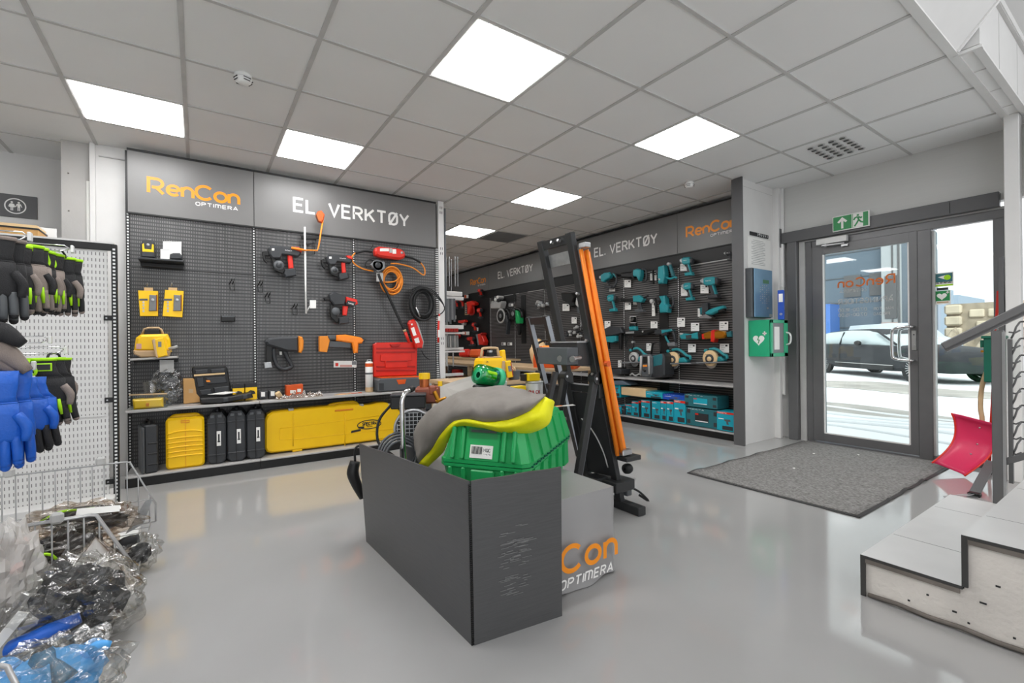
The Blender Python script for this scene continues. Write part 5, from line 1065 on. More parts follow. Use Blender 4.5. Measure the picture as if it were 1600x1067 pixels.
# ------------------------------------------------------------------ tools on the walls
class Tool:
    """a thing on wall L (y = const) or R (x = const); outlines are given as points of the photo crop and land on the tool's own plane"""
    def __init__(s, side, off, name, label, cat_, anchor, crop=(0, 0, 1), group=None, z=None):
        s.side, s.off, s.crop = side, off, crop; a = s.w(*anchor)
        s.o = a; s.t = thing(name, label, cat_, a, 0 if side == 'L' else radians(-90), group)
    def w(s, x, y):
        cx, cy, k = s.crop; px, py = cx + x * k, cy + y * k
        return at(px, py, y=YB - s.off) if s.side == 'L' else at(px, py, x=XB - s.off)
    def l(s, x, y):
        p = s.w(x, y); return ((p.x - s.o.x) if s.side == 'L' else (s.o.y - p.y), p.z - s.o.z)
    def poly(s, nm, pts, m, th, dy=0, b=.004, par=None, smooth=False):
        P = [s.l(*p) for p in pts]; return MB(m).prism(P, dy - th / 2, dy + th / 2, b).build(nm, par or s.t)
    def rect(s, nm, x0, y0, x1, y1, m, th, dy=0, b=.003, par=None): return s.poly(nm, [(x0, y0), (x1, y0), (x1, y1), (x0, y1)], m, th, dy, b, par)
    def rod(s, nm, pts, r, m, dy=0, k=0, par=None, n=8, closed=False):
        P = []
        for p in pts: q = s.l(p[0], p[1]); P.append((q[0], dy + (p[2] if len(p) > 2 else 0), q[1]))
        return MB(m).tube(P, r, n, k=k, closed=closed).build(nm, par or s.t)
    def disc(s, nm, c, r, m, th, dy=0, par=None, r2=None):
        x, z = s.l(*c); y = dy; return MB(m).lathe([(.001, y - th / 2), (r * .9, y - th / 2), (r, y - th / 3), (r, y + th / 3), (r * .9, y + th / 2), (.001, y + th / 2)], (x, 0, z), 'y', 22).build(nm, par or s.t)
    def ring(s, nm, c, rx, ry, n_, r, m, spread=.006, par=None, seed=1, tw=.0):
        x, z = s.l(*c); random.seed(seed)
        for k in range(n_):
            a0 = rx * (1 - .085 * (k % 4)) * random.uniform(.96, 1.04); b0 = ry * (1 - .085 * (k % 4)) * random.uniform(.96, 1.04); dx, dz = random.uniform(-.012, .012), random.uniform(-.015, .01)
            MB(m).tube([(x + dx + a0 * cos(a), -(k // 2) * r * 1.3 + .01 * sin(a * 2 + k), z + dz + b0 * sin(a)) for a in [2 * pi * i / 16 for i in range(16)]], r, 8, k=2, closed=True).build(nm, par or s.t)
    def text(s, nm, txt, x, y, h, m, dy, total=None, par=None, ang=0):
        a, b = s.l(x, y); mb = MB(m); mb.push((a, dy, b), (0, -ang, 0)); letters(mb, txt, 0, 0, h, 0, m, w=.2, total=total); return mb.build(nm, par or s.t)
CA = (400, 280, .15); CB = (400, 420, .18735); CD = (540, 300, .15); CC = (540, 430, .17798); C4 = (190, 230, .1875); C5 = (190, 420, .20611)
def tier(T, dx, dy, sc=1.0):
    """rebar tying gun, nose to the left, in crop A's frame shifted by dx,dy"""
    f = lambda P: [((x - 300) * sc + 300 + dx, (y - 800) * sc + 800 + dy) for x, y in P]
    T.poly('body', f([(125, 725), (150, 698), (300, 705), (430, 732), (468, 772), (440, 812), (330, 795), (270, 792), (255, 830), (170, 832), (135, 790)]), 'dark_plastic', .075, b=.012)
    T.poly('nose_cover', f([(380, 712), (440, 715), (470, 765), (400, 745)]), 'red', .05, -.02)
    T.poly('jaw', f([(60, 762), (128, 758), (135, 800), (95, 800), (100, 840), (128, 860), (110, 880), (75, 840)]), 'black', .035, b=.004)
    T.poly('grip', f([(325, 790), (378, 792), (390, 935), (338, 935)]), 'red', .036, b=.008)
    T.poly('battery', f([(297, 940), (408, 930), (420, 1005), (310, 1025), (290, 990)]), 'dark_plastic', .07, b=.008)
    c = f([(235, 900)])[0]; r_ = T.disc('wire_reel', c, .048 * sc, 'mid_plastic', .06); T.disc('reel_cap', c, .03 * sc, 'dark_plastic', .066, par=r_)
    T.poly('reel_arm', f([(160, 830), (190, 825), (290, 960), (275, 985), (190, 950)]), 'black', .04, b=.004)
    p = f([(160, 735)])[0]; T.rect('label', p[0], p[1] - 8, p[0] + 26, p[1] + 14, 'white', .002, -.039, 0); T.text('maker_mark', 'MAX', *f([(300, 752)])[0], .010, 'white', -.0395, total=.06)
T = Tool('L', .09, 'rebar_tier', 'grey and red rebar tying gun with wire reel, left of the white rod', 'power tool', (300, 800), CA, 'rebar tying guns'); tier(T, 0, 0)
T = Tool('L', .09, 'rebar_tier', 'grey and red rebar tying gun right of the orange cupped rod', 'power tool', (900, 850), CA, 'rebar tying guns'); tier(T, 565, 72, .80)
T = Tool('L', .09, 'rebar_tier', 'lowest rebar tying gun with red grip and round reel', 'power tool', (700, 300), CB, 'rebar tying guns')
T.poly('body', [(605, 220), (640, 192), (745, 232), (735, 300), (650, 305), (612, 262)], 'dark_plastic', .075, b=.01); T.poly('top_cover', [(740, 232), (838, 258), (845, 295), (800, 312), (750, 290)], 'red', .06, b=.008); T.poly('side_plate', [(755, 262), (828, 278), (815, 318), (745, 300)], 'dark_plastic', .066)
T.poly('grip', [(722, 310), (768, 312), (755, 392), (720, 388)], 'red', .036, b=.008); T.poly('battery', [(690, 410), (768, 400), (772, 455), (690, 462)], 'dark_plastic', .07, b=.008); T.disc('wire_reel', (662, 357), .043, 'mid_plastic', .06); T.poly('reel_arm', [(615, 300), (640, 310), (690, 430), (670, 450), (620, 400)], 'black', .03); T.poly('jaw', [(560, 240), (608, 235), (615, 262), (570, 262)], 'black', .03)
T.text('maker_mark', 'TWINTIER', 760, 290, .012, 'white', -.034, total=.06, ang=-.25)
# white rod and orange cupped probe
T = Tool('L', .12, 'extension_rod', 'long thin white rod standing against the board with a white tag', 'rod', (512, 800), CA)
T.rod('rod', [(508, 498), (516, 1067), (522, 1400)], .009, 'white'); T.rect('tag', 560, 1260, 625, 1345, 'white', .01, 0, .002); T.rod('tag_arm', [(520, 1395), (560, 1320)], .006, 'light_grey')
T = Tool('L', .14, 'cupped_hook', 'bright orange bent rod with a round cup on top, before the sign lettering', 'hook', (640, 740), CA)
T.rod('bent_rod', [(500, 738), (640, 742), (655, 690), (705, 370)], .008, 'orange', par=None)
T.poly('cup', [(622, 375), (640, 338), (680, 330), (712, 372), (700, 430), (680, 458), (650, 445)], 'orange_dark', .05, b=.01); T.poly('cup_lining', [(622, 378), (640, 345), (660, 400), (672, 452), (645, 440)], 'copper', .055)
T.rod('handle_end', [(370, 715), (500, 738)], .012, 'orange')
T = Tool('L', .06, 'hook_cluster', 'black rubber holders behind the white rod', 'holder', (560, 620), CA)
T.rect('bar', 470, 590, 660, 625, 'black', .03); T.rect('lower_bar', 500, 655, 580, 675, 'dark_plastic', .03); T.rod('frame', [(470, 580), (470, 780), (610, 780), (620, 620)], .005, 'black')
# nailers
T = Tool('L', .09, 'cordless_nailer', 'dark grey nail gun with orange end cap, lower middle of the board', 'power tool', (220, 640), CB)
T.poly('body', [(72, 605), (105, 575), (200, 565), (350, 562), (352, 692), (250, 690), (165, 662), (90, 640)], 'dark_plastic', .10, b=.02)
T.poly('end_cap', [(348, 560), (380, 568), (392, 600), (388, 670), (372, 702), (350, 696)], 'amber', .10, b=.012)
T.rod('handle', [(148, 660), (152, 740), (185, 815), (235, 838), (290, 822), (296, 800), (262, 740), (238, 685)], .020, 'dark_plastic', k=3)
T.rect('magazine', 84, 640, 132, 782, 'black', .04); T.poly('nose', [(65, 782), (125, 775), (135, 822), (72, 830)], 'galv', .05); T.rect('battery_latch', 195, 690, 215, 718, 'light_grey', .04)
T = Tool('L', .09, 'gas_nailer', 'orange gas nailer with tan magazine, lower right of the board', 'power tool', (700, 590), CB)
T.poly('body', [(665, 553), (740, 548), (860, 570), (905, 590), (880, 622), (850, 625), (845, 700), (815, 705), (795, 620), (665, 600)], 'orange', .07, b=.014); T.poly('nail_magazine', [(525, 562), (600, 560), (610, 600), (588, 695), (525, 690)], 'amber', .06, b=.004); T.poly('barrel', [(585, 555), (665, 553), (665, 592), (590, 588)], 'mid_plastic', .06, b=.01); T.poly('rail', [(605, 602), (790, 610), (785, 660), (605, 652)], 'mid_plastic', .03); T.poly('end_cap', [(880, 575), (918, 585), (905, 612), (880, 618)], 'dark_plastic', .06); T.rod('hanging_hook', [(585, 520), (588, 560)], .004, 'black')
T = Tool('L', .012, 'shelf_label', 'white and red price label under the orange nailer', 'label', (745, 795), CB)
T.rect('card', 648, 768, 838, 822, 'paper', .003); T.rect('red_mark', 662, 785, 686, 812, 'red', .004, -.002, 0); T.rect('grey_field', 800, 770, 836, 800, 'grey_plastic', .004, -.002, 0); T.rect('pink_field', 700, 800, 800, 818, 'skin_pink', .004, -.002, 0)
# red converter, orange cable, poker hose, black coil
T = Tool('L', .11, 'vibrator_converter', 'oval red converter box hanging under the sign, right bay', 'power tool', (450, 640), CD)
T.poly('housing', [(293, 620), (305, 585), (340, 573), (560, 598), (600, 625), (612, 660), (600, 692), (555, 708), (340, 682), (300, 660)], 'red', .10, b=.02); T.rect('label', 343, 595, 435, 625, 'paper', .002, -.051, 0); T.rect('label', 440, 595, 470, 640, 'light_grey', .002, -.051, 0); T.rect('label', 473, 603, 510, 650, 'paper', .002, -.051, 0); T.disc('dial', (570, 640), .016, 'galv', .104)
T.rod('strain_relief', [(278, 625), (200, 615), (100, 635)], .012, 'rubber', k=3); T.rod('strain_relief', [(612, 672), (700, 690), (780, 735)], .012, 'rubber', k=3)
T.rod('orange_cable', [(100, 635), (65, 680), (90, 745), (180, 800), (290, 825)], .008, 'amber', k=4); T.rod('orange_cable', [(780, 735), (820, 790), (825, 850), (800, 860), (700, 790), (560, 750), (470, 745)], .008, 'amber', k=4)
for x in (290, 555): T.rod('wall_hook', [(x, 535), (x - 10, 570), (x - 30, 590)], .004, 'black')
T = Tool('L', .08, 'coiled_cable', 'thick coil of bright orange cable in the right bay', 'cable', (470, 920), CD); T.ring('cable_loop', (470, 920), .118, .150, 9, .0085, 'amber', seed=4)
T.rod('cable_tail', [(390, 945), (500, 935), (560, 880)], .008, 'amber', dy=-.04, k=4); T.rect('paper_tag', 300, 850, 370, 940, 'light_grey', .004, -.07)
T = Tool('L', .15, 'poker_vibrator', 'grey drum with long dark hose running down to a red poker end', 'power tool', (330, 770), CD)
T.disc('drum', (330, 765), .062, 'mid_plastic', .05); T.disc('drum_face', (330, 765), .035, 'dark_plastic', .056); T.poly('bracket', [(250, 760), (290, 720), (400, 730), (405, 800), (330, 835)], 'grey_plastic', .05); T.rod('loop', [(215, 790), (205, 740), (250, 705), (300, 720)], .008, 'rubber', k=4)
T.rod('hose', [(340, 850), (370, 930), (440, 1067), (560, 1330), (615, 1440)], .016, 'rubber', k=4); T.rod('brass_ring', [(612, 1432), (620, 1456)], .019, 'tan'); T.rod('poker_end', [(620, 1456), (665, 1570)], .017, 'red')
T = Tool('L', .09, 'coiled_hose', 'large coil of thick black hose at the right end of the board', 'hose', (665, 250), CC); T.ring('hose_loop', (665, 250), .140, .185, 9, .013, 'rubber', seed=8)
for k in range(3): T.rod('cable_tail', [(560, 170 - 20 * k), (640, 110), (760, 150 + 15 * k), (845, 290), (780, 360), (660, 375)], .006, 'rubber', dy=-.075, k=4)
T.rod('connector', [(595, 285), (630, 370)], .009, 'steel', dy=-.08)
T = Tool('L', .12, 'handheld_converter', 'slanting red and black converter hanging below the black hose coil', 'power tool', (610, 510), CC)
T.poly('housing', [(545, 425), (560, 395), (595, 388), (615, 410), (678, 590), (665, 640), (612, 640), (590, 570)], 'red', .07, b=.015); T.poly('side', [(605, 395), (630, 420), (680, 585), (672, 640)], 'light_grey', .05); T.disc('dial', (572, 433), .012, 'paper', .074); T.poly('label', [(562, 465), (590, 455), (612, 525), (585, 535)], 'paper', .002, -.036, 0); T.poly('label', [(590, 560), (628, 545), (640, 590), (605, 598)], 'paper', .002, -.036, 0); T.rod('cable', [(665, 660), (700, 715), (740, 740)], .006, 'rubber', k=3)
T = Tool('L', .16, 'red_poker_tube', 'thin upright red tube with white stickers in front of the white post', 'tool', (815, 450), CC)
T.rod('tube', [(822, 340), (815, 450), (814, 590)], .013, 'red'); T.rect('sticker', 808, 360, 826, 400, 'paper', .002, -.0135, 0); T.rect('sticker', 806, 480, 824, 545, 'paper', .002, -.0135, 0); T.rod('cable', [(812, 600), (818, 750), (832, 920)], .004, 'rubber', k=3)
# empty hooks and holders
for i, (px, py, lab) in enumerate(((362, 440, 'empty black double hook left of the slotted upright'), (406, 443, 'empty black double hook just right of the slotted upright'), (418, 460, 'empty black double hook, middle of the slanting row of three'), (460, 478, 'empty black double hook beside the foot of the white rod'))):
    T = Tool('L', .03, 'wall_hook', lab, 'hook', (px, py), group='empty black hooks')
    T.rod('wire_frame', [(px - 4, py + 3), (px - 2, py + 13), (px + 4, py + 14), (px + 4, py + 3)], .004, 'black'); T.rod('prong', [(px - 4, py + 4), (px - 1, py - 1, -.04), (px, py - 4, -.05)], .005, 'black'); T.rod('prong', [(px + 1, py + 4), (px + 3, py, -.04), (px + 4, py - 4, -.05)], .005, 'black')
T = Tool('L', .03, 'bar_holder', 'short black bar holder alone in the left bay', 'holder', (356, 498)); T.rect('bar', 345.5, 493, 367, 502.5, 'black', .05, 0, .006); T.rect('lip', 346, 493.5, 366.5, 495.5, 'mid_plastic', .052, 0, .001)
# small bracket shelf with laser, white boxes, pouch
T = Tool('L', .10, 'bracket_shelf', 'small black bracket shelf high in the left bay', 'shelf', (250, 408)); T.poly('shelf_plate', [(217, 404), (287.5, 409), (287.5, 412), (217, 407)], 'dark_plastic', .18); T.poly('front_rail', [(218, 408), (287, 413), (286, 420), (220, 415)], 'black', .012, .05)
T = Tool('L', .10, 'line_laser', 'small yellow and black line laser on the upper bracket shelf', 'laser level', (232, 404))
T.poly('housing', [(221, 403), (220, 383), (224, 377), (228, 375), (238, 376), (242, 380), (243, 404)], 'dark_plastic', .10, b=.01); T.poly('yellow_shell', [(223, 395), (222.5, 383), (226, 381), (227, 390), (237, 391), (238, 382), (241, 384), (241, 396)], 'yellow', .104, b=.004); T.disc('lens', (232, 384), .012, 'light_grey', .108); T.rect('handle', 227, 374, 236, 376, 'light_grey', .02)
for n_, (x0, y0, x1, y1), lab in (('small_box', (255, 378, 268.5, 398), 'tall left white box on the upper bracket shelf'), ('small_box', (268.5, 378.5, 283.5, 399), 'tall right white box on the upper bracket shelf'), ('small_box', (251, 390, 266, 404.5), 'short white box in front on the upper bracket shelf')):
    T = Tool('L', .07 if y1 < 400 else .13, n_, lab, 'box', ((x0 + x1) / 2, y1), group='white boxes on the bracket shelf'); T.rect('box_body', x0, y0, x1, y1 + (6 if y1 < 400 else 1.5), 'white', .06, 0, .002); T.rect('flap_line', x0 + 1, y0 + 1, x1 - 1, y0 + 1.8, 'light_grey', .062, 0, 0)
T = Tool('L', .14, 'zip_pouch', 'dark grey zip pouch in front of the white boxes', 'pouch', (275, 406)); T.poly('pouch_body', [(265, 406), (266, 398), (271, 396), (281, 396), (285, 401), (285, 406.5)], 'dark_plastic', .07, b=.012)
# yellow blister packs
for x0, x1, lab, dx in ((216, 247, 'left of the two yellow hanging retail packs with grey meter', 0), (254, 287, 'right of the two yellow hanging retail packs, slightly tilted', 1)):
    T = Tool('L', .05, 'retail_pack', lab, 'package', ((x0 + x1) / 2, 455), group='yellow hanging packs')
    T.poly('card', [(x0 + (4 if dx else 0), 454 if not dx else 453), (x1, 455), (x1 - (2 if dx else 0), 494 if not dx else 496), (x0 + (0 if dx else 3), 494)], 'yellow', .04, b=.003); T.poly('hang_tab', [(x0 + 9, 449), (x0 + 23, 449.5), (x0 + 23, 455), (x0 + 9, 455)], 'card_light', .006)
    g = T.poly('blister', [(x0 + 18, 461), (x0 + 29, 462), (x0 + 29, 486), (x0 + 17, 486)], 'grey_plastic', .012, -.024); T.disc('meter_dial', (x0 + 23, 469), .012, 'steel', .004, -.033, par=g); T.poly('meter_edge', [(x0 + 28, 461), (x0 + 30, 461), (x0 + 30, 486), (x0 + 28, 486)], 'copper', .014, -.024, par=g)
    for k in range(4): T.rect('icon', x0 + 7, 471 + k * 4.6, x0 + 10, 474 + k * 4.6, 'light_grey', .002, -.021, 0)
    T.rect('strap_print', x0 + 2, 467, x0 + 15, 470, 'mid_plastic', .002, -.021, 0); T.rod('peg', [(x0 + 14, 447), (x0 + 15, 443, -.05)], .004, 'light_grey')
# laser on lower bracket
T = Tool('L', .14, 'bracket_shelf', 'small grey bracket shelf under the large yellow laser in the left bay', 'shelf', (240, 561)); T.poly('shelf_plate', [(205, 560), (278, 556), (279, 559), (206, 563)], 'shelf_grey', .26); T.poly('bracket', [(206, 563), (278, 559), (277, 566), (207, 567)], 'black', .02, .1)
T = Tool('L', .16, 'rotary_laser', 'big yellow laser level with receiver on the bracket shelf of the left bay', 'laser level', (240, 558))
T.poly('housing', [(211, 548), (214, 528), (221, 523), (262, 522), (266, 530), (268, 550)], 'yellow', .20, b=.02); T.poly('rubber_base', [(210, 547), (268, 547), (264, 557), (222, 558), (211, 553)], 'tan', .205, b=.01); T.rod('guard_frame', [(222, 523), (226, 514), (232, 512.5), (248, 512.5), (252, 515), (255, 523)], .010, 'tan'); T.poly('laser_head', [(227, 515), (250, 515), (250, 523), (226, 523)], 'black', .10)
r_ = T.poly('receiver', [(243, 530), (258, 527), (263, 555), (249, 558.5), (245, 552)], 'yellow', .03, -.13, b=.008); T.poly('receiver_frame', [(239.5, 532), (244, 529), (249, 559), (245, 557)], 'tan', .035, -.13, par=r_); T.rect('screen', 249, 534, 254, 542, 'grey_plastic', .002, -.147, 0, par=r_)
T.rod('clamp', [(262, 545), (272, 543, -.03), (278, 541, -.04)], .012, 'light_grey', dy=-.08); T.rect('warning_label', 215, 537, 223, 545, 'skin_pink', .002, -.101, 0)
# ------------------------------------------------------------------ things standing on the long shelf, left wall
ZS = .624
def onshelf(px, py, off, name, label, cat_, group=None, crop=(0, 0, 1)):
    T = Tool('L', off, name, label, cat_, (px, py), crop, group); return T
STAND = []
def put(T, z=ZS): T.o = Vector((T.o.x, T.o.y, z)); T.t.location = T.o; STAND.append((T.t, z)); return T
def settle():
    """rest every thing of the long shelf exactly on its surface"""
    for t, z in STAND:
        ms = [c for c in t.children_recursive if c.type == 'MESH']; lo = min(v.co.z for c in ms for v in c.data.vertices); t.location.z = z + .001 - lo
T = put(onshelf(232, 637, .24, 'organizer_box', 'clear shallow organizer box holding a bright yellow plastic case', 'box')); T.poly('clear_walls', [(204, 613), (262, 611), (262, 632), (206, 636)], 'glass', .18, b=.002); T.rod('rim', [(204, 613), (262, 611)], .006, 'tan', dy=-.09)
g = T.poly('yellow_case', [(208, 621), (255, 618.5), (256, 632), (210, 636)], 'yellow', .12, -.0, .012); T.poly('latch', [(229, 626), (234, 626), (234, 631), (229, 631)], 'amber', .13, 0, .002, par=g)
film('bag_shelf', '#dfe2e4', .14, .15, .8, 24)
T = put(onshelf(258, 622, .17, 'plastic_bag', 'crinkled clear bag standing behind the yellow case on the long shelf', 'bag'))
x0, z0 = T.l(235, 567); x1, z1 = T.l(285, 622); lump(((x0 + x1) / 2, 0, (z0 - T.l(0, 622)[1]) / 2 + .0), ((x1 - x0) / 2, .07, (z0 - z1) / 2), 'bag_shelf', .2, 4, 61, 26, 20, smooth=False).build('film', T.t); T.poly('black_item', [(246, 590), (268, 588), (270, 621), (250, 621)], 'dark_plastic', .05, b=.01); T.rect('paper_slip', 250, 573, 272, 592, 'light_grey', .004, -.03, 0)
T = put(onshelf(236, 612, .20, 'plastic_pot', 'small clear ribbed pot standing on the organizer box', 'pot'), ZS + .105); a, b = T.l(236, 612); film('pot_film', '#d8d6d2', .2, .2)
MB('pot_film').lathe([(.001, 0), (.048, 0), (.052, .03), (.048, .035), (.056, .07), (.052, .075), (.06, .115)], n=18).build('pot_body', T.t)
T = put(onshelf(298, 628, .07, 'cardboard_box', 'light brown card box standing left of the open black case', 'box')); T.poly('box_body', [(286, 590), (312, 590), (313, 626), (287, 629)], 'card', .10, b=.003); T.rect('print', 295, 606, 302, 612, 'tan', .002, -.051, 0)
T = put(onshelf(345, 630, .20, 'open_tool_case', 'open black moulded tool case with empty recesses on the long shelf', 'case'))
g = T.poly('lid', [(299, 577), (303, 574.5), (352, 573), (356, 577), (363, 618), (358, 621), (311, 624), (306, 618)], 'black', .045, .10, b=.008)
for P in ([(304, 580), (325, 579), (326, 585), (305, 587)], [(329, 579), (352, 577), (353, 584), (330, 585)], [(306, 592), (318, 591), (320, 606), (309, 608)], [(322, 592), (352, 590), (356, 600), (324, 603)], [(312, 612), (330, 610), (332, 619), (314, 620)], [(334, 608), (358, 605), (360, 615), (336, 618)]): T.poly('recess', P, 'dark_plastic', .03, .078, b=.006, par=g)
T.poly('paper_strip', [(303, 587), (352, 584), (352, 586.5), (303, 590)], 'card_light', .002, .06, 0, par=g); T.poly('orange_clip', [(322, 596), (328, 596), (329, 599), (323, 599)], 'amber', .01, .06, 0, par=g)
g = T.poly('tray', [(312, 622), (345, 620), (360, 619), (392, 613), (394, 621), (360, 627), (345, 630), (313, 630)], 'black', .22, .0, b=.01); T.poly('latch', [(348, 622), (356, 621), (356, 627), (348, 628)], 'dark_plastic', .23, 0, par=g); T.poly('latch', [(378, 617), (385, 616), (385, 622), (378, 623)], 'dark_plastic', .23, 0, par=g)
for w_ in (0, 1): pass
MB('paper').add([(-.10, -.05, .075), (.04, .03, .085), (.13, -.03, .08), (.02, -.11, .074)], [(0, 1, 2, 3)]).build('manual', T.t, solid=.003)
for x0, x1, lab in ((363, 381, 'left small yellow box with black cut-out picture'), (382.5, 401, 'right small yellow box with black cut-out picture')):
    T = put(onshelf((x0 + x1) / 2, 622, .14, 'small_box', lab, 'box', 'small yellow boxes by the open case')); T.poly('box_body', [(x0, 598), (x1, 597), (x1, 621), (x0 + .5, 623)], 'yellow', .09, b=.002); T.poly('top_print', [(x0, 597.5), (x1, 596.5), (x1, 602), (x0, 603)], 'ink', .092, 0, 0); T.poly('picture', [(x0 + 4, 610), (x0 + 8, 607), (x0 + 14, 608), (x0 + 16, 612), (x0 + 10, 614)], 'ink', .092, 0, 0)
for x0, x1, lab in ((404, 418, 'left small dark battery pack with white label'), (419, 438, 'right small dark battery pack with orange end')):
    T = put(onshelf((x0 + x1) / 2, 619, .16, 'battery_pack', lab, 'battery', 'small dark packs on the shelf')); T.poly('pack_body', [(x0, 606), (x1, 605), (x1, 616), (x0, 619)], 'dark_plastic', .10, b=.008); T.rect('label', x0 + 3, 607, x0 + 9, 614, 'paper', .102, 0, 0)
    if x0 > 410: T.disc('orange_end', (434, 609), .018, 'orange_dark', .1)
T = put(onshelf(459, 615, .10, 'small_box', 'bright orange box with white print and crumpled film behind the loose plastic', 'box')); T.poly('box_body', [(446, 598), (472, 596), (472, 614), (446, 616)], 'orange_dark', .10, b=.002); T.rect('print', 452, 605, 461, 610, 'paper', .102, 0, 0); T.rect('print', 463, 603, 469, 608, 'paper', .102, 0, 0); MB('bag_shelf').surf(lambda u, v: (-.06 + .08 * u, -.0 + .03 * sin(u * 9 + v * 5), .11 + .06 * v * sin(u * 3 + 1)), 8, 6, smooth=False).build('film_scrap', T.t)
film('film_tan', '#d9c7b0', .22, .25, .8, 20)
T = put(onshelf(465, 620, .22, 'crumpled_film', 'crumpled clear and tan packing film lying along the long shelf', 'packaging')); MB('film_tan').surf(lambda u, v: (-.20 + .42 * u, -.08 + .14 * v, .002 + .045 * abs(NZ.noise(Vector((u * 9, v * 4, 2)))) * 2.2 * sin(pi * v)), 46, 12, smooth=False).build('film', T.t); MB('card_light').box((-.17, -.03, .035), (.05, .03, .07), .01, rot=(.3, -.5, 0)).build('card_scrap', T.t)
for P, m, lab in (([(-.13, -.05), (.0, -.08), (.06, .0), (-.06, .04)], 'card_light', 'left orange and tan printed leaflet on the long shelf'), ([(.0, .0), (.16, -.03), (.18, .05), (.06, .06)], 'orange_dark', 'right red-orange printed leaflet on the long shelf')):
    T = put(onshelf(540, 613, .2, 'leaflet', lab, 'leaflet')); MB(m).add([(x, y, .004) for x, y in P], [(0, 1, 2, 3)]).build('sheet', T.t, solid=.003); c = sum(p[0] for p in P) / 4, sum(p[1] for p in P) / 4
    MB('orange' if m == 'card_light' else 'paper').add([(c[0] + (x - c[0]) * .5, c[1] + (y - c[1]) * .5, .007) for x, y in P], [(0, 1, 2, 3)]).build('print', T.t)
T = put(onshelf(577, 611, .16, 'sealant_tube', 'tall white tube with orange print and handle loop on top', 'tube')); a = T.l(571, 611); b = T.l(582, 565); R_ = (b[0] - a[0]) / 2; H_ = b[1] - a[1]
MB('paper').lathe([(.001, 0), (R_, 0), (R_, H_), (R_ * .8, H_ + .01), (.001, H_ + .015)], n=20).build('tube_body', T.t); MB('orange_dark').lathe([(R_ + .0005, H_ * .86), (R_ + .0005, H_ * .98)], n=20).lathe([(R_ + .0005, H_ * .60), (R_ + .0005, H_ * .66)], n=20, m='mid_plastic').build('printed_band', T.t); MB('tan').lathe([(R_ + .002, 0), (R_ + .002, .05)], n=20).build('lower_band', T.t); MB('light_grey').tube([(-.02, 0, H_), (-.018, 0, H_ + .03), (.018, 0, H_ + .03), (.02, 0, H_)], .005, 6).build('loop', T.t)
T = put(onshelf(620, 612, .16, 'open_tool_case', 'grey stackable tool case with bright red lid standing open', 'case'))
g = T.poly('base', [(584, 596), (588, 593), (654, 591), (657, 594), (657, 609), (585, 613)], 'mid_plastic', .26, b=.008); T.poly('orange_latch', [(613, 595), (628, 594), (626, 601), (616, 602)], 'orange_dark', .27, 0, .003, par=g); T.poly('side_lock', [(586, 600), (594, 600), (594, 611), (586, 611)], 'dark_plastic', .265, 0, par=g); T.poly('side_lock', [(648, 598), (656, 597), (656, 608), (648, 609)], 'dark_plastic', .265, 0, par=g)
g = T.poly('lid', [(588, 541), (592, 538), (652, 537), (657, 541), (656, 589), (588, 592)], 'red', .05, .11, b=.008)
for y in (546, 552, 575, 581): T.poly('rib', [(592, y), (653, y - .6), (653, y + 2), (592, y + 2.6)], 'red_dark', .012, .084, .002, par=g)
T.poly('raised_panel', [(598, 557), (646, 555.5), (648, 566), (641, 567), (640, 577), (606, 578), (605, 568), (598, 567)], 'red', .02, .08, .004, par=g); T.poly('raised_shade', [(607, 567), (640, 566), (640, 568), (607, 569)], 'red_dark', .024, .078, 0, par=g); T.poly('handle', [(613, 541), (630, 540), (627, 544), (616, 545)], 'red_dark', .03, .08, .003, par=g)
T.poly('tray_rim', [(590, 592), (655, 590), (655, 592), (590, 594)], 'orange_dark', .22, 0, .001)
T = put(onshelf(676, 610, .16, 'saw_frame', 'flat grey metal tool body at the right end of the long shelf', 'tool')); T.poly('body', [(660, 600), (690, 597), (700, 600), (700, 604), (664, 608)], 'galv', .14, b=.006); T.poly('grip', [(658, 596), (672, 596), (668, 604), (656, 604)], 'dark_plastic', .10, b=.006)
settle()
# ------------------------------------------------------------------ cases on the base shelf, left wall
ZB = .091
def base_item(px, name, lab, cat_, y=4.9, group=None): p = at(px, 700, y=y); return thing(name, lab, cat_, (p.x, y, ZB), 0, group), p.x
def case_side(px0, px1, pyt, lab, y=4.86, depth=.27, m='dark_plastic', label=True):
    """carry case stood on its long edge, narrow end to the room"""
    a, b = at(px0, 700, y=y), at(px1, 700, y=y); top = at((px0 + px1) / 2, pyt, y=y).z; W_ = b.x - a.x; H_ = top - ZB
    t = thing('tool_case', lab, 'case', ((a.x + b.x) / 2, y, ZB), radians(-6), 'dark carry cases on the base shelf')
    c = W_ * .22; P = [(-W_ / 2 + c, 0), (W_ / 2 - c, 0), (W_ / 2, c), (W_ / 2, H_ - c * 1.6), (W_ / 2 - c, H_), (-W_ / 2 + c, H_), (-W_ / 2, H_ - c * 1.6), (-W_ / 2, c)]
    s_ = MB(m).prism(P, 0, depth, .012)
    for z in (.18, .80): s_.box((0, -.002, H_ * z), (W_ * .92, .014, .012), .003)
    s_.build('shell', t); MB('black').box((0, -.003, H_ / 2), (.006, .012, H_ * .96)).build('seam', t)
    MB(m).tube([(0, .10, H_), (0, .12, H_ + .022), (0, .24, H_ + .022), (0, .26, H_)], .010, 8).build('carry_handle', t)
    for z in (H_ * .93,): 
        for x in (-W_ * .2, W_ * .2): MB('mid_plastic').box((x, -.004, z), (W_ * .22, .016, .025), .003).build('latch', t)
    if label:
        l_ = MB('paper').box((W_ * .14, -.0125, H_ * .50), (.032, .003, .13)).build('label', t); MB('ink').box((W_ * .14, -.0145, H_ * .52), (.012, .001, .06)).box((W_ * .14, -.0145, H_ * .44), (.02, .001, .012)).build('label_print', l_)
    return t
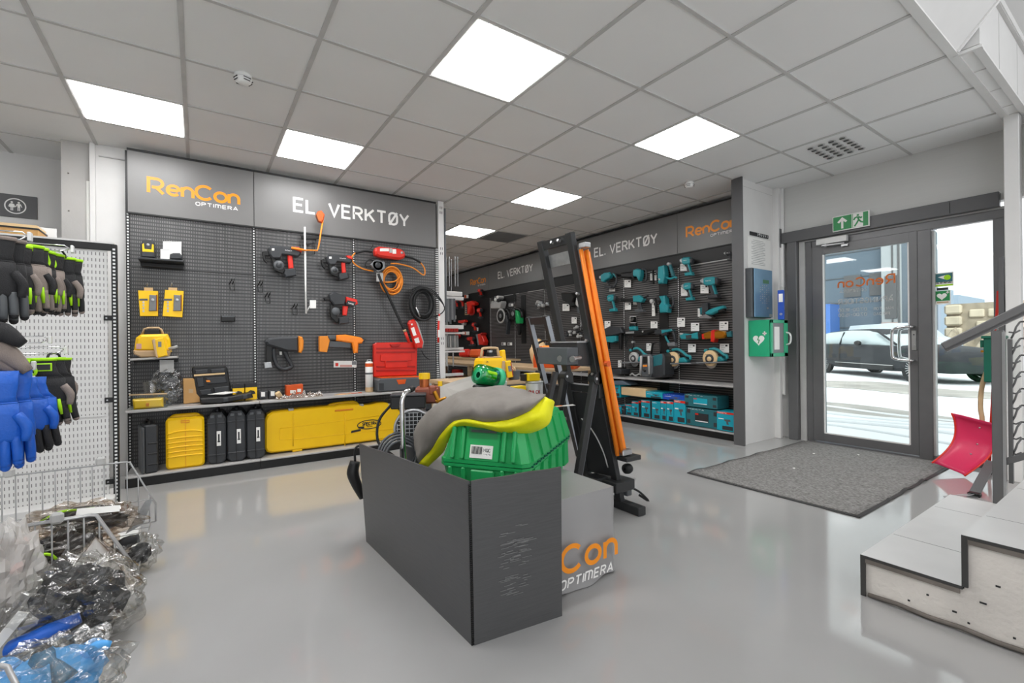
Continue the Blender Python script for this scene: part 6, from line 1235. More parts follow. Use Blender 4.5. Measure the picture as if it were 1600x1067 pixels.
case_side(323, 353, 645, 'leftmost of the three rounded dark cases with white labels'); case_side(354.5, 384, 642, 'middle of the three rounded dark cases with white labels'); case_side(385, 414, 640, 'rightmost rounded dark case, touching the long yellow case')
# squared black case
a, b = at(218, 733, y=4.80), at(250, 733, y=4.86); W_ = b.x - a.x; H_ = at(235, 664, y=4.84).z - ZB
t = thing('tool_case', 'black ridged square case at the left end of the base shelf', 'case', ((a.x + b.x) / 2, 4.84, ZB), radians(10))
s_ = MB('dark_plastic').box((.01, .125, H_ / 2), (W_ * .72, .25, H_), .012); s_.build('shell', t); MB('mid_plastic').box((-W_ * .34, .12, H_ * .48), (W_ * .16, .26, H_ * .96), .01).build('lid', t)
for z in (.18, .40, .62): MB('black').box((.02, -.004, H_ * z), (W_ * .5, .01, .012), .003).build('rib', t)
MB('black').tube([(0, .02, H_), (0, .04, H_ + .03), (0, .16, H_ + .03), (0, .18, H_)], .009, 6).build('carry_handle', t)
# yellow upright case
a, b = at(259, 720, y=4.86), at(320, 720, y=4.86); W_ = b.x - a.x; H_ = at(290, 652, y=4.86).z - ZB; t = thing('tool_case', 'upright bright yellow case with moulded ribs on the base shelf', 'case', ((a.x + b.x) / 2, 4.86, ZB))
def rbox(W, H, r, n=5):
    P = []
    for cx, cy, a0 in ((W / 2 - r, r, -90), (W / 2 - r, H - r, 0), (-W / 2 + r, H - r, 90), (-W / 2 + r, r, 180)): P += [(cx + r * cos(radians(a0 + 90 * i / n)), cy + r * sin(radians(a0 + 90 * i / n))) for i in range(n + 1)]
    return P
s_ = MB('yellow').prism(rbox(W_, H_, .035), 0, .2, .018); s_.build('shell', t); MB('amber').box((0, -.001, H_ / 2), (.003, .004, H_ * .97)).build('seam', t)
for k in range(6): z = H_ * (.24 + .09 * k); MB('yellow').tube([(-W_ * .46, -.001, z), (-W_ * .2, -.004, z + (.006 if k < 5 else .02)), (W_ * .2, -.004, z + (.006 if k < 5 else .02)), (W_ * .46, -.001, z)], .007, 6, k=3).build('moulded_rib', t)
MB('amber').tube([(-.03, -.006, H_ * .90), (.03, -.006, H_ * .90), (.03, -.006, H_ * .94), (-.03, -.006, H_ * .94)], .003, 5, closed=True).build('latch', t); MB('yellow').prism(rbox(W_ * .86, H_ + .025, .05), .07, .11, .01).build('carry_handle', t)
# long yellow case
YL = 4.93; t = thing('long_tool_case', 'very long yellow carry case with oval emblem lying along the base shelf', 'case', (at(414, 690, y=YL).x, YL, ZB + .012))
ox = t.location.x; oz = t.location.z
pts = [(414, 700), (414, 655), (418, 646), (426, 641), (440, 639), (500, 633), (520, 632), (530, 629), (560, 628), (566, 631), (580, 630), (592, 627), (605, 627), (618, 634), (635, 650), (640, 665), (640, 680), (634, 690), (500, 704), (424, 708), (417, 706)]
L_ = [(at(x, y, y=YL).x - ox, max(0.0, at(x, y, y=YL).z - oz) * .965) for x, y in pts]
MB('yellow').prism(L_, 0, .15, .016).build('shell', t)
def lp(x, y): p = at(x, y, y=YL); return (p.x - ox, (p.z - oz) * .965)
a, b = lp(523, 637), lp(552, 640); MB('amber').box(((a[0] + b[0]) / 2, .05, (a[1] + b[1]) / 2), (b[0] - a[0], .12, .016), .004).build('grip_opening', t)
m_ = MB('yellow'); a, b = lp(515, 634), lp(562, 632); m_.tube([(a[0], .07, a[1]), (a[0] + .05, .07, a[1] + .018), (b[0] - .05, .07, a[1] + .024), (b[0], .07, b[1] + .0)], .018, 8, k=3); m_.build('carry_handle', t)
for x in (455, 502, 565, 608): p = lp(x, 640 if x < 520 else 633); MB('galv').box((p[0], .03, p[1] + .01), (.05, .05, .035), .004).build('latch', t)
m_ = MB('yellow'); P = [lp(x, y) for x, y in ((437, 668), (470, 664), (540, 655), (600, 647))]; m_.tube([(x, -.001, z) for x, z in P], .0035, 5); P = [lp(x, y) for x, y in ((437, 668), (437, 686), (470, 685), (560, 675), (632, 668))]; m_.tube([(x, -.001, z) for x, z in P], .0035, 5)
for x in (458, 539): a, b = lp(x, 642), lp(x, 700); m_.tube([(a[0], -.002, a[1] - .01), (b[0], -.002, b[1] + .02)], .006, 6)
m_.build('moulded_lines', t)
c = lp(577, 662); e_ = MB('ink'); e_.m = 'ink'; ribbon(e_, [(c[0] + .125 * cos(a), c[1] + .046 * sin(a)) for a in [2 * pi * i / 36 for i in range(37)]], .009, -.003, 'ink'); e_.box((c[0] - .085, -.003, c[1] - .024), (.06, .001, .018))
e_.push((c[0] - .075, -.003, c[1] - .006), (0, 0, 0)); letters(e_, 'SPECTRA', 0, 0, .030, 0, 'ink', w=.26, total=.15, slant=.2); letters(e_, 'PRECISION', .05, -.022, .012, 0, 'ink', total=.06); e_.pop(); e_.build('emblem', t)
c = lp(556, 675); e_ = MB('ink').prism([(c[0] - .05 + x, c[1] + z) for x, z in ((0, 0), (.10, .010), (.102, .032), (.004, .022))], -.003, .001, 0); e_.build('name_plate', t)
for x in (465, 600): p = lp(x, 702 if x < 500 else 690); MB('yellow').box((p[0], .06, .004), (.09, .10, .03), .004).build('foot', t)
t = thing('tool_case', 'dark grey cases stacked at the right end of the base shelf, behind the pump', 'case', (at(662, 650, y=4.9).x, 4.9, ZB)); 
t['label'] = 'dark grey flat case at the right end of the base shelf, behind the pump'
MB('mid_plastic').box((0, .1, .14), (.36, .24, .28), .02).build('shell', t); MB('dark_plastic').box((0, -.022, .14), (.34, .01, .012)).build('seam', t); MB('dark_plastic').box((0, .1, .335), (.32, .22, .10), .015).build('top_tray', t)
# ------------------------------------------------------------------ power tools on the long wall
CM1 = (920, 320, .16866); CM2 = (920, 470, .15); CM3 = (920, 570, .15); CM4 = (680, 420, .1125); CM6 = (820, 350, .1967)
def bb(x0, y0, x1, y1): return lambda P: [(x0 + (x1 - x0) * u, y0 + (y1 - y0) * v) for u, v in P]
TEAL = ('teal', 'dark_plastic', 'dark_plastic'); REDT = ('red', 'red_dark', 'dark_plastic')
def rtool(name, lab, box, crop, cat_='power tool', group=None, off=.09): return Tool('R', off, name, lab, cat_, ((box[0] + box[2]) / 2, (box[1] + box[3]) / 2), crop, group), bb(*box)
def drill(lab, box, crop, pal=TEAL, S=1, chuck='galv', nm='cordless_drill'):
    T, f = rtool(nm, lab, box, crop); a, b, c = pal
    T.poly('motor_housing', f([(.20, .10), (.32, .02), (.72, .0), (.86, .06), (.88, .30), (.70, .38), (.34, .40), (.22, .32)]), a, .07 * S, b=.012); T.poly('rear_cap', f([(.80, .03), (.96, .08), (1.0, .20), (.95, .33), (.80, .36)]), c, .066 * S, b=.01)
    T.poly('chuck', f([(.0, .14), (.14, .06), (.24, .08), (.24, .34), (.12, .32), (.0, .24)]), chuck, .05 * S, b=.012)
    T.poly('handle', f([(.46, .36), (.68, .34), (.86, .82), (.58, .84)]), b, .036 * S, b=.008); T.poly('handle_shell', f([(.60, .36), (.70, .35), (.86, .80), (.78, .82)]), a, .038 * S, 0, .004)
    T.poly('trigger', f([(.38, .40), (.48, .38), (.52, .55), (.44, .52)]), 'black', .02 * S); T.poly('battery_foot', f([(.40, .84), (.94, .78), (1.0, .96), (.46, 1.0)]), a if S < 1.05 else c, .07 * S, b=.008)
    T.text('maker_mark', 'MAKITA' if a == 'teal' else 'HILTI', *f([(.36, .22)])[0], .008 * S, 'white', -.0355 * S, total=.05 * S); return T
def dtool(lab, box, crop, pal=TEAL, th=.09, nm='rotary_hammer', bit=True):
    """pistol body with a closed D handle at the right"""
    T, f = rtool(nm, lab, box, crop); a, b, c = pal
    T.poly('body', f([(.14, .18), (.34, .04), (.62, .0), (.70, .16), (.62, .34), (.40, .50), (.30, .62), (.16, .56)]), a, th, b=.014); T.rod('closed_handle', f([(.58, .06), (.80, .10), (.92, .30), (.90, .70), (.74, .92), (.56, .86), (.42, .56)]), .016, b, k=3)
    T.poly('handle_stripe', f([(.70, .04), (.84, .10), (.94, .30), (.88, .34), (.78, .16)]), a, .036, b=.006); T.poly('battery', f([(.34, .80), (.72, .84), (.70, 1.0), (.32, .98)]), c, th * .8, b=.008)
    if bit: T.poly('chuck', f([(.0, .24), (.14, .20), (.15, .42), (.0, .38)]), 'galv', .04, b=.008)
    return T
def circ_saw(lab, box, crop, shell='tan', r=.10, th=.10):
    T, f = rtool('circular_saw', lab, box, crop, off=.09, group='circular saws above the shelf'); T.disc('blade_guard', f([(.36, .52)])[0], r, shell, .05, -.02); T.disc('blade_hub', f([(.36, .55)])[0], r * .62, 'dark_plastic', .056, -.022); T.disc('hub_ring', f([(.36, .56)])[0], r * .32, shell, .06, -.024); T.disc('blade', f([(.34, .74)])[0], r * .8, 'steel', .004, -.0)
    T.poly('motor_housing', f([(.46, .50), (.66, .42), (.80, .60), (.78, .70), (.50, .72)]), 'teal', th, .02, .014); T.rod('top_handle', f([(.30, .06), (.46, .02), (.62, .14), (.76, .34), (.86, .38), (.88, .56)]), .018, 'teal', k=3); T.rod('grip_underside', f([(.50, .12), (.66, .26), (.76, .42)]), .014, 'dark_plastic', k=2)
    T.disc('front_knob', f([(.18, .12)])[0], .022, 'teal', .04); T.poly('base_plate', f([(-.04, .72), (1.0, .70), (1.02, .76), (-.02, .80)]), 'grey_plastic', .16, .0, .003); T.text('maker_mark', 'MAKITA', *f([(.22, .34)])[0], .009, 'ink', -.046, total=.05); return T
dtool('teal D-handled drill at the left end of the top teal row, beside the stand', (100, 625, 270, 775), CM1)
T, f = rtool('heat_gun', 'teal tool with long black barrel, second in the top teal row', (305, 590, 545, 720), CM1); T.poly('barrel', f([(.0, .32), (.50, .22), (.50, .70), (.04, .68)]), 'black', .09, b=.02); T.poly('body', f([(.50, .12), (.66, .02), (.80, .12), (.78, .60), (.72, .90), (.64, .60), (.50, .56)]), 'teal', .10, b=.014); T.rod('closed_handle', f([(.78, .05), (.92, .10), (.96, .50), (.94, .85), (.80, .95)]), .015, 'dark_plastic', k=3)
T, f = rtool('combi_hammer', 'tall teal hammer drill with side handle, third in the top teal row', (570, 545, 825, 745), CM1); T.poly('body', f([(.36, .16), (.56, .08), (.60, .50), (.54, .92), (.36, .94), (.34, .56)]), 'teal', .11, b=.014); T.rod('side_bar', f([(.10, .30), (.12, .95)]), .014, 'black'); T.rod('cross_bar', f([(.0, .42), (.26, .40)]), .010, 'black'); T.poly('chuck', f([(.22, .30), (.34, .26), (.34, .48), (.24, .52)]), 'dark_plastic', .06, b=.01); T.rod('top_handle', f([(.56, .62), (.72, .70), (.90, .62), (.96, .68)]), .014, 'teal', k=3); T.poly('rear_grip', f([(.66, .06), (.76, .04), (.90, .58), (.80, .62)]), 'teal_dark', .04, b=.008); T.disc('side_knob', f([(.68, .02)])[0], .022, 'light_grey', .05); T.disc('vent', f([(.42, .74)])[0], .016, 'light_grey', .114)
drill('teal impact driver with grey nose, top right beside the orange logo', (845, 485, 970, 660), CM1, S=1.0)
drill('small teal drill left in the second teal row', (160, 832, 258, 992), CM1, chuck='dark_plastic')
T, f = rtool('grease_gun', 'teal tool with long black tube, second in the second teal row', (300, 838, 550, 995), CM1); T.poly('tube', f([(.0, .18), (.48, .20), (.48, .36), (.0, .36)]), 'black', .05, b=.012); T.poly('body', f([(.48, .04), (.70, .0), (.88, .22), (.80, .42), (.50, .40)]), 'teal', .09, b=.014); T.rod('tail', f([(.84, .14), (1.0, .04)]), .014, 'black'); T.poly('handle', f([(.58, .40), (.72, .40), (.80, .86), (.66, .88)]), 'dark_plastic', .036, b=.008); T.poly('battery_foot', f([(.55, .84), (.84, .84), (.88, .98), (.58, 1.0)]), 'mid_plastic', .07, b=.006)
T, f = rtool('demolition_hammer', 'teal hammer with black D handle, third in the second teal row', (570, 830, 785, 1005), CM1); T.poly('body', f([(.46, .10), (.70, .06), (.74, .50), (.86, .60), (.82, .96), (.50, .98), (.46, .60), (.56, .40)]), 'teal', .11, b=.014); T.rod('closed_handle', f([(.74, .08), (.94, .14), (1.0, .50), (.90, .70), (.80, .66)]), .015, 'dark_plastic', k=3); T.rod('side_handle', f([(.22, .20), (.26, 1.0)]), .016, 'black'); T.disc('white_ring', f([(.06, .36)])[0], .03, 'light_grey', .03); T.poly('chuck', f([(.30, .10), (.46, .08), (.46, .34), (.32, .36)]), 'dark_plastic', .06, b=.01)
drill('teal drill below the topmost impact driver, beside the slotted upright', (862, 722, 975, 890), CM1, S=1.0)
drill('large teal impact wrench in the middle of the right bay', (1040, 668, 1215, 872), CM1, S=1.35, nm='impact_wrench')
drill('black and grey tool half cut off by the dark pillar, top right', (1255, 432, 1345, 522), CM1, pal=('dark_plastic', 'dark_plastic', 'black'), chuck='light_grey', nm='small_driver')
T, f = rtool('jigsaw', 'teal barrel-grip jigsaw with steel sole plate, right bay', (1160, 15, 1425, 190), CM2); T.poly('neck', f([(.12, .06), (.34, .04), (.36, .50), (.22, .84), (.12, .78)]), 'dark_plastic', .08, b=.012); T.poly('body', f([(.24, .56), (.44, .42), (.74, .26), (.96, .20), (1.0, .36), (.76, .54), (.50, .74), (.26, .76)]), 'teal', .08, b=.014); T.poly('tail_pad', f([(.70, .50), (.98, .34), (1.0, .52), (.82, .62)]), 'black', .07, b=.01); T.poly('nose', f([(.02, .34), (.14, .30), (.16, .72), (.05, .74)]), 'teal_dark', .07, b=.01); T.poly('sole_plate', f([(.0, .96), (.10, .80), (.30, .72), (.54, .92), (.50, .97)]), 'steel', .09, b=.003)
T, f = rtool('reciprocating_saw', 'black and teal tool just right of the orange rail, third row', (140, 265, 372, 510), CM2); T.poly('body', f([(.0, .18), (.40, .0), (.90, .04), (1.0, .28), (.60, .40), (.02, .40)]), 'dark_plastic', .09, b=.014); T.poly('housing', f([(.22, .44), (.68, .40), (.70, .62), (.54, .70), (.24, .66)]), 'teal', .09, b=.01); T.poly('bracket', f([(.76, .20), (.88, .16), (.88, 1.0), (.78, .98)]), 'black', .04); T.poly('bracket', f([(.24, .66), (.32, .66), (.34, .96), (.26, .96)]), 'black', .04)
T, f = rtool('router', 'teal and black cylindrical trimmer standing upright on the middle tool', (428, 230, 508, 310), CM2); T.poly('top_cap', f([(.08, .06), (.82, .0), (.86, .44), (.1, .46)]), 'black', .07, b=.016); T.poly('motor', f([(.02, .5), (.92, .44), (.96, .98), (.1, 1.0)]), 'teal', .08, b=.016)
T, f = rtool('angle_drill', 'long black tool with hanging strap under the round teal trimmer', (380, 285, 700, 510), CM2); T.poly('body', f([(.0, .14), (.30, .12), (.60, .10), (1.0, .0), (.98, .14), (.62, .34), (.02, .30)]), 'black', .07, b=.012); T.poly('steel_band', f([(.06, .16), (.34, .14), (.34, .24), (.06, .26)]), 'galv', .074, b=.003); T.rod('strap', f([(.10, .40), (.02, .80), (.16, 1.0), (.28, .80), (.24, .40)]), .010, 'rubber', k=3); T.disc('knob', f([(.26, .64)])[0], .016, 'light_grey', .06); T.disc('knob', f([(.62, .16)])[0], .014, 'light_grey', .08)
T, f = rtool('sds_drill', 'teal drill with black D handle above the site radio', (700, 285, 912, 475), CM2); T.poly('body', f([(.0, .10), (.34, .04), (.84, .02), (.88, .12), (.62, .20), (.58, .36), (.40, .42), (.30, .34), (.02, .36)]), 'dark_plastic', .08, b=.01); T.poly('shell', f([(.34, .08), (.84, .04), (.88, .14), (.56, .24), (.36, .34)]), 'teal', .09, b=.01); T.rod('closed_handle', f([(.78, .08), (.90, .36), (.96, .80)]), .020, 'dark_plastic', k=2); T.rod('front_handle', f([(.44, .34), (.54, .64), (.68, .84)]), .014, 'teal', k=2); T.poly('battery_foot', f([(.60, .80), (.98, .76), (1.0, .98), (.66, 1.0)]), 'grey_plastic', .07, b=.008)
T, f = rtool('angle_grinder', 'teal angle grinder lying level in the right bay', (955, 325, 1185, 415), CM2, group='angle grinders'); T.poly('body', f([(.0, .34), (.20, .16), (.50, .26), (.60, .14), (.86, .0), (.90, .84), (.60, .80), (.30, .86), (.06, .80)]), 'teal', .07, b=.012); T.poly('head', f([(.0, .10), (.18, .20), (.22, .62), (.02, .60)]), 'light_grey', .06, b=.008); T.poly('rear_pad', f([(.84, .0), (1.0, .1), (1.0, .78), (.86, .88)]), 'black', .075, b=.01); T.poly('grip', f([(.30, .36), (.58, .30), (.58, .76), (.32, .80)]), 'dark_plastic', .074)
T, f = rtool('red_brown_tool', 'red and bronze heavy tool lying level at the right edge of the wall', (1190, 300, 1452, 432), CM2); T.poly('body', f([(.0, .32), (.16, .24), (.30, .12), (.44, .20), (.62, .06), (.86, .12), (1.0, .36), (.90, .66), (.60, .72), (.10, .72)]), 'brass', .09, b=.014); T.poly('collar', f([(.40, .08), (.54, .0), (.56, .66), (.50, 1.0), (.38, .94)]), 'red', .10, b=.008); T.poly('red_pad', f([(.02, .34), (.12, .32), (.14, .74), (.04, .76)]), 'red', .095, b=.006); T.poly('tail', f([(.98, .20), (1.16, .10), (1.2, .56), (1.0, .60)]), 'teal_dark', .07, b=.008)
circ_saw('circular saw behind the site radio, pale grey guard', (395, 490, 640, 690), CM2, 'light_grey', .085); circ_saw('middle circular saw with tan blade guard, right of the site radio', (770, 500, 1100, 705), CM2, 'card_light', .098); circ_saw('rightmost circular saw with tan blade guard, next to the dark pillar', (1165, 495, 1480, 690), CM2, 'card_light', .098)
# site radio on the shelf
T, f = rtool('site_radio', 'blue and grey job site radio with black handle on the shelf', (588, 545, 832, 795), CM2, 'radio', off=.20); p = T.w(710, 795); T.o = Vector((T.o.x, T.o.y, T.o.z))
T.poly('side_body', f([(.40, .06), (.92, .0), (1.0, .14), (1.0, .88), (.90, 1.0), (.40, 1.0)]), 'dark_plastic', .22, .02, .012); T.poly('front_body', f([(.0, .18), (.08, .05), (.42, .04), (.54, .16), (.54, .84), (.44, .98), (.10, .96), (.0, .82)]), 'mid_plastic', .25, .0, .014); T.poly('blue_side', f([(.50, .10), (.90, .02), (.94, .14), (.90, .48), (.50, .56)]), 'teal_dark', .226, .02, .006)
T.rod('front_bumper', f([(.10, .10), (.06, .86)]), .016, 'light_grey', dy=-.13); T.rod('front_bumper', f([(.42, .10), (.44, .86)]), .016, 'light_grey', dy=-.13); T.disc('dial', f([(.24, .70)])[0], .022, 'black', .27); T.poly('speaker', f([(.16, .14), (.34, .14), (.34, .42), (.16, .44)]), 'black', .255, 0, .004); T.poly('display', f([(.16, .48), (.34, .47), (.34, .55), (.16, .56)]), 'amber', .257, 0, .001)
T.rod('carry_handle', f([(.26, .06), (.30, -.28), (.36, -.42), (.58, -.44), (.64, -.30), (.66, .04)]), .014, 'black', k=2)
# charger and loose things on the shelf
T, f = rtool('battery_charger', 'black battery charger with a white tag at the left of the long shelf', (225, 690, 385, 760), CM2, 'charger', off=.16); T.poly('body', f([(.0, .36), (.90, .24), (1.0, .5), (.98, 1.0), (.02, .96)]), 'dark_plastic', .2, b=.01); T.poly('cradle', f([(.1, .08), (.9, .0), (.9, .3), (.1, .4)]), 'black', .1, .0, .006)
T, f = rtool('cable_bundle', 'clear bagged cable lying in front of the site radio', (430, 755, 545, 785), CM2, 'bag', off=.2); T.rod('cable', f([(0, .6), (.2, .1), (.5, .8), (.8, .2), (1, .7)]), .010, 'light_grey', k=4)
# price cards
cards = [((190, 775, 243, 803), CM1, 'white price card under the D-handled drill, far left of the top teal row'), ((330, 695, 390, 765), CM1, 'white price card beside the slotted upright under the heat gun'), ((848, 545, 915, 612), CM1, 'white price card behind the topmost impact driver'), ((568, 630, 630, 700), CM1, 'white price card left of the tall teal hammer drill'), ((335, 905, 392, 972), CM1, 'white price card left of the grease gun handle'), ((855, 765, 915, 842), CM1, 'white price card behind the drill below the topmost impact driver'), ((1035, 740, 1110, 820), CM1, 'white price card behind the large impact wrench'), ((1010, 960, 1050, 1036), CM1, 'white price card left of the jigsaw'), ((385, 1035, 440, 1095), CM1, 'white price card centred below the grease gun'), ((820, 1046, 890, 1130), CM1, 'large white price card beside the right slotted upright, mid height'), ((585, 890, 616, 1030), CM1, 'narrow white price card left of the demolition hammer'),
 ((165, 210, 225, 290), CM2, 'white price card just right of the orange rail above the reciprocating saw'), ((430, 160, 495, 226), CM2, 'white price card above the round teal trimmer'), ((645, 215, 715, 285), CM2, 'white price card above the angle drill, left of the black strip'), ((1065, 230, 1150, 315), CM2, 'white price card above the teal angle grinder'), ((1360, 215, 1452, 306), CM2, 'white price card above the red and bronze tool'), ((1035, 450, 1115, 535), CM2, 'white price card above the middle circular saw'), ((1365, 447, 1460, 540), CM2, 'white price card above the rightmost circular saw'), ((600, 442, 650, 520), CM2, 'pale price card left of the radio handle'), ((305, 620, 340, 697), CM2, 'narrow white tag standing on the battery charger'),
 ((300, 635, 355, 690), CM6, 'white price card left of the stand’s right post, upper'), ((372, 740, 412, 790), CM6, 'white price card between the stand posts, lower'), ((860, 575, 905, 640), CM6, 'white card beside the orange rail, upper')]
random.seed(2)
for (x0, y0, x1, y1), cr, lab in cards:
    T = Tool('R', .025, 'price_card', lab, 'price card', ((x0 + x1) / 2, (y0 + y1) / 2), cr, 'price cards on the long tool wall'); T.rect('card', x0, y0, x1, y1, 'paper', .003, 0, 0)
    a, b = x1 - x0, y1 - y0
    for k in range(3): T.rect('print_line', x0 + a * .15, y0 + b * (.2 + .22 * k), x0 + a * (.45 + .15 * (k % 2)), y0 + b * (.24 + .22 * k), 'ink_grey', .0036, -.001, 0)
    T.rect('price_mark', x0 + a * .62, y0 + b * .12, x0 + a * .85, y0 + b * .3, 'ink', .0036, -.001, 0)
# black tools seen through the tall stand
T, f = rtool('stone_cutter', 'black and white cutter seen between the posts of the tall stand', (300, 545, 465, 662), CM6); T.poly('body', f([(.0, .05), (.50, .0), (.64, .30), (.56, .60), (.70, .86), (.50, 1.0), (.30, .70), (.06, .50)]), 'black', .09, b=.012); T.poly('white_cover', f([(.72, .36), (.90, .32), (.96, .70), (.80, 1.0), (.68, .80)]), 'light_grey', .08, b=.012); T.disc('blade_guard', f([(.16, .22)])[0], .05, 'dark_plastic', .07)
T, f = rtool('long_grip_tool', 'tall grey and black tool behind the right post of the stand', (425, 665, 480, 820), CM6); T.poly('body', f([(.0, .0), (.7, .02), (.72, .25), (.1, .3)]), 'mid_plastic', .08, b=.008); T.poly('grip', f([(.3, .28), (.66, .28), (.9, .9), (.5, .95)]), 'grey_plastic', .05, b=.01)
for i, (x0, y0, x1, y1, lab) in enumerate(((325, 845, 385, 905, 'pale ribbed fitting behind the stand, left of three'), (385, 800, 440, 890, 'round black and white disc fitting behind the stand'), (420, 865, 465, 905, 'pale ribbed fitting behind the stand, right of three'), (88, 612, 150, 672, 'pale ribbed fitting left of the tall stand, against the louvres'))):
    T, f = rtool('suction_fitting', lab, (x0, y0, x1, y1), CM6, 'fitting', 'pale round fittings'); random.seed(i)
    for k, (u, v) in enumerate(((.25, .3), (.6, .2), (.75, .6), (.35, .7))): T.disc('lobe', f([(u, v)])[0], .020 + .006 * (k % 2), 'light_grey' if (k + i) % 3 else 'dark_plastic', .05, -.01 * k)
    T.poly('arm', f([(.4, .4), (.9, .5), (1.3, .45), (1.3, .55), (.9, .65), (.4, .6)]), 'black', .03)
# far end: red tools
reds = [((590, 280, 655, 388), 'topmost small red drill under the far sign'), ((270, 428, 316, 552), 'red drill nearest the hanging saw blades, upper row'), ((335, 398, 402, 552), 'red drill second from the hanging saw blades, upper row'), ((582, 548, 648, 692), 'red drill right of the big red breaker'), ((512, 748, 566, 884), 'red drill below the big red breaker'), ((430, 945, 552, 1070), 'wide red drill with a white card, near the bottom of the red bay')]
for bx, lab in reds: drill(lab, bx, CM4, pal=REDT, S=1.1, chuck='dark_plastic')
T, f = rtool('breaker', 'large red breaker with closed handle in the far red bay', (462, 445, 582, 640), CM4); T.poly('body', f([(.0, .08), (.60, .0), (.98, .14), (.90, .30), (.54, .34), (.50, .56), (.30, .92), (.10, .96), (.12, .50)]), 'red', .13, b=.016); T.rod('closed_handle', f([(.50, .30), (.66, .60), (.60, .92), (.20, .98)]), .02, 'red_dark', k=3)
T, f = rtool('bit_set', 'upright card of bits beside the large red breaker', (415, 475, 462, 640), CM4, 'package'); T.rect('card', 415, 475, 460, 640, 'tan', .02); T.rect('bits', 422, 485, 452, 625, 'black', .03); 
for k in range(5): T.rect('bit', 430, 495 + k * 26, 445, 510 + k * 26, 'light_grey', .04, 0, 0)
T, f = rtool('reciprocating_saw', 'red saw with pale blade lying level in the far red bay', (330, 700, 435, 785), CM4); T.poly('body', f([(.1, .2), (.9, .1), (1., .4), (.6, .7), (.1, .6)]), 'red', .1, b=.012); T.poly('guard', f([(.4, .55), (.9, .6), (.8, 1.0), (.5, .9)]), 'light_grey', .06, b=.008)
T, f = rtool('red_case', 'slanting red and black tool backpack at the bottom of the far red bay', (595, 895, 712, 1060), CM4); T.poly('body', f([(.0, .1), (.6, .0), (1., .7), (.9, 1.0), (.25, 1.0)]), 'red', .12, b=.015); T.poly('grey_side', f([(.0, .1), (.2, .06), (.4, 1.0), (.25, 1.0)]), 'grey_plastic', .125); T.disc('dial', f([(.66, .06)])[0], .03, 'red_dark', .14)
T, f = rtool('small_red_tool', 'dark red tool low beside the hanging saw blades', (285, 880, 345, 990), CM4); T.poly('body', f([(.1, .1), (.8, .3), (1., .5), (.7, .8), (.2, .6)]), 'red_dark', .08, b=.01); T.poly('grip', f([(.3, .5), (.6, .6), (.5, 1.), (.2, .95)]), 'black', .05)
for (x0, y0, x1, y1), lab in (((405, 360, 462, 408), 'pale red and white card high in the far red bay'), ((250, 648, 292, 700), 'orange and white card beside the hanging blades'), ((380, 870, 475, 918), 'double orange and white card above the wide red drill'), ((560, 815, 598, 862), 'pale card on the drill below the breaker'), ((1022, 482, 1084, 520), 'white price card beside the cut-off tool'), ((920, 1022, 978, 1062), 'pale card left of two above the far shelf'), ((1005, 1022, 1068, 1062), 'pale card right of two above the far shelf')):
    T = Tool('R', .03, 'price_card', lab, 'price card', ((x0 + x1) / 2, (y0 + y1) / 2), CM4, 'far price cards'); T.rect('card', x0, y0, x1, y1, 'paper', .004, 0, 0); T.rect('print', x0 + 4, y0 + 4, x0 + (x1 - x0) * .5, y1 - 4, 'orange_dark' if x0 < 600 else 'ink_grey', .005, -.001, 0)
# cut-off tools
T, f = rtool('cutoff_saw', 'dark cut-off saw with pale ring blade, left of the green one', (895, 565, 1070, 910), CM4); T.disc('blade_rim', f([(.26, .26)])[0], .155, 'light_grey', .02, -.05); T.disc('blade_face', f([(.26, .26)])[0], .12, 'black', .024, -.052); T.disc('blade_hub', f([(.26, .26)])[0], .045, 'grey_plastic', .03, -.055); T.rod('guard', f([(.42, .04), (.66, .02), (.80, .20), (.84, .40)]), .035, 'black', k=3); T.poly('body', f([(.52, .18), (.70, .24), (.76, .50), (.70, .86), (.66, 1.0), (.60, .60), (.48, .42)]), 'dark_plastic', .1, b=.012)
T, f = rtool('cutoff_saw', 'green and black cut-off saw with round blade, right of the dark one', (1085, 550, 1240, 920), CM4); T.disc('blade_face', f([(.14, .20)])[0], .12, 'black', .03, -.04); T.disc('blade_hub', f([(.14, .20)])[0], .05, 'grey_plastic', .035, -.043); T.rod('guard', f([(.10, .04), (.50, .02), (.76, .14), (.80, .34)]), .035, 'black', k=3); T.poly('body', f([(.34, .06), (.54, .10), (.60, .26), (.74, .34), (.70, .56), (.42, .58), (.38, .30)]), 'green', .12, b=.014); T.poly('tail', f([(.44, .58), (.68, .56), (.64, .9), (.55, 1.0), (.46, .8)]), 'black', .07, b=.01)
T, f = rtool('vacuum_lifter', 'pale grey lifter with two cups, high in the third bay', (800, 365, 962, 555), CM4); T.poly('base', f([(.02, .74), (.10, .42), (.22, .50), (.80, .52), (.94, .44), (.96, .62), (.84, .98), (.04, .98)]), 'light_grey', .14, b=.014); T.poly('head', f([(.26, .52), (.30, .10), (.66, .02), (.76, .40), (.64, .54)]), 'grey_plastic', .12, b=.012); T.disc('cup', f([(.44, .34)])[0], .04, 'white', .15); T.disc('cup', f([(.62, .16)])[0], .035, 'white', .15); T.disc('dark_cup', f([(.68, .42)])[0], .04, 'black', .14)
T, f = rtool('claw_fixture', 'tangled pale metal fixture against the louvres right of the cut-off saws', (1395, 450, 1600, 570), CM4)
for k, (u, v) in enumerate(((.1, .3), (.22, .12), (.34, .5), (.2, .7), (.46, .28), (.6, .5), (.8, .3))): T.disc('joint', f([(u, v)])[0], .032, 'light_grey' if k % 2 else 'galv', .05, -.02 * (k % 3))
T.rod('arm', f([(.1, .3), (.34, .5), (.6, .5), (1., .4)]), .012, 'galv')
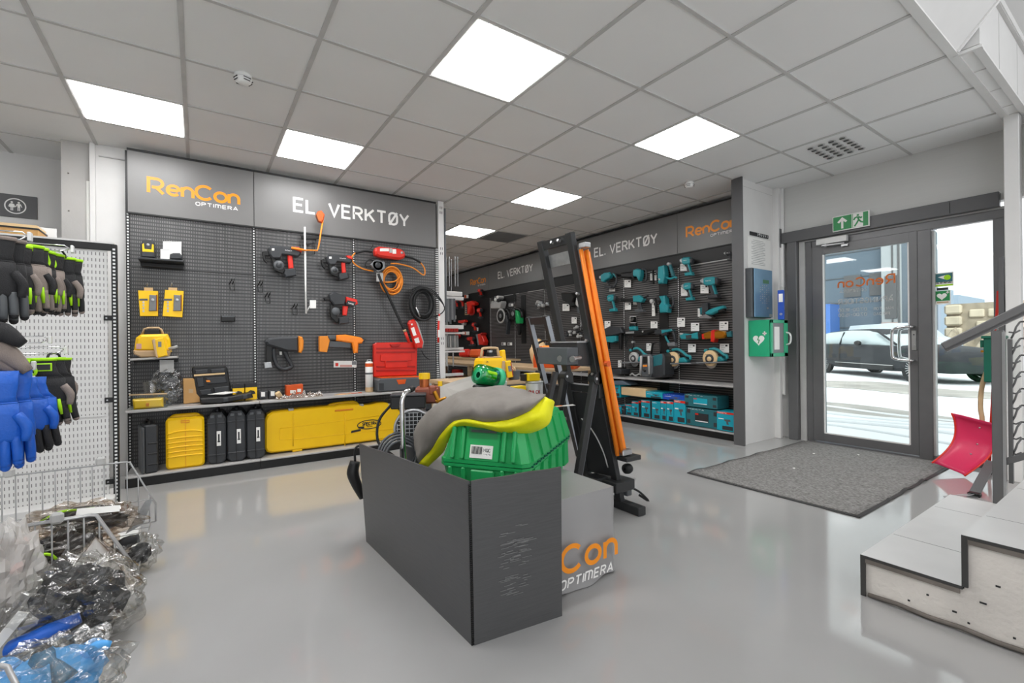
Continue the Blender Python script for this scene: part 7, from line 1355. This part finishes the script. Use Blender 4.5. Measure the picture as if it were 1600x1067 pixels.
# ------------------------------------------------------------------ boxes on the base shelf of the long wall
def shelf_carton(x0, y0, x1, y1, lab, m='teal_box', depth=.24, top='red', off=.31, pic=True, z=None, ang=0, name='tool_carton', grp='teal tool cartons on the base shelf'):
    T = Tool('R', off, name, lab, 'box', ((x0 + x1) / 2, y1), CM3, grp); a, b = T.l(x0, y0), T.l(x1, y1); W_ = b[0] - a[0]; H_ = a[1] - b[1]
    if z is not None: T.t.location.z = z
    if ang: T.t.rotation_euler.z += ang
    MB(m).box((0, depth / 2, H_ / 2), (W_, depth, H_), .002).build('carton', T.t)
    if top: MB(top).box((0, -.001, H_ * .93), (W_ * .98, .003, H_ * .1)).build('red_band', T.t)
    if pic:
        MB('dark_plastic').box((W_ * .12, -.001, H_ * .16), (W_ * .6, .003, H_ * .2)).build('black_panel', T.t); MB('paper').box((-W_ * .25, -.001, H_ * .62), (W_ * .3, .003, H_ * .05)).build('white_print', T.t); m_ = MB('mid_plastic').prism([(W_ * u, H_ * v) for u, v in ((-.05, .60), (.28, .62), (.30, .52), (.16, .50), (.20, .34), (.08, .34), (.04, .50), (-.05, .52))], -.002, .001, 0); m_.build('tool_picture', T.t)
    if W_ > .08: mm = MB('white'); letters(mm, 'MAKITA', -W_ * .42, H_ * .905, H_ * .055, -.0032, 'white', w=.22, total=W_ * .5); mm.build('brand_print', T.t)
    return T
shelf_carton(240, 232, 328, 405, 'teal carton with white label at the left end by the orange rail', z=.33, off=.30)
shelf_carton(283, 388, 337, 478, 'teal carton with a round motor picture, lowest by the orange rail', z=.098)
shelf_carton(345, 400, 378, 490, 'dark narrow carton second on the base shelf', m='dark_plastic', top=None, z=.098)
shelf_carton(379, 384, 446, 498, 'short teal carton with dark motor picture', z=.098, off=.29); shelf_carton(447, 352, 518, 512, 'teal carton with white slip, left of the dark spine', z=.098); shelf_carton(519, 345, 544, 515, 'narrow dark striped carton between two teal ones', m='ink', z=.098, pic=False)
shelf_carton(546, 335, 638, 528, 'blue-teal carton with boxed drill picture, middle', z=.098); shelf_carton(640, 340, 655, 530, 'thin dark carton edge beside the oval-logo carton', m='ink', z=.098, pic=False, top=None); shelf_carton(656, 342, 745, 540, 'teal carton with pale oval mark and black tool picture', z=.098, top=None); shelf_carton(748, 332, 808, 545, 'teal carton with tall grey tool picture', z=.098); shelf_carton(810, 340, 884, 562, 'teal carton with bright red band, third from the green cases', z=.098); shelf_carton(886, 325, 1008, 582, 'largest teal carton with red band beside the green cases', z=.098)
shelf_carton(335, 240, 592, 352, 'long white and tan carton lying flat on top of the row', m='card_light', top=None, z=.375, pic=False, off=.30, grp=None); shelf_carton(590, 240, 765, 322, 'left blue-teal flat carton lying on the row', m='teal_box', top=None, z=.378, off=.30, grp='flat cartons on top of the row'); shelf_carton(768, 236, 992, 315, 'right blue-teal flat carton lying on the row', m='blue', top=None, z=.378, off=.30, grp='flat cartons on top of the row')
def stackcase(x0, y0, x1, y1, lab, z, m='teal_dark', dark=False):
    T = shelf_carton(x0, y0, x1, y1, lab, m=m, top=None, pic=False, z=z, name='stacking_case', grp='dark teal stacking cases', off=.31); a, b = T.l(x0, y0), T.l(x1, y1); W_ = b[0] - a[0]; H_ = a[1] - b[1]
    for u in (-.42, .42):
        for v in (.22, .8): MB('dark_plastic').box((W_ * u, -.002, H_ * v), (W_ * .1, .006, H_ * .22), .002).build('corner_recess', T.t)
    MB('ink' if dark else 'teal_box').box((0, -.002, H_ * .5), (W_ * .42, .005, H_ * .48)).build('picture_label', T.t); MB('red').box((-W_ * .15, -.005, H_ * .68), (W_ * .1, .002, H_ * .08)).build('red_mark', T.t); MB('white').box((0, -.005, H_ * .30), (W_ * .4, .002, H_ * .05)).build('label_line', T.t)
    return T
stackcase(1012, 408, 1342, 640, 'lower dark teal stacking case with black picture label', .098, dark=True); stackcase(990, 258, 1335, 420, 'upper dark teal stacking case with pale picture label', .330)
shelf_carton(1332, 455, 1515, 680, 'bright teal carton with red top at the right end, by the dark pillar', z=.098, off=.33)
T = Tool('R', .22, 'battery_tray', 'blue tray pushed under the shelf at the left end', 'tray', (320, 180), CM3); T.poly('tray_body', [(235, 165), (400, 160), (470, 205), (245, 205)], 'cladding_blue', .2, b=.006)
# far wooden counter with loose red tools, woven sack and chainsaw
t = thing('long_workbench', 'far tan workbench board carrying chainsaws, in front of the far red bay', 'table', (3.85, 6.1, 0))
MB('wood').box((0, .3, .80), (.7, 4.4, .035), .003).build('bench_top', t); MB('wood').box((0, .3, .32), (.6, 4.3, .03)).build('under_shelf', t)
for x in (-.3, .3):
    for y in (-1.8, .3, 2.4): MB('wood').box((x, y, .39), (.06, .06, .78), .003).build('leg', t)
p = at(856, 600, x=3.75); t = thing('chainsaw', 'orange-red chainsaw with dark handle on the far workbench', 'power tool', (3.7, at(858, 590, x=3.7).y, .82), radians(-60))
MB('orange_dark').loft([[(x * k, y * k, z) for x, y in ((-.17, -.1), (.13, -.1), (.17, -.05), (.17, .08), (.1, .11), (-.17, .1))] for k, z in ((1, .0), (1.04, .10), (.96, .20), (.7, .27))], smooth=False).build('housing', t); MB('black').tube([(-.14, .0, .1), (-.2, 0, .24), (-.08, 0, .34), (.10, 0, .30), (.14, 0, .2)], .016, 8, k=3).build('handle', t); MB('light_grey').cyl((-.02, -.11, .12), (-.02, -.125, .12), .05).build('side_disc', t); MB('orange').box((.02, -.06, .25), (.16, .1, .06), .02).build('top_cover', t)
p = at(884, 590, x=3.6); t = thing('chainsaw', 'second orange-red machine on the far workbench, behind the stand post', 'power tool', (3.65, p.y, .82), radians(-60)); MB('orange_dark').box((0, 0, .11), (.26, .2, .22), .04).build('housing', t); MB('orange').box((.0, 0, .24), (.2, .14, .06), .02).build('top_cover', t); MB('black').tube([(-.12, 0, .1), (-.18, 0, .22), (.0, 0, .30), (.1, 0, .22)], .014, 8, k=3).build('handle', t)
p = at(842, 590, x=3.9); t = thing('paper_sack', 'upright pale tan sack on the far workbench left of the chainsaw', 'sack', (3.9, p.y, .82)); lump((0, 0, .17), (.13, .11, .19), 'card_light', .1, 2, 4, 18, 12).build('sack_body', t); MB('card').tube([(-.06, 0, .34), (0, 0, .36), (.06, 0, .34)], .012, 6).build('rolled_top', t)
for px, col, lab in ((728, 'red', 'round red tool body on the far low bench'), (745, 'orange_dark', 'slanting orange-red tool on the far low bench')):
    p = at(px, 562, x=4.4); t = thing('loose_tool', lab, 'tool', (4.4, p.y, .85)); MB(col).box((0, 0, .09), (.16, .26, .15), .03, rot=(0, .2, .4)).build('housing', t); MB('dark_plastic').box((0, .1, .12), (.06, .1, .08), .02).build('grip', t)
t = thing('low_bench', 'low tan bench at the far end behind the white post', 'table', (4.5, 8.2, 0)); MB('wood').box((0, 0, .83), (.5, 3.0, .035), .003).build('bench_top', t); MB('wood').box((0, 0, .45), (.5, 3.0, .03), .003).build('middle_board', t); MB('wood').box((-.22, -1.4, .41), (.08, .06, .82), .003).build('leg', t); MB('wood').box((.2, 1.4, .41), (.06, .06, .82), .003).build('leg', t)
p = at(718, 577, x=4.4); t = thing('red_block', 'small bright red box on the middle board of the far low bench', 'box', (4.35, p.y, .466)); MB('red').box((0, 0, .07), (.16, .2, .14), .01).build('box_body', t); MB('dark_plastic').box((0, .35, .05), (.2, .4, .1), .02).build('dark_case', t)
# hanging rack of saw blades just behind the white post
t = thing('blade_rack', 'white metal rack hung with long drill bits and blades behind the white post', 'rack', (3.2, 6.2, 0))
def rk(px, py, y=6.2): p = at(px, py, y=y); return Vector((p.x - 3.2, y - 6.2, p.z))
m_ = MB('white_metal'); a, b = rk(699, 640), rk(699, 400); m_.box((a.x - .06, .05, 1.3), (.05, .05, 2.6)); m_.build('rack_post', t)
for (y0, y1, x1) in ((455, 462, 720), (463, 468, 722), (508, 514, 722), (519, 522, 724), (543, 547, 722), (548, 551, 724), (584, 588, 722)):
    a, b = rk(690, y0), rk(x1, y0 - 2); c = rk(690, y1); MB('white_metal').box(((a.x + b.x) / 2, 0, (a.z + c.z) / 2), (b.x - a.x, .10, abs(a.z - c.z)), .003).build('cross_rail', t)
random.seed(9)
for px, y0, y1, w_, m in [(694, 402, 446, .016, 'galv'), (699, 402, 448, .012, 'galv'), (702, 406, 455, .010, 'galv'), (708, 402, 448, .016, 'galv'), (712, 402, 448, .012, 'galv')] + [(694 + k * 3.2, 467, 500 + (k % 3) * 3, .034, 'grey_plastic' if k % 2 else 'mid_plastic') for k in range(5)] + [(694 + k * 3.4, 524, 543, .05, 'grey_plastic' if k % 2 else 'light_grey') for k in range(6)] + [(695, 551, 572, .03, 'light_grey'), (705, 551, 572, .02, 'galv')]:
    a, b = rk(px, y0), rk(px, y1); MB(m).box((a.x, -.06, (a.z + b.z) / 2), (w_, .012, abs(a.z - b.z)), .002).build('hanging_blade', t)
for k in range(5): a = rk(695 + k * 4, 516); MB('red_dark').box((a.x, -.06, a.z), (.04, .03, .05), .003).build('red_holder', t)
